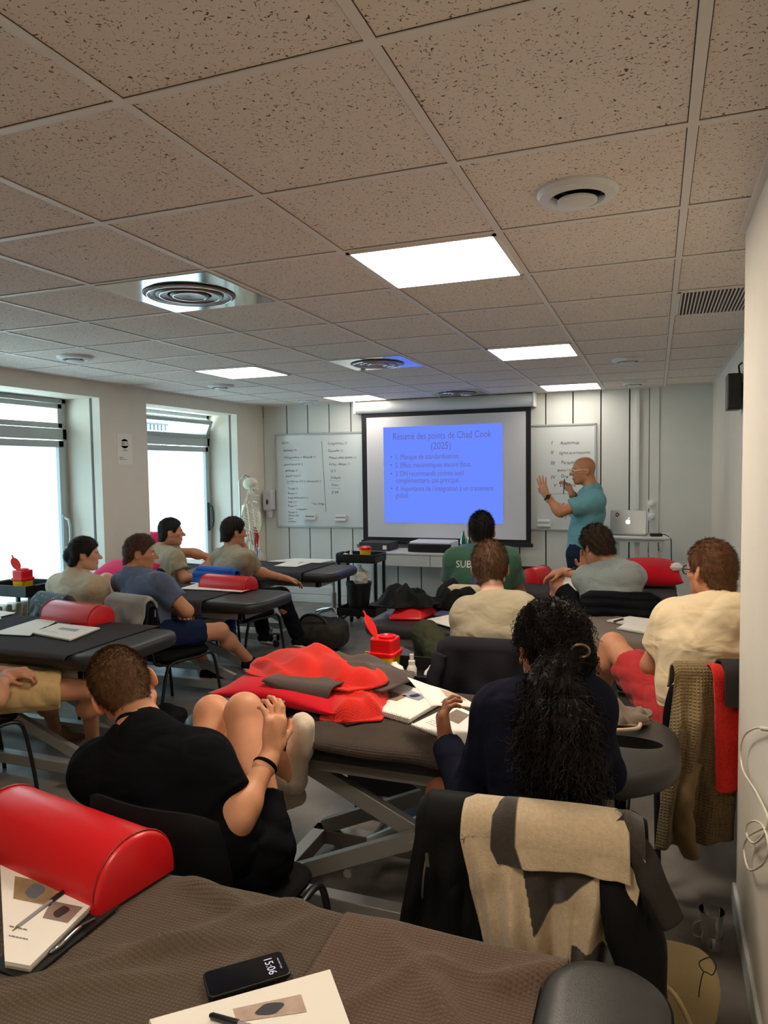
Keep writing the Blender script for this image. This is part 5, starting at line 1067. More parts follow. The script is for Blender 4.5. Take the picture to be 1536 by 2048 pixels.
# ------------------------------------------------------------------ cloth helpers
def grid_faces(nu, nv):
    i = np.arange(nv)[:, None]*(nu+1); j = np.arange(nu)[None]; a = i+j; return np.stack([a, a+1, a+nu+2, a+nu+1], -1).reshape(-1, 4)
def wob(P, seed, f):
    rng = np.random.default_rng(seed); w = np.zeros(len(P))
    for k in range(5):
        a = rng.normal(size=P.shape[1])*f*rng.uniform(.5, 1.6); b = rng.normal(size=P.shape[1])*f*.5; w += np.sin(P@a+rng.uniform(0, 6)+1.3*np.sin(P@b+rng.uniform(0, 6)))
    return w/5
def drape(name, label, cat, c, face, w, lb, lf, m, folds=3, amp=.025, seed=0, th=.008, vcol=None, parent=None, wb=None, skew=0, r=.05, sag=.5, half=.2, group=None, hemw=.02, crum=.006, res=(64, 84)):
    """a garment laid over a chair back: c = middle of the top edge, face = where the sitter looks"""
    nu, nv = res; f = nrm((face[0], face[1], 0)); sd = np.array((f[1], -f[0], 0)); bk = -f; wb = wb or w
    v = np.linspace(-lf, lb, nv+1)[:, None]*np.ones((1, nu+1)); u = np.linspace(-1, 1, nu+1)[None]*np.ones((nv+1, 1))
    rng = np.random.default_rng(seed); ph = rng.uniform(0, 6, 4)
    v = v*(1+hemw*np.sin(u*4+ph[0])*np.sign(v)*(np.abs(v) > .1)); q = r*PI/2; av = np.maximum(np.abs(v)-q, 0); t = np.clip(av/max(lb-q, .05), 0, 1)
    width = w+(wb-w)*t; x = u*width/2+skew*av
    a = np.clip(v/r, -PI/2, PI/2); off = r*np.sin(a); z = r*(np.cos(a)-1)-av*.985
    ex = np.maximum(np.abs(x)-half, 0); z = z-sag*ex*(1-.6*t); x = np.sign(x)*(np.minimum(np.abs(x), half)+ex*math.sqrt(max(0, 1-min(sag, .95)**2)))
    g = np.clip(av/.16, 0, 1); ff = np.sin(u*folds*PI+ph[1]+.9*np.sin(u*2.1+ph[2])+.8*av*4)
    d = amp*g*(.55+.45*ff+.25*np.sin(u*folds*2.3*PI+ph[3])); off = off+np.where(v >= 0, d, -d*.6)
    P2 = np.stack([x.ravel(), av.ravel()*np.sign(v).ravel()], 1); off = off+(crum*wob(P2, seed+9, 26)*1.6).reshape(off.shape)*np.where(v >= 0, 1, -1)*np.clip(g+.25, 0, 1)
    P = A3(c)+x[..., None]*sd+off[..., None]*bk+z[..., None]*np.array((0, 0, 1))
    uv = np.stack([(u*width/2).ravel(), v.ravel()], 1)
    vc = vcol(u.ravel(), v.ravel()) if vcol else None
    return raw(name, P.reshape(-1, 3), grid_faces(nu, nv), m, parent, smooth=180, uv=uv, vcol=vc, solid=th, label=label, cat=cat, group=group, off=1)
def sleeve(name, pts, r, m, parent, seed=0, flat=.6):
    P = np.array(smoothpath(pts, 8)); n = 18; mb = MB(); k = len(P); rr = np.interp(np.linspace(0, 1, k), np.linspace(0, 1, len(r)), r); mb.tube(P, list(rr), n, ry=flat); V = np.array(mb.V)
    C = np.repeat(P, n, 0); N = V-C; N /= np.linalg.norm(N, axis=1)[:, None]+1e-9; V = V+N*(.22*np.repeat(rr, n)*wob(V, seed, 34))[:, None]
    return raw(name, V, mb.F, m, parent, smooth=180)
def cover(name, label, x0, x1, y0, y1, pad, zt, m, amp=.004, seed=0, th=.004, cat='towel', group=None, rot=0, fold=7, droop=.03, step=.014, bumps=()):
    """a cloth spread on a table pad, hanging over its edges; pad = (x0, x1, y0, y1) of the table"""
    nu, nv = max(8, int((x1-x0)/step)), max(8, int((y1-y0)/step)); X, Y = np.meshgrid(np.linspace(x0, x1, nu+1), np.linspace(y0, y1, nv+1)); uv = np.stack([X.ravel(), Y.ravel()], 1)
    if rot: cx, cy = (x0+x1)/2, (y0+y1)/2; X, Y = cx+(X-cx)*math.cos(rot)-(Y-cy)*math.sin(rot), cy+(X-cx)*math.sin(rot)+(Y-cy)*math.cos(rot)
    P2 = np.stack([X.ravel(), Y.ravel()], 1); w = wob(P2, seed, fold).reshape(X.shape); edge = np.abs(wob(P2, seed+3, fold*.6).reshape(X.shape))
    X = X+.006*wob(P2, seed+1, 9).reshape(X.shape); Y = Y+.006*wob(P2, seed+2, 9).reshape(X.shape)
    e = .012; ox = np.where(X < pad[0], X-pad[0], np.where(X > pad[1], X-pad[1], 0)); oy = np.where(Y < pad[2], Y-pad[2], np.where(Y > pad[3], Y-pad[3], 0)); o = np.hypot(ox, oy)
    R = .03; a = np.clip(o/R, 0, PI/2); out = R*np.sin(a); z = zt+.001-(R*(1-np.cos(a))+np.maximum(o-R*PI/2, 0)); h = np.clip((o-.03)/.1, 0, 1)
    out = out+h*.018*(.6+.6*np.sin(P2[:, 0].reshape(X.shape)*22+P2[:, 1].reshape(X.shape)*16+seed)); k = np.where(o > 1e-6, out/np.maximum(o, 1e-6), 0)
    X = np.where(ox != 0, X-ox+ox*k, X); Y = np.where(oy != 0, Y-oy+oy*k, Y)
    rid = np.maximum(0, 1-3.2*np.abs(wob(P2, seed+5, fold*.55).reshape(X.shape)))**2; z = z+amp*(1+w)*(1-h)+amp*2.2*rid*edge*(1-h)
    for bx, by, bl, bw, bh, ba in bumps:      # bunched ridges
        dx, dy = P2[:, 0].reshape(X.shape)-bx, P2[:, 1].reshape(X.shape)-by; p, q = dx*math.cos(ba)+dy*math.sin(ba), -dx*math.sin(ba)+dy*math.cos(ba); z = z+bh*np.exp(-(p/bl)**4-((q-.02*np.sin(p*9))/bw)**2)
    return raw(name, np.stack([X, Y, z], -1).reshape(-1, 3), grid_faces(nu, nv), m, None, smooth=180, uv=uv, solid=th, label=label, cat=cat, group=group, off=1)
def pillow(name, label, c, sx, sy, h, m, rz=0, tilt=(0, 0), seed=0, cat='pillow', group=None, wr=.006, parent=None, sag=.0):
    n = 40; u, v = np.meshgrid(np.linspace(-1, 1, n+1), np.linspace(-1, 1, n+1)); P = []
    prof = np.clip((1-np.abs(u)**2.6)*(1-np.abs(v)**2.6), 0, 1)**.5
    px = u*sx/2*(1-.07*(1-np.abs(v))*np.abs(u)**3); py = v*sy/2*(1-.07*(1-np.abs(u))*np.abs(v)**3)
    Q = np.stack([px.ravel(), py.ravel()], 1); w = wob(Q, seed, 11).reshape(u.shape); edge = np.clip(1.3-prof, 0, 1)
    T = Matrix.Translation(c) @ Matrix.Rotation(rz, 4, 'Z') @ Matrix.Rotation(tilt[0], 4, 'X') @ Matrix.Rotation(tilt[1], 4, 'Y'); T = np.array(T)
    top = np.stack([px, py, prof*h/2+wr*w*2*edge*(prof > .05)-sag*(1-np.minimum(1, (u*u+v*v)))], -1).reshape(-1, 3); bot = np.stack([px, py, -prof*h/2*.8+wr*w*(prof > .05)], -1).reshape(-1, 3)
    V = np.concatenate([top, bot]); V = V@T[:3, :3].T+T[:3, 3]; F = grid_faces(n, n); F = np.concatenate([F, F[:, ::-1]+(n+1)**2])
    o = raw(name, V, F, m, parent, smooth=180, label=label, cat=cat, group=group); me = o.data; bm = bmesh.new(); bm.from_mesh(me); bmesh.ops.remove_doubles(bm, verts=bm.verts, dist=.0004); bm.to_mesh(me); bm.free()
    return o
def bolster(label, a, b, z, w, h, m=None):
    """half-round bolster; a, b = middles of the two end faces on the table"""
    a, b = A3((a[0], a[1], z)), A3((b[0], b[1], z)); d = nrm(b-a); s = np.array((d[1], -d[0], 0)); t = thing('bolster', label, 'bolster', tuple(map(float, (a+b)/2)), 'red half-round bolsters')
    pr = [(-w/2, .0)]+[(-w/2*math.cos(q)*1.0, .012+(h-.012)*math.sin(q)**.85) for q in np.linspace(0.08, PI-.08, 18)]+[(w/2, .0)]; V = []; k = len(pr)
    for l, sc in ((.0, .93), (.012, .985), (.03, 1), (.5, 1.0), (.97, 1), (.988, .985), (1.0, .93)):
        p = lerp(a, b, l); V += [p+s*x*sc+np.array((0, 0, .002+zz*sc)) for x, zz in pr]
    F = [(i*k+j, (i+1)*k+j, (i+1)*k+(j+1) % k, i*k+(j+1) % k) for i in range(6) for j in range(k)]+[tuple(range(k)), tuple(range(7*k-1, 6*k-1, -1))]
    raw('padded_body', V, F, m or M_REDV, t, smooth=46)
    for l in (.028, .972):
        p = lerp(a, b, l); MB().tube([p+s*x*1.004+np.array((0, 0, .003+zz*1.006)) for x, zz in pr[1:-1]], .0022, 6).build('piping', mat('red_piping', (150, 14, 20), .4), t, smooth=60)
    return t
M_INKG = mat('print_grey', (120, 118, 116), .7); M_PEDGE = mat('page_edges', (206, 200, 190), .8)
def quadpad(P, k=1.0): return [A3(p) for p in P]
def booklet(label, P, th, name='notebook', cat='notebook', spiral=None, prints=(), lines=0, under=None, group=None, tilt=0, m=None):
    """a stack of sheets: P = four corners in order (near-left, near-right, far-right, far-left)"""
    P = [A3(p) for p in P]; c = sum(P)/4; t = thing(name, label, cat, tuple(map(float, (c[0], c[1], min(p[2] for p in P)))), group); z = np.array((0, 0, 1.0))
    lvl = [0, th] if th < .004 else [0, th*.5, th]; q = MB(); V = []
    jit = [(.0, .0), (.004, -.003), (.0, .002)]
    for i in range(len(lvl)-1):
        Q = [p+A3((jit[i][0], jit[i][1], 0)) for p in P]; q.add([tuple(p+z*lvl[i]) for p in Q]+[tuple(p+z*(lvl[i+1]-.0003)) for p in Q], [(3, 2, 1, 0), (4, 5, 6, 7), (0, 1, 5, 4), (1, 2, 6, 5), (2, 3, 7, 6), (3, 0, 4, 7)])
    q.build('pages', m or M_PAPER, t)
    def uvp(u, v, h): return P[0]*(1-u)*(1-v)+P[1]*u*(1-v)+P[2]*u*v+P[3]*(1-u)*v+z*(th+h)
    for (u0, u1, v0, v1, col, fg) in prints:
        pr = MB().add([uvp(u0, v0, .0006), uvp(u1, v0, .0006), uvp(u1, v1, .0006), uvp(u0, v1, .0006)], [(0, 1, 2, 3)]).build('photo_print', mat('print_%d_%d_%d' % col, col, .5, var=.15, varscale=40), t)
        if fg:
            fu, fv = (u0+u1)/2, (v0+v1)/2; dw, dh = (u1-u0)*.2, (v1-v0)*.36
            MB().add([uvp(fu+dw*math.cos(a)*(1+.3*math.sin(2*a)), fv+dh*math.sin(a), .0011) for a in np.linspace(0, 2*PI, 16, endpoint=False)], [tuple(range(16))]).build('print_figure', mat('printfg_%d_%d_%d' % fg, fg, .5), pr)
    if lines:
        lb = MB(); rng = random.Random(int(abs(P[0][0])*1000))
        for i in range(lines):
            v = .30-.18*i/max(1, lines); u = .12
            for k in range(rng.randint(3, 6)):
                w = rng.uniform(.03, .09); lb.add([uvp(u, v, .0006), uvp(u+w, v, .0006), uvp(u+w, v+.012, .0006), uvp(u, v+.012, .0006)], [(0, 1, 2, 3)]); u += w+.015
        lb.build('printed_lines', M_INKG, t)
    if spiral is not None:
        e = {'near': (0, 1), 'right': (1, 2), 'far': (2, 3), 'left': (3, 0)}[spiral]; a, b = P[e[0]], P[e[1]]; n = 26; coil = MB(); inn = nrm(c-(a+b)/2); inn[2] = 0
        for i in range(n):
            p = lerp(a, b, (i+.5)/n)+z*(th*.5); coil.tube([p+inn*.007*math.cos(g)+z*(th*.5+.004)*math.sin(g) for g in np.linspace(0, 2*PI, 11)], .0009, 5)
        coil.build('spiral_binding', mat('coil_wire', (206, 204, 200), .3, metal=.3), t, smooth=60)
    return t
def pen(label, a, b, col=(20, 22, 30), clear=True, group='pens'):
    a, b = A3(a), A3(b); d = nrm(b-a); L = np.linalg.norm(b-a); t = thing('pen', label, 'pen', tuple(map(float, (a+b)/2)), group)
    MB().tube([a+d*.012, a+d*L*.72], .0042, 8).build('barrel', mat('clear_barrel', (196, 196, 200), .1, trans=.5) if clear else mat('pen_%d_%d_%d' % col, col, .3), t, smooth=50)
    MB().tube([a+d*L*.6, b-d*.004, b], [.0055, .0052, .003], 8).build('cap', mat('pencap_%d_%d_%d' % col, col, .35), t, smooth=50)
    MB().tube([a, a+d*.012, a+d*.02], [.0008, .0025, .004], 8).build('tip', mat('brass_tip', (176, 140, 80), .3, metal=.8), t, smooth=50)
    return t
def phone(label, c, rz, z, screen=True, w=.072, l=.15, m=None):
    t = thing('phone', label, 'phone', (c[0], c[1], z)); T = Matrix.Translation((c[0], c[1], z)) @ Matrix.Rotation(rz, 4, 'Z')
    b = MB().prism(rrect(-w/2, w/2, -l/2, l/2, .011, 5), 0.001, .0085); raw('body', [tuple(T @ Vector(v)) for v in b.V], b.F, m or M_BLACKM, t, bevel=.0015)
    s = MB().prism(rrect(-w/2+.003, w/2-.003, -l/2+.003, l/2-.003, .009, 5), .0085, .0090); raw('screen', [tuple(T @ Vector(v)) for v in s.V], s.F, mat('phone_glass', (16, 16, 20), .08), t)
    return t, T
# ------------------------------------------------------------------ cloth on the tables
TW = lambda n, c, k=38, st=.55, **q: fabric(n, c, k, st, kind='waffle', **q)
M_BROWN = TW('brown_waffle', (84, 72, 60)); M_BROWN2 = TW('brown_waffle_light', (94, 76, 64)); M_GREYW = TW('dark_grey_waffle', (72, 64, 58)); M_CHAR = fabric('charcoal_cover', (66, 63, 66), 260, .2); M_TAUPE = fabric('taupe_sheet', (110, 98, 88), 240, .2)
M_REDT = TW('red_waffle', (216, 44, 34), 45); M_GREYT = fabric('grey_terry', (84, 74, 70), 300, .7); M_REDP = fabric('red_pillow_cloth', (200, 14, 36), 220, .15); M_PINK = fabric('pink_pillow_cloth', (214, 40, 96), 220, .15)
T1 = (-2.05, .06, .70, 1.325); T2 = (-1.70, .085, 2.20, 2.86); T3 = (-1.69, .10, 4.0, 4.63); T4 = (-1.40, .12, 5.42, 6.1); T5 = (-4.45, -2.62, 2.84, 3.56); T6 = (-4.5, -2.62, 4.38, 5.0); T7 = (-4.95, -2.72, 5.86, 6.55)
cover('towel', 'brown waffle towel on the foreground table under the phone', -1.98, -.60, .60, 1.47, T1, .712, M_BROWN, .004, 1, fold=5, group='brown waffle towels on the foreground table', bumps=((-.90, 1.30, .10, .022, .026, -.45), (-.80, 1.24, .20, .020, .014, .75), (-.95, 1.06, .30, .018, .013, .62), (-1.05, .92, .3, .02, .012, .5), (-.70, 1.20, .12, .012, .010, 1.1), (-.85, 1.14, .22, .012, .009, .3)))
cover('towel', 'lighter brown waffle towel at the right end of the foreground table', -.60, -.145, .62, 1.44, T1, .714, M_BROWN2, .006, 4, fold=8, group='brown waffle towels on the foreground table', bumps=((-.20, 1.27, .08, .025, .026, .4), (-.4, 1.2, .15, .02, .014, 2.2), (-.30, 1.08, .2, .018, .012, 1.9), (-.48, 1.12, .15, .015, .010, .8), (-.33, 1.24, .1, .012, .012, -.3)))
cover('towel', 'dark grey waffle towel on the table between the pillow and the held papers', -1.28, -.52, 2.155, 2.84, T2, .72, M_GREYW, .004, 6, rot=-.03, bumps=((-1.1, 2.35, .1, .02, .012, .4),))
cover('table_sheet', 'taupe sheet hanging over the right middle table', -.78, .02, 3.84, 4.72, T3, .72, M_TAUPE, .002, 7, cat='sheet', fold=5)
cover('table_sheet', 'charcoal cover on the table with the red pillow by the presenter', -1.1, .17, 5.34, 6.2, T4, .72, M_CHAR, .0015, 8, cat='sheet', fold=5)
cover('table_sheet', 'charcoal cover on the left table with the open notebooks', -4.44, -2.82, 2.80, 3.66, T5, .72, M_CHAR, .0015, 9, cat='sheet', fold=5)
cover('table_sheet', 'charcoal cover on the left middle table beside the slate blue t-shirt', -4.46, -3.06, 4.26, 5.06, T6, .72, M_CHAR, .0015, 10, cat='sheet', fold=5)
cover('table_sheet', 'dark cover on the far left table near the skeleton', -4.5, -3.02, 5.76, 6.62, T7, .72, M_CHAR, .0015, 11, cat='sheet', fold=5)
# foreground table
bolster('large red bolster in the foreground at lower left', (-1.56, 1.335), (-1.06, 1.245), .728, .215, .125)
booklet('thick printed notebook at the lower left of the foreground table', [(-1.132, 0.958, 0.732), (-1.077, 0.964, 0.732), (-1.118, 1.223, 0.732), (-1.428, 1.208, 0.732)], .016, prints=((.15, .62, .60, .86, (150, 128, 96), (96, 108, 120)), (.60, .96, .46, .66, (140, 118, 110), (60, 44, 44))), lines=2)
t = thing('clipboard', 'clipboard with papers under the thick notebook in the foreground', 'clipboard', (-1.15, 1.0, .722))
MB().add([tuple(A3(p)+A3((0, 0, h))) for h in (-.004, -.001) for p in ((-1.065, 0.944, 0.732), (-1.063, 1.184, 0.732), (-1.169, 1.230, 0.732), (-1.165, 0.954, 0.732))], [(3, 2, 1, 0), (4, 5, 6, 7), (0, 1, 5, 4), (1, 2, 6, 5), (2, 3, 7, 6), (3, 0, 4, 7)]).build('board', M_DARKPL, t)
MB().tube(smoothpath([(-1.082, 1.016, 0.735), (-1.072, 1.032, 0.742), (-1.077, 1.075, 0.742), (-1.081, 1.109, 0.738)]), .0035, 8).build('clip', M_CHROME, t, smooth=60); MB().tube([(-1.079, 1.097, 0.740), (-1.065, 1.117, 0.744)], .005, 8).build('clip_lever', M_BLACKM, t, smooth=60)
pen('ballpoint with a black cap lying on the thick notebook', (-1.187, 1.025, 0.749), (-1.191, 1.194, 0.752))
ph, T = phone('black phone on the brown towel showing the time', (-.693, 1.092), -.80, .728)
def ptext(name, s, size, x, y, width, m): W, F = text('t', s, size, None, 'raw', (0, 0, 0), ex=(1, 0, 0), ey=(0, 1, 0), align='CENTER', width=width); raw(name, [tuple(T @ (Vector((x, y, .0093))+Vector((float(v[0]), float(v[1]), 0)))) for v in W], F, m, ph)
ptext('clock_digits', '15:06', .022, 0, .036, .044, emat('clock_light', (206, 196, 206), .3)); ptext('date_line', 'mercredi 11 juin', .005, 0, .060, .03, MATS['clock_light'])
booklet('printed notebook at the bottom edge of the photo', [(-0.712, 0.881, 0.734), (-0.425, 0.984, 0.734), (-0.552, 1.143, 0.734), (-0.784, 0.933, 0.734)], .012, prints=((.42, .80, .50, .74, (178, 156, 140), (40, 40, 50)),), lines=2)
pen('ballpoint with a black cap on the bottom notebook', (-0.552, 0.969, 0.750), (-0.686, 0.965, 0.752))
# middle table: pillow, towels, booklets
pillow('pillow', 'red pillow under the heaped towels on the middle table', (-1.36, 2.60, .765), .60, .44, .10, M_REDP, rz=-.12, seed=2, wr=.010)
def heap(name, label, c, rx, ry, h, m, seed, rz=0, th=.007, flat=.55, ragged=.12, base=.72, amp=.02, group=None, sk=1.0, ribs=11):
    n = 70; u, v = np.meshgrid(np.linspace(-1, 1, n+1), np.linspace(-1, 1, n+1)); sq = np.maximum(np.abs(u), np.abs(v)); ci = np.hypot(u, v)+1e-9; k = sq/ci*(1-flat)+flat; x, y = u*k, v*k
    P2 = np.stack([x.ravel(), y.ravel()], 1); rr = np.clip(np.hypot(x, y), 0, 1.2); rag = 1+ragged*wob(np.stack([np.cos(np.arctan2(y, x)).ravel(), np.sin(np.arctan2(y, x)).ravel()], 1), seed, 2.5).reshape(x.shape); dome = np.clip(1-rr**2.6, 0, 1)**.8
    w = wob(P2, seed+1, ribs*.32).reshape(x.shape); fold = 1-2*np.abs(np.sin(P2[:, 0]*3.1*sk+P2[:, 1]*2.2+1.4*wob(P2, seed+2, 2.6)*2)).reshape(x.shape); z = h*dome*(.9+.25*w)+amp*(fold*.5+w)*np.clip(dome*2+.25, 0, 1)
    X, Y = x*rx*rag, y*ry*rag; cs, sn = math.cos(rz), math.sin(rz)
    return raw(name, np.stack([c[0]+X*cs-Y*sn, c[1]+X*sn+Y*cs, base+np.maximum(z, .004)+c[2]], -1).reshape(-1, 3), grid_faces(n, n), m, None, smooth=180, uv=np.stack([(x*rx).ravel(), (y*ry).ravel()], 1), solid=th, label=label, cat='towel', group=group, off=1)
heap('towel', 'grey terry towel folded on the red pillow, behind the red towel', (-1.22, 2.74, .07), .30, .17, .075, M_GREYT, 21, rz=-.15, base=.72)
heap('towel', 'crumpled red waffle towel heaped on the red pillow', (-1.33, 2.66, .085), .36, .18, .085, M_REDT, 23, rz=-.2, base=.72, amp=.028, ragged=.2)
heap('towel', 'tail of a red waffle towel fallen beside the pillow', (-1.08, 2.55, .0), .13, .20, .09, M_REDT, 31, rz=.25, base=.73, amp=.02)
cover('towel', 'grey terry towel hanging over the front of the red pillow', -1.42, -1.13, 2.40, 2.66, (-2, 0, 2.47, 3), .825, M_GREYT, .006, 15, rot=-.28)
setprops(MB().add([(-1.347, 2.360, 0.795), (-1.300, 2.360, 0.788), (-1.326, 2.350, 0.735), (-1.349, 2.350, 0.742), (-1.346, 2.357, 0.796), (-1.299, 2.357, 0.789), (-1.324, 2.347, 0.736), (-1.348, 2.347, 0.743)], [(0, 1, 2, 3), (7, 6, 5, 4), (0, 4, 5, 1), (1, 5, 6, 2), (2, 6, 7, 3), (3, 7, 4, 0)]).build('care_tag', M_PAPER), 'white care tag sticking out of the red pillow', 'tag')
phone('dark phone tucked between the red pillow and the notebook', (-1.07, 2.40), .9, .730)
booklet('open-faced spiral notebook left of the raised sheet on the middle table', [(-1.095, 2.523, 0.735), (-0.829, 2.419, 0.735), (-0.771, 2.693, 0.735), (-1.005, 2.824, 0.735)], .018, spiral='near', prints=((.14, .48, .40, .66, (150, 122, 88), (70, 90, 120)), (.40, .74, .62, .86, (150, 150, 166), (40, 36, 40))), lines=2, name='notebook')
booklet('spiral notebook lying open under the woman’s hand', [(-0.816, 2.405, 0.732), (-0.542, 2.254, 0.732), (-0.544, 2.517, 0.732), (-0.733, 2.664, 0.732)], .008, spiral='near', prints=((.2, .52, .5, .9, (128, 112, 100), None),), lines=3)
def bent_sheet(label, P, bend, m):
    P = [A3(p) for p in P]; n = 16; u, v = np.meshgrid(np.linspace(0, 1, n+1), np.linspace(0, 1, n+1)); u3, v3 = u[..., None], v[..., None]; Q = P[0]*(1-u3)*(1-v3)+P[1]*u3*(1-v3)+P[2]*u3*v3+P[3]*(1-u3)*v3; N = nrm(np.cross(P[1]-P[0], P[3]-P[0])); Q = Q+N*(bend*np.sin(PI*u)*np.sin(PI*v*.9+.2))[..., None]
    t = thing('paper_sheet', label, 'paper', tuple(map(float, P[0]))); raw('sheet', Q.reshape(-1, 3), grid_faces(n, n), m, t, smooth=180, solid=.0008)
    pq = Q[4:10, 6:13].reshape(-1, 3)+N*.001; raw('photo_print', pq, grid_faces(6, 5), mat('print_150_118_96', (190, 160, 136), .5), t, smooth=180); return t
bent_sheet('printed sheet held up by the long-haired woman', [(-0.656, 2.130, 0.909), (-0.526, 2.280, 0.865), (-0.606, 2.420, 0.840), (-0.827, 2.400, 0.911)], .02, M_PAPER)
# ------------------------------------------------------------------ other tables
bolster('red bolster on the left table with the open notebooks', (-3.66, 3.575), (-3.19, 3.50), .726, .20, .115)
bolster('red bolster on the left middle table, in front of the blue puffer jacket', (-3.42, 4.93), (-2.96, 4.87), .726, .19, .105)
bolster('small red bolster standing end-on near the presenter', (-.94, 5.78), (-.86, 6.0), .726, .18, .12)
pillow('pillow', 'red pillow beside the man in pale grey, by the right wall', (-.06, 5.90, .83), .50, .36, .20, M_REDP, rz=.05, tilt=(.25, 0), seed=5)
tg = crumple(.15, 5.80, .865, .035, 'white paper tag on the corner of the red pillow by the wall', name='tag', seed=8, group=None); tg['category'] = 'tag'
pillow('pillow', 'bright pink pillow behind the woman in beige', (-4.12, 4.78, .83), .52, .34, .17, M_PINK, rz=.05, tilt=(.35, 0), seed=6)
pillow('pillow', 'pink pillow partly hidden by the window pillar', (-4.90, 6.14, .91), .34, .30, .12, M_PINK, rz=.1, tilt=(1.2, 0), seed=7)
booklet('printed booklet lying nearest the edge of the left table', [(-3.375, 3.138, 0.732), (-3.025, 3.067, 0.732), (-3.086, 3.364, 0.732), (-3.432, 3.389, 0.732)], .010, lines=2, prints=((.3, .75, .5, .68, (150, 150, 152), None),))
t = booklet('open clipboard with white sheets on the left table', [(-3.616, 3.063, 0.732), (-3.350, 3.093, 0.732), (-3.526, 3.500, 0.732), (-3.684, 3.468, 0.732)], .004, name='clipboard', cat='clipboard'); pen('black pen between the clipboard and the booklet on the left table', (-3.349, 3.106, 0.735), (-3.436, 3.300, 0.735), clear=False)
booklet('white sheet at the far left end of the left table', [(-4.028, 3.380, 0.732), (-3.988, 3.458, 0.732), (-3.997, 3.593, 0.732), (-4.165, 3.614, 0.732)], .003, name='paper_sheet', cat='paper')
phone('white phone lying near the left edge on the left table', (-4.0, 3.42), 1.0, .729, m=M_WHITEPL); phone('dark phone beside the bolster on the left table', (-3.42, 3.44), 1.3, .729)
booklet('open booklet on the left middle table, left page', [(-3.537, 4.733, 0.732), (-3.233, 4.746, 0.732), (-3.254, 4.967, 0.732), (-3.561, 5.015, 0.732)], .005, lines=2); booklet('open booklet on the left middle table, right page by the bolster', [(-3.233, 4.746, 0.732), (-2.960, 4.728, 0.732), (-2.977, 4.993, 0.732), (-3.242, 4.970, 0.732)], .006, lines=4)
booklet('white sheet behind the open booklet on the left middle table', [(-3.639, 5.020, 0.732), (-3.348, 4.966, 0.732), (-3.360, 5.154, 0.732), (-3.631, 5.223, 0.732)], .002, name='paper_sheet', cat='paper'); pen('dark pen on the open booklet of the left middle table', (-3.316, 4.976, 0.736), (-3.303, 5.088, 0.736), clear=False); phone('phone in a red case by the bolster on the left middle table', (-3.26, 4.86), 1.2, .729, m=mat('red_case', (150, 30, 40), .4))
booklet('papers on the far left table nearest its right end', [(-3.484, 6.163, 0.732), (-3.238, 6.152, 0.732), (-3.231, 6.462, 0.732), (-3.503, 6.474, 0.732)], .003, name='paper_sheet', cat='paper'); booklet('papers along the back of the far left table', [(-3.725, 6.458, 0.732), (-3.142, 6.485, 0.732), (-3.103, 6.786, 0.732), (-3.565, 6.756, 0.732)], .003, name='paper_sheet', cat='paper', lines=3); pen('dark pen on the papers of the far left table', (-3.316, 6.345, 0.734), (-3.340, 6.499, 0.734), clear=False)
booklet('white papers beyond the reaching arm on the far left table', [(-4.542, 6.125, 0.732), (-4.251, 6.079, 0.732), (-4.367, 6.336, 0.732), (-4.630, 6.356, 0.732)], .004, name='paper_sheet', cat='paper')
setprops(MB().tube(smoothpath([(-4.25, 6.1, .735), (-4.2, 6.15, .75), (-4.1, 6.2, .745)]), [.02]*13, 8).build('pencil_case', M_DARKPL, None, smooth=60), 'dark pencil case on the papers past the reaching arm', 'pencil case')
t = thing('bolster', 'small red wedge cushion beneath the black jacket on the right middle table', 'bolster', (-1.45, 4.25, .72), 'red half-round bolsters')
W_ = [(-1.56, 4.13), (-1.33, 4.18), (-1.30, 4.42), (-1.53, 4.40)]; MB().add([(*p, .723) for p in W_]+[(-1.52, 4.22, .80), (-1.36, 4.25, .81), (-1.34, 4.36, .81), (-1.5, 4.34, .80)], [(3, 2, 1, 0), (4, 5, 6, 7), (0, 1, 5, 4), (1, 2, 6, 5), (2, 3, 7, 6), (3, 0, 4, 7)]).build('padded_body', M_REDV, t, bevel=.02, smooth=40)
M_JBLK = fabric('black_shell', (26, 26, 27), 90, .25, rough=.6); M_JDARK = fabric('dark_jacket', (38, 36, 42), 200, .25)
t = heap('jacket', 'black jacket crumpled over the small red wedge cushion', (-1.50, 4.34, .06), .20, .17, .10, M_JBLK, 41, base=.73, amp=.045, ragged=.35); t['category'] = 'jacket'
t = heap('jacket', 'second dark jacket bunched behind the wedge cushion', (-1.28, 4.56, .0), .20, .10, .16, M_JBLK, 45, base=.735, amp=.05, ragged=.35); t['category'] = 'jacket'
t = heap('towel', 'blue folded cloth under the brown pouch on the right middle table', (-1.20, 4.40, .0), .12, .10, .006, fabric('blue_cloth', (62, 62, 110)), 48, base=.722, amp=.003)
setprops(MB().box((-1.17, 4.42, .727), (-.95, 4.56, .775), rz=-.15).build('pouch', mat('brown_leather', (70, 48, 42), .45), None, bevel=.018, smooth=50), 'brown leather pouch on the right middle table', 'pouch')
pen('yellow highlighter beside the brown pouch', (-1.166, 4.464, 0.740), (-1.209, 4.413, 0.760), col=(214, 206, 40), clear=False)
booklet('sheets of paper in front of the brown pouch', [(-1.316, 4.167, 0.732), (-1.097, 4.001, 0.732), (-1.105, 4.262, 0.732), (-1.199, 4.378, 0.732)], .005, name='paper_sheet', cat='paper', lines=2)
t = booklet('black clipboard with white sheets on the taupe sheet', [(-0.269, 4.439, 0.732), (0.022, 4.263, 0.732), (0.070, 4.512, 0.732), (-0.147, 4.597, 0.732)], .010, name='clipboard', cat='clipboard'); MB().tube([(-0.224, 4.388, 0.745), (-0.177, 4.462, 0.748)], .006, 8).build('clip', M_BLACKM, t)
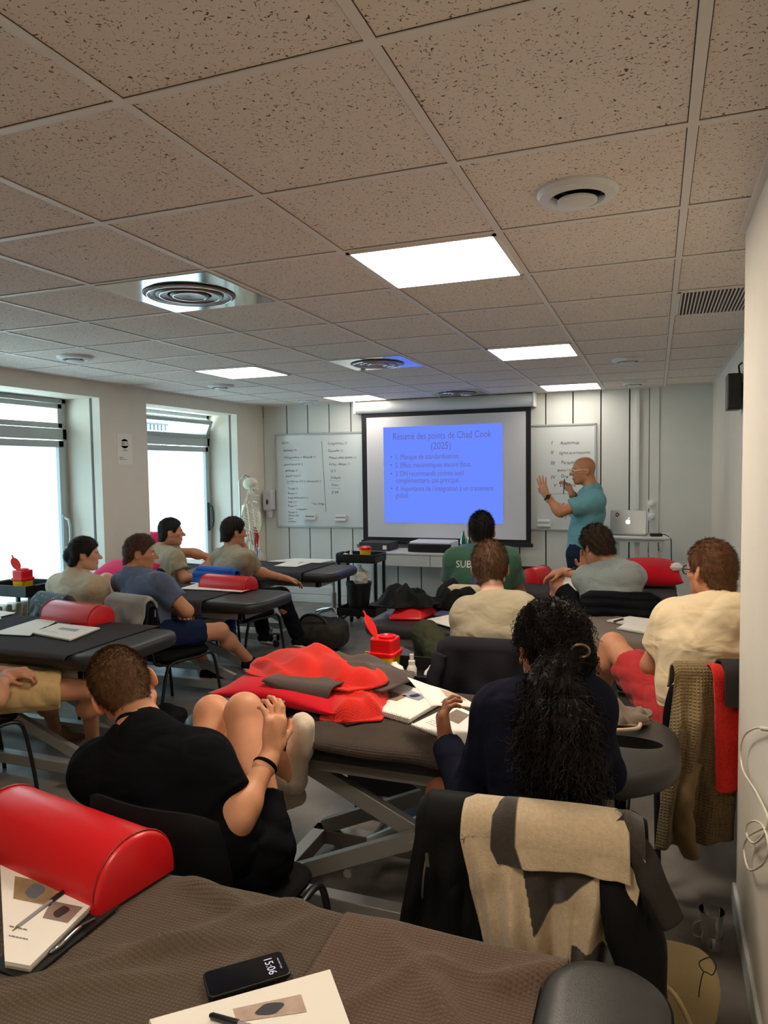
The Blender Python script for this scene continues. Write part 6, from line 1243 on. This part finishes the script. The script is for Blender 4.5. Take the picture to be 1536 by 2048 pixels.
booklet('spiral notepad in front of the clipboard on the taupe sheet', [(-0.203, 4.247, 0.732), (-0.003, 4.140, 0.732), (0.033, 4.266, 0.732), (-0.163, 4.398, 0.732)], .008, spiral='near')
bent_sheet('printed sheets leaning on the knee of the man in pale grey', [(-0.683, 5.100, 0.672), (-0.582, 5.000, 0.671), (-0.469, 5.100, 0.864), (-0.580, 5.220, 0.924)], .015, M_PAPER)
pen('pen in the hand of the man in pale grey', (-0.587, 5.160, 0.925), (-0.527, 5.180, 0.946), clear=True); setprops(pen('black pointer in the raised right hand of the presenter', (-0.768, 6.560, 1.408), (-0.760, 6.560, 1.550), clear=False), None, 'remote')
# ------------------------------------------------------------------ garments
def ctop(x, y, fx, fy, z=.80, back=.268): f = nrm((fx, fy, 0)); return (x-f[0]*back, y-f[1]*back, z+.026)
fc8 = (-.08, 1); c8 = ctop(-.262, 1.93, *fc8, z=.845)
jk = thing('jacket', 'black jacket with a zip pocket hung on the woman’s chair in the foreground', 'jacket', (-.22, 1.5, .3))
drape('body_panel', None, None, (c8[0]+.0, c8[1], c8[2]), fc8, .47, .56, .22, M_JBLK, 2.2, .05, 51, .01, parent=jk, wb=.50, r=.045, sag=.55, half=.20, crum=.010)
drape('front_panel', None, None, (c8[0]-.215, c8[1]-.03, c8[2]+.004), fc8, .17, .46, .10, M_JBLK, 1, .035, 52, .012, parent=jk, wb=.26, r=.06, sag=.7, half=.05, skew=-.12, crum=.010)
zz = [A3((c8[0]-.245-.012*i/9, c8[1]-.128-.012*math.sin(i*.33), c8[2]-.10-.012*i)) for i in range(10)]; MB().tube(zz, .0025, 6).build('pocket_zip', mat('zip_metal', (130, 126, 118), .3, metal=.7), jk); MB().tube([zz[0]+A3((0, -.004, 0)), zz[0]+A3((.004, -.006, -.028))], .004, 6).build('zip_pull', MATS['zip_metal'], jk)
sleeve('sleeve', [(c8[0]+.15, c8[1]-.06, c8[2]-.06), (c8[0]+.20, c8[1]-.10, c8[2]-.2), (c8[0]+.23, c8[1]-.10, c8[2]-.38), (c8[0]+.22, c8[1]-.08, c8[2]-.52)], [.05, .065, .06, .05], M_JBLK, jk, 3)
F_PATCH = mat('patchwork_knit', attr='Col', rough=.95, spec=.1, bump=('noise', 330, .6, .004), var=.10, varscale=110, sheen=.3)
def patch(u, v):
    cream, dark = np.array(lin((206, 186, 156))[:3]), np.array(lin((66, 60, 56))[:3]); d = ((u > -.36) & (u < -.06) & (v > -.02) & (v < .10)) | ((u > -.32) & (u < .50) & (v > .085) & (v < .285-.20*np.maximum(0, u+.18)-1.2*np.maximum(0, -.2-u))) | ((u > .62) & (v < .09)) | ((u > .30) & (v > .30)) | (v > .385)
    d = np.where((u < -.38), False, d); return np.where(d[:, None], dark, cream)
cd = thing('cardigan', 'cream and charcoal patchwork cardigan laid over the black jacket', 'cardigan', (-.2, 1.45, .45))
drape('body_panel', None, None, (c8[0]+.025, c8[1]-.052, c8[2]+.022), fc8, .40, .40, .10, F_PATCH, 2.6, .05, 61, .009, parent=cd, crum=.012, wb=.27, r=.062, sag=.45, half=.17, vcol=patch, hemw=.06, res=(130, 190))
drape('flap', None, None, (c8[0]+.045, c8[1]-.060, c8[2]+.028), fc8, .30, .155, .05, F_PATCH, 1.6, .028, 62, .009, parent=cd, crum=.014, wb=.28, r=.072, sag=.5, half=.12, skew=.25, vcol=lambda u, v: np.where(((u < -.62))[:, None], np.array(lin((66, 60, 56))[:3]), np.array(lin((206, 186, 156))[:3])))
sleeve('sleeve', [(c8[0]+.16, c8[1]-.05, c8[2]+.0), (c8[0]+.215, c8[1]-.07, c8[2]-.05), (c8[0]+.25, c8[1]-.09, c8[2]-.115), (c8[0]+.28, c8[1]-.10, c8[2]-.17)], [.045, .045, .04, .036], fabric('charcoal_knit', (58, 54, 52), 330, .6), cd, 6)
fd = (-.25, 1); c12 = ctop(.20, 3.26, *fd)
M_OLK = TW('olive_knit', (132, 112, 78), 26, .9)
t = thing('cardigan', 'olive knit cardigan hanging from the chair by the right wall', 'cardigan', (.15, 3.0, .3)); drape('body_panel', None, None, (c12[0]-.09, c12[1], c12[2]+.07), fd, .24, .72, .12, M_OLK, 1.6, .055, 71, .01, parent=t, wb=.34, r=.045, sag=.7, half=.10, skew=-.10)
sleeve('sleeve', [(c12[0]-.13, c12[1]-.06, c12[2]-.30), (c12[0]-.17, c12[1]-.09, c12[2]-.42), (c12[0]-.16, c12[1]-.10, c12[2]-.56), (c12[0]-.13, c12[1]-.11, c12[2]-.66)], [.05, .06, .055, .04], M_OLK, t, 8)
drape('towel', 'red waffle towel over the chair back beside the right wall', 'towel', (c12[0]+.045, c12[1]-.02, c12[2]+.075), fd, .24, .50, .15, M_REDT, 1, .03, 72, .008, wb=.22, r=.055, sag=.3, half=.12)
drape('towel', 'dark grey towel on top of the red towel by the right wall', 'towel', (c12[0]+.09, c12[1]-.035, c12[2]+.10), fd, .26, .20, .10, fabric('dark_grey_terry', (58, 54, 54), 300, .6), .8, .02, 73, .012, wb=.26, r=.065, sag=.3, half=.14)
c10 = ctop(-.71, 3.40, -.05, 1); t = thing('jacket', 'dark plum-grey jacket on the chair behind the curly hair', 'jacket', (-.71, 3.15, .3)); drape('body_panel', None, None, (c10[0], c10[1], c10[2]+.07), (-.05, 1), .46, .50, .15, M_JDARK, 1.5, .04, 81, .01, parent=t, wb=.50, r=.052, sag=.5, half=.18)
sleeve('sleeve', [(c10[0]-.2, c10[1]-.05, c10[2]+.0), (c10[0]-.235, c10[1]-.07, c10[2]-.14), (c10[0]-.22, c10[1]-.09, c10[2]-.3), (c10[0]-.20, c10[1]-.09, c10[2]-.42)], [.05, .06, .055, .045], M_JDARK, t, 9)
c9 = ctop(-1.14, 4.96, -.05, 1); drape('fleece', 'cream fleece on the chair of the man in green', 'fleece', (c9[0]+.0, c9[1], c9[2]+.05), (-.05, 1), .40, .34, .16, fabric('cream_fleece', (206, 194, 168), 300, .5), 1.5, .03, 82, .012, wb=.40, r=.045, sag=.45, half=.15)
t = thing('jacket', 'dark grey jacket hanging left of the cream fleece', 'jacket', (-1.4, 4.8, .4)); sleeve('sleeve', [(c9[0]-.15, c9[1]+.06, c9[2]+.06), (c9[0]-.22, c9[1]+.02, c9[2]+.0), (c9[0]-.25, c9[1]-.0, c9[2]-.16), (c9[0]-.24, c9[1]-.0, c9[2]-.34)], [.05, .06, .06, .05], M_JDARK, t, 11); drape('body_panel', None, None, (c9[0], c9[1]+.014, c9[2]+.03), (-.05, 1), .44, .46, .1, M_JDARK, 1.5, .02, 83, .008, parent=t, r=.05)
def puffer(label, c, face, col, lb=.35, w=.46, seed=0, tiers=6):
    m = fabric('puffer_%d_%d_%d' % col, col, 60, .3, rough=.55); o = drape('puffer_jacket', label, 'jacket', c, face, w, lb, .2, m, 1.5, .03, seed, .012, wb=w*1.05, r=.05, sag=.5, half=.18)
    me = o.data; V = np.zeros(len(me.vertices)*3, np.float32); me.vertices.foreach_get('co', V); V = V.reshape(-1, 3); N = np.zeros_like(V); me.vertices.foreach_get('normal', N.ravel()); N = N.reshape(-1, 3); me.vertices.foreach_get('normal', (b := np.zeros(len(V)*3, np.float32))); N = b.reshape(-1, 3)
    s = np.abs(np.sin(V[:, 2]*PI/.055+.25*np.sin(V[:, 0]*14)))**.6; bk = nrm((-face[0], -face[1], 0)); V = V+(s*.018)[:, None]*(bk*.8+A3((0, 0, .3))).astype(np.float32); me.vertices.foreach_set('co', V.ravel().astype(np.float32)); me.update(); return o
puffer('quilted black puffer jacket on the chair of the man in pale grey', (*ctop(-.23, 4.95, -.1, 1)[:2], .875), (-.1, 1), (20, 21, 26), .34, .50, 91)
puffer('blue quilted puffer jacket on the chair beside the skeleton', (*ctop(-3.37, 5.35, .15, 1)[:2], .87), (.15, 1), (20, 84, 170), .66, .46, 92)
F_SPARK = bpy.data.materials.new('glitter_knit'); F_SPARK.use_nodes = True
def spark():
    n = F_SPARK.node_tree.nodes; l = F_SPARK.node_tree.links; p = n['Principled BSDF']; v = n.new('ShaderNodeTexVoronoi'); v.inputs['Scale'].default_value = 42; tc = n.new('ShaderNodeTexCoord'); l.new(tc.outputs['Object'], v.inputs['Vector'])
    r = n.new('ShaderNodeValToRGB'); r.color_ramp.elements[0].position = .14; r.color_ramp.elements[0].color = (.8, .82, .82, 1); r.color_ramp.elements[1].position = .18; r.color_ramp.elements[1].color = (.008, .008, .010, 1); l.new(v.outputs['Distance'], r.inputs['Fac']); l.new(r.outputs['Color'], p.inputs['Base Color']); p.inputs['Roughness'].default_value = .6
spark()
c4 = ctop(-3.76, 4.02, .3, 1); drape('jacket', 'black jacket with white sparkles on the chair of the woman in beige', 'jacket', (c4[0], c4[1], c4[2]+.02), (.3, 1), .52, .50, .15, F_SPARK, 2, .03, 93, .01, wb=.56, r=.045, sag=.5, half=.18)
c5 = ctop(-3.16, 4.04, .2, 1); t = thing('jacket', 'light grey denim jacket folded over the chair of the man in slate blue', 'jacket', (-3.1, 3.8, .5)); M_GD = fabric('grey_denim', (150, 146, 140), 300, .4, var=.15)
drape('body_panel', None, None, (c5[0]+.02, c5[1]-.015, c5[2]+.045), (.2, 1), .40, .22, .16, M_GD, 1.4, .03, 94, .016, parent=t, wb=.36, r=.055, sag=.5, half=.16, skew=.1, crum=.012); drape('waist_band', None, None, (c5[0]+.045, c5[1]-.03, c5[2]-.15), (.2, 1), .37, .045, .02, M_GD, 1, .01, 95, .014, parent=t, r=.05, sag=.3, half=.16)
lb_ = A3((c5[0]+.06, c5[1]-.11, c5[2]-.15)); MB().box(tuple(lb_-A3((.06, .004, .03))), tuple(lb_+A3((.05, .004, .02)))).build('leather_patch', mat('brown_leather_patch', (84, 66, 56), .6), t)
drape('sweatshirt', 'navy sweatshirt hanging long beneath the grey denim jacket', 'sweatshirt', (c5[0], c5[1]-.002, c5[2]+.01), (.2, 1), .46, .62, .15, fabric('navy_fleece', (36, 38, 56), 200, .3), 2.5, .05, 96, .01, wb=.44, r=.042, sag=.5, half=.18)
c2 = ctop(-4.06, 5.34, .3, 1); drape('jacket', 'navy jacket on the chair of the far left man', 'jacket', (c2[0], c2[1], c2[2]+.02), (.3, 1), .46, .40, .15, fabric('navy_shell', (36, 46, 66), 90, .3, rough=.6), 2, .03, 97, .01, r=.045)
t = heap('sweatshirt', 'grey and cream garment left on the head end of the middle table', (-.155, 2.73, .0), .14, .12, .05, fabric('grey_cream_knit', (120, 104, 90), 200, .5), 55, base=.725, amp=.03, ragged=.35); t['category'] = 'sweatshirt'
setprops(MB().tube(smoothpath([(-.24, 2.62, .733), (-.15, 2.58, .735), (-.06, 2.62, .735), (-.045, 2.66, .74)]), .007, 8).build('knit_trim', fabric('cream_trim', (206, 184, 156)), t, smooth=60), None)
# ------------------------------------------------------------------ on the floor
def bag(name, label, c, sx, sy, h, m, seed, cat='bag'):
    mb = MB().ball((0, 0, 0), 1, 36); V = np.array(mb.V); V = np.sign(V)*np.abs(V)**.6; V = V*np.array((sx/2, sy/2, h/2)); N = V/np.linalg.norm(V, axis=1)[:, None]; V = V+N*(.025*wob(V, seed, 16))[:, None]; V[:, 2] -= V[:, 2].min(); V[:, 2] = np.maximum(V[:, 2], 0); V = V+np.array((c[0], c[1], .001))
    t = thing(name, label, cat, (c[0], c[1], 0)); raw('bag_body', V, mb.F, m, t, smooth=180); return t
M_CAMO = mat('camo_dark', (48, 44, 38), .8, var=.55, varscale=12, bump=('noise', 40, .3, .01))
t = bag('duffel_bag', 'dark camouflage duffel bag on the floor by the far trolley', (-2.92, 6.0), .52, .34, .28, M_CAMO, 3); MB().tube(smoothpath([(-3.1, 5.86, .2), (-3.0, 5.84, .33), (-2.85, 5.86, .33), (-2.75, 5.88, .2)]), .014, 8).build('handle', M_BLACKM, t, smooth=60); MB().tube(smoothpath([(-3.15, 6.02, .26), (-2.92, 6.03, .29), (-2.68, 6.02, .26)]), .006, 6).build('zip', M_DARKPL, t); MB().prism(rrect(-2.86, -2.74, 5.90, 5.98, .01), .268, .274).build('badge', mat('badge_grey', (96, 92, 108), .6), t)
t = bag('backpack', 'small black backpack on the floor behind the red pillow', (-2.88, 3.70), .26, .2, .16, M_JBLK, 5); MB().tube(smoothpath([(-2.95, 3.64, .12), (-2.9, 3.60, .2), (-2.82, 3.62, .12)]), .010, 8).build('handle', M_BLACKM, t, smooth=60)
M_CANV = fabric('cream_canvas', (206, 186, 140), 160, .3)
t = bag('tote_bag', 'cream canvas tote bag slumped on the floor at lower right', (.085, 2.24), .19, .22, .20, M_CANV, 7); MB().tube(smoothpath([(.0, 2.12, .18), (.06, 2.05, .2), (.12, 2.08, .05), (.10, 2.10, .02)]), .007, 8).build('handle', M_CANV, t, smooth=60)
raw('printed_drawing', *(lambda m_: (m_.V, m_.F))(MB().tube(smoothpath([(0.135, 2.115, 0.240), (0.123, 2.120, 0.262), (0.151, 2.120, 0.283), (0.166, 2.120, 0.265), (0.157, 2.115, 0.238), (0.135, 2.115, 0.240), (0.125, 2.110, 0.197), (0.123, 2.110, 0.168)]), .0016, 5)), M_BLACKM, t)
t = thing('glass_mug', 'clear glass mug standing on the floor by the right wall', 'mug', (.19, 2.62, 0)); M_GLASS = mat('clear_glass_mug', (250, 250, 250), .03, trans=1.0)
MB().lathe([(0, .002), (.032, .002), (.036, .03), (.037, .10), (.042, .13), (.0395, .13), (.0345, .10), (.033, .03), (.03, .008), (0, .008)], (.19, 2.62, 0), 28).build('glass_body', M_GLASS, t, smooth=50); MB().tube(smoothpath([(.157, 2.61, .035), (.13, 2.60, .05), (.13, 2.60, .085), (.157, 2.61, .095)]), .005, 8).build('handle', M_GLASS, t, smooth=60)
def shoe_thing(label, heel, toe, m, s=1.0):
    h, tt = A3(heel), A3(toe); f = nrm(tt-h); F = Field(*bbox([h, tt], .14), .006); F.cap(h+A3((0, 0, .05)), h+f*.03+A3((0, 0, .09)), .042*s, .040*s, .02); F.cap(h+A3((0, 0, .045)), tt+A3((0, 0, .034)), .044*s, .034*s, .03); F.cap(h+f*.02+A3((0, 0, .07)), h+f*.03+A3((0, 0, .16)), .028, .03, .012, 's'); F.cut((0, 0, .02), (0, 0, -1)); V, Fc = F.mesh()
    t = thing('shoe', label, 'shoe', tuple(map(float, h))); raw('upper', vsmooth(V, Fc, 1), Fc, m, t, smooth=180); sd = np.array((f[1], -f[0], 0)); P = [lerp(h, tt, .5)+f*(np.linalg.norm(tt-h)/2+.045)*math.cos(a)+sd*.048*math.sin(a) for a in np.linspace(0, 2*PI, 28, endpoint=False)]; MB().prism([(p[0], p[1]) for p in P], .002, .026).build('sole', M_WHITEPL if m is not M_DSH else M_DARKPL, t, smooth=40); return t
M_DSH = fabric('dark_grey_canvas', (62, 58, 54))
shoe_thing('dark slip-on shoe on the floor beneath the olive cardigan', (.28, 4.14, 0), (.46, 4.04, 0), M_DSH); shoe_thing('second dark slip-on shoe, lying further back towards the right wall', (.22, 4.30, 0), (.38, 4.26, 0), M_DSH)
shoe_thing('black sneaker on the floor behind the cropped head', (-3.26, 3.62, 0), (-3.08, 3.5, 0), M_DSH)
# ------------------------------------------------------------------ the teaching skeleton by the window
sk = thing('skeleton_model', 'white anatomical skeleton model hanging on a stand by the window', 'skeleton', (-4.42, 7.3, 0)); M_BONE = mat('bone_white', (222, 216, 196), .45); M_MR = mat('muscle_red', (190, 40, 44), .5); M_MB = mat('muscle_blue', (60, 120, 190), .5)
SX, SY = -4.40, 7.28; fs = nrm((.9, .35, 0)); ss = np.array((fs[1], -fs[0], 0)); Z3 = np.array((0, 0, 1.0)); K = lambda r, f, z: A3((SX, SY, 0))+ss*r+fs*f+Z3*z
Hm = np.stack([ss, fs, Z3], 1); F = Field(*bbox([K(0, .03, 1.46)], .17), .0045); F.ell(K(0, .0, 1.515), (.07, .09, .075), Hm, 0); F.ell(K(0, .055, 1.45), (.05, .045, .06), Hm, .02)
for q in (-1, 1): F.ell(K(.028*q, .10, 1.47), (.019, .025, .018), Hm, .006, 's'); F.cap(K(.055*q, .0, 1.46), K(.05*q, .06, 1.455), .008, .008, .01); F.ell(K(.05*q, .05, 1.43), (.02, .03, .02), Hm, .01, 's')
F.ell(K(0, .105, 1.435), (.011, .02, .016), Hm, .005, 's'); V, Fc = F.mesh(); raw('skull', V, Fc, M_BONE, sk, smooth=180)
j = MB()
for q in (-1, 1): j.tube(smoothpath([K(.052*q, .0, 1.455), K(.05*q, .01, 1.40), K(.025*q, .075, 1.375), K(0, .09, 1.375)]), .010, 8)
j.build('jaw', M_BONE, sk, smooth=60)
spn = smoothpath([K(0, -.02, 1.43), K(0, -.035, 1.36), K(0, -.06, 1.26), K(0, -.085, 1.12), K(0, -.07, 1.0), K(0, -.04, .9), K(0, -.06, .84)], 6); sp_ = MB()
for i, p in enumerate(spn[::2]): sp_.ball(p, (.016+.0006*i,)*2+(.011,), 10); sp_.bar(p, p-fs*.035-Z3*.012, .008, .008)
for a, b in zip(spn[:-1], spn[1:]): sp_.tube([a, b], .009, 6)
sp_.build('spine', M_BONE, sk, smooth=60)
for i in range(10):
    z = 1.29-.030*i; w_ = .075+.055*math.sin(min(1, (i+1)/7)*PI/2); d_ = .05+.05*math.sin(min(1, (i+1)/7)*PI/2)
    for q in (-1, 1): MB().tube(smoothpath([K(0, -.075, z), K(q*w_*.75, -.07, z+.005), K(q*w_, -.0, z-.03), K(q*w_*.7, d_*.9, z-.06), K(q*.02, d_+.01, z-.055+.012*min(i, 6))]), .0055, 6, ry=.6).build('rib', M_BONE, sk, smooth=60)
MB().bar(K(0, .085, 1.26), K(0, .11, 1.06), .028, .01).build('sternum', M_BONE, sk, bevel=.004)
for q in (-1, 1):
    MB().tube(smoothpath([K(.01*q, .075, 1.275), K(.08*q, .05, 1.30), K(.165*q, .0, 1.305)]), .007, 8).build('clavicle', M_BONE, sk, smooth=60)
    MB().add([K(.06*q, -.09, 1.27), K(.15*q, -.04, 1.285), K(.085*q, -.1, 1.13), K(.06*q, -.096, 1.27), K(.15*q, -.046, 1.285), K(.085*q, -.106, 1.13)], [(0, 1, 2), (5, 4, 3), (0, 3, 4, 1), (1, 4, 5, 2), (2, 5, 3, 0)]).build('scapula', M_BONE, sk)
    e_, w_ = K(.19*q, .02, .985), K(.20*q, .05, .76); MB().tube([K(.168*q, -.01, 1.29), K(.172*q, -.005, 1.26), K(.18*q, .01, 1.10), K(.187*q, .02, 1.0), e_], [.020, .013, .010, .013, .018], 10).build('humerus', M_BONE, sk, smooth=60)
    for dd in (-.009, .011): MB().tube([e_+fs*dd, lerp(e_, w_, .5)+fs*dd*1.6, w_+fs*dd], [.010, .0065, .009], 8).build('forearm_bone', M_BONE, sk, smooth=60)
    hb = MB().ball(w_-Z3*.02, (.018, .022, .018), 8)
    for k in range(5):
        o = (k-2)*.011; p = w_-Z3*.03+fs*o; a_ = p-Z3*.05+fs*o*.6; hb.tube([p, a_, a_-Z3*(.045-.004*abs(k-2))+fs*o*.3, a_-Z3*(.075-.008*abs(k-2))+fs*o*.2], [.006, .0055, .005, .003], 6)
    hb.build('hand_bones', M_BONE, sk, smooth=60)
    F = Field(*bbox([K(.07*q, -.02, .86)], .14), .006); F.ell(K(.075*q, -.03, .885), (.055, .065, .065), np.array(Matrix.Rotation(.5*q, 3, 'Y')), 0); F.ell(K(.06*q, .02, .93), (.05, .07, .06), None, .01, 's'); F.cap(K(.09*q, -.0, .84), K(.02*q, .05, .80), .016, .012, .02); V, Fc = F.mesh(); raw('hip_bone', V, Fc, M_BONE, sk, smooth=180)
    k_, f_ = K(.085*q, .01, .45), K(.085*q, -.01, .1); MB().tube([K(.115*q, .0, .855), K(.13*q, .0, .81), K(.105*q, .01, .65), K(.09*q, .01, .48), k_], [.018, .015, .012, .016, .024], 10).build('femur', M_BONE, sk, smooth=60); MB().tube([k_-Z3*.01, lerp(k_, f_, .4), f_], [.022, .011, .014], 10).build('tibia', M_BONE, sk, smooth=60)
    MB().tube([f_, f_-Z3*.03-fs*.03], .018, 8).tube([f_-Z3*.01, f_+fs*.08-Z3*.05, f_+fs*.16-Z3*.065], [.016, .018, .008], 8).build('foot_bones', M_BONE, sk, smooth=60)
    MB().tube([K(.05*q, .03, 1.02), K(.07*q, .06, .90), K(.085*q, .04, .72)], [.006, .014, .006], 8).build('muscle_marking', M_MR, sk, smooth=60); MB().tube([K(.085*q, .045, .72), K(.09*q, .03, .60)], [.010, .006], 8).build('muscle_marking', M_MB, sk, smooth=60)
MB().tube([K(0, -.13, .05), K(0, -.13, 1.55), K(0, -.06, 1.62), K(0, -.0, 1.59)], .010, 8).build('stand_pole', M_CHROME, sk, smooth=60)
for k in range(5): a = k*2*PI/5; MB().tube([K(0, -.13, .06), K(.26*math.cos(a), -.13+.26*math.sin(a), .04)], .012, 8).ball(K(.26*math.cos(a), -.13+.26*math.sin(a), .027), .026, 10).build('stand_foot', M_CHROME, sk, smooth=60)
# draped black cover of the foreground head cushion, pushed in the lower right corner
hd_ = thing('head_cushion', 'black vinyl head cushion at the bottom right of the foreground table', 'cushion', (-.06, 1.25, .72))
V, F = pad_mesh(rrect(-.185, .035, .80, 1.335, (.08, .08, .10, .10), 10), .755, .05); raw('padded_top', V, F, M_VINYL, hd_, smooth=60)
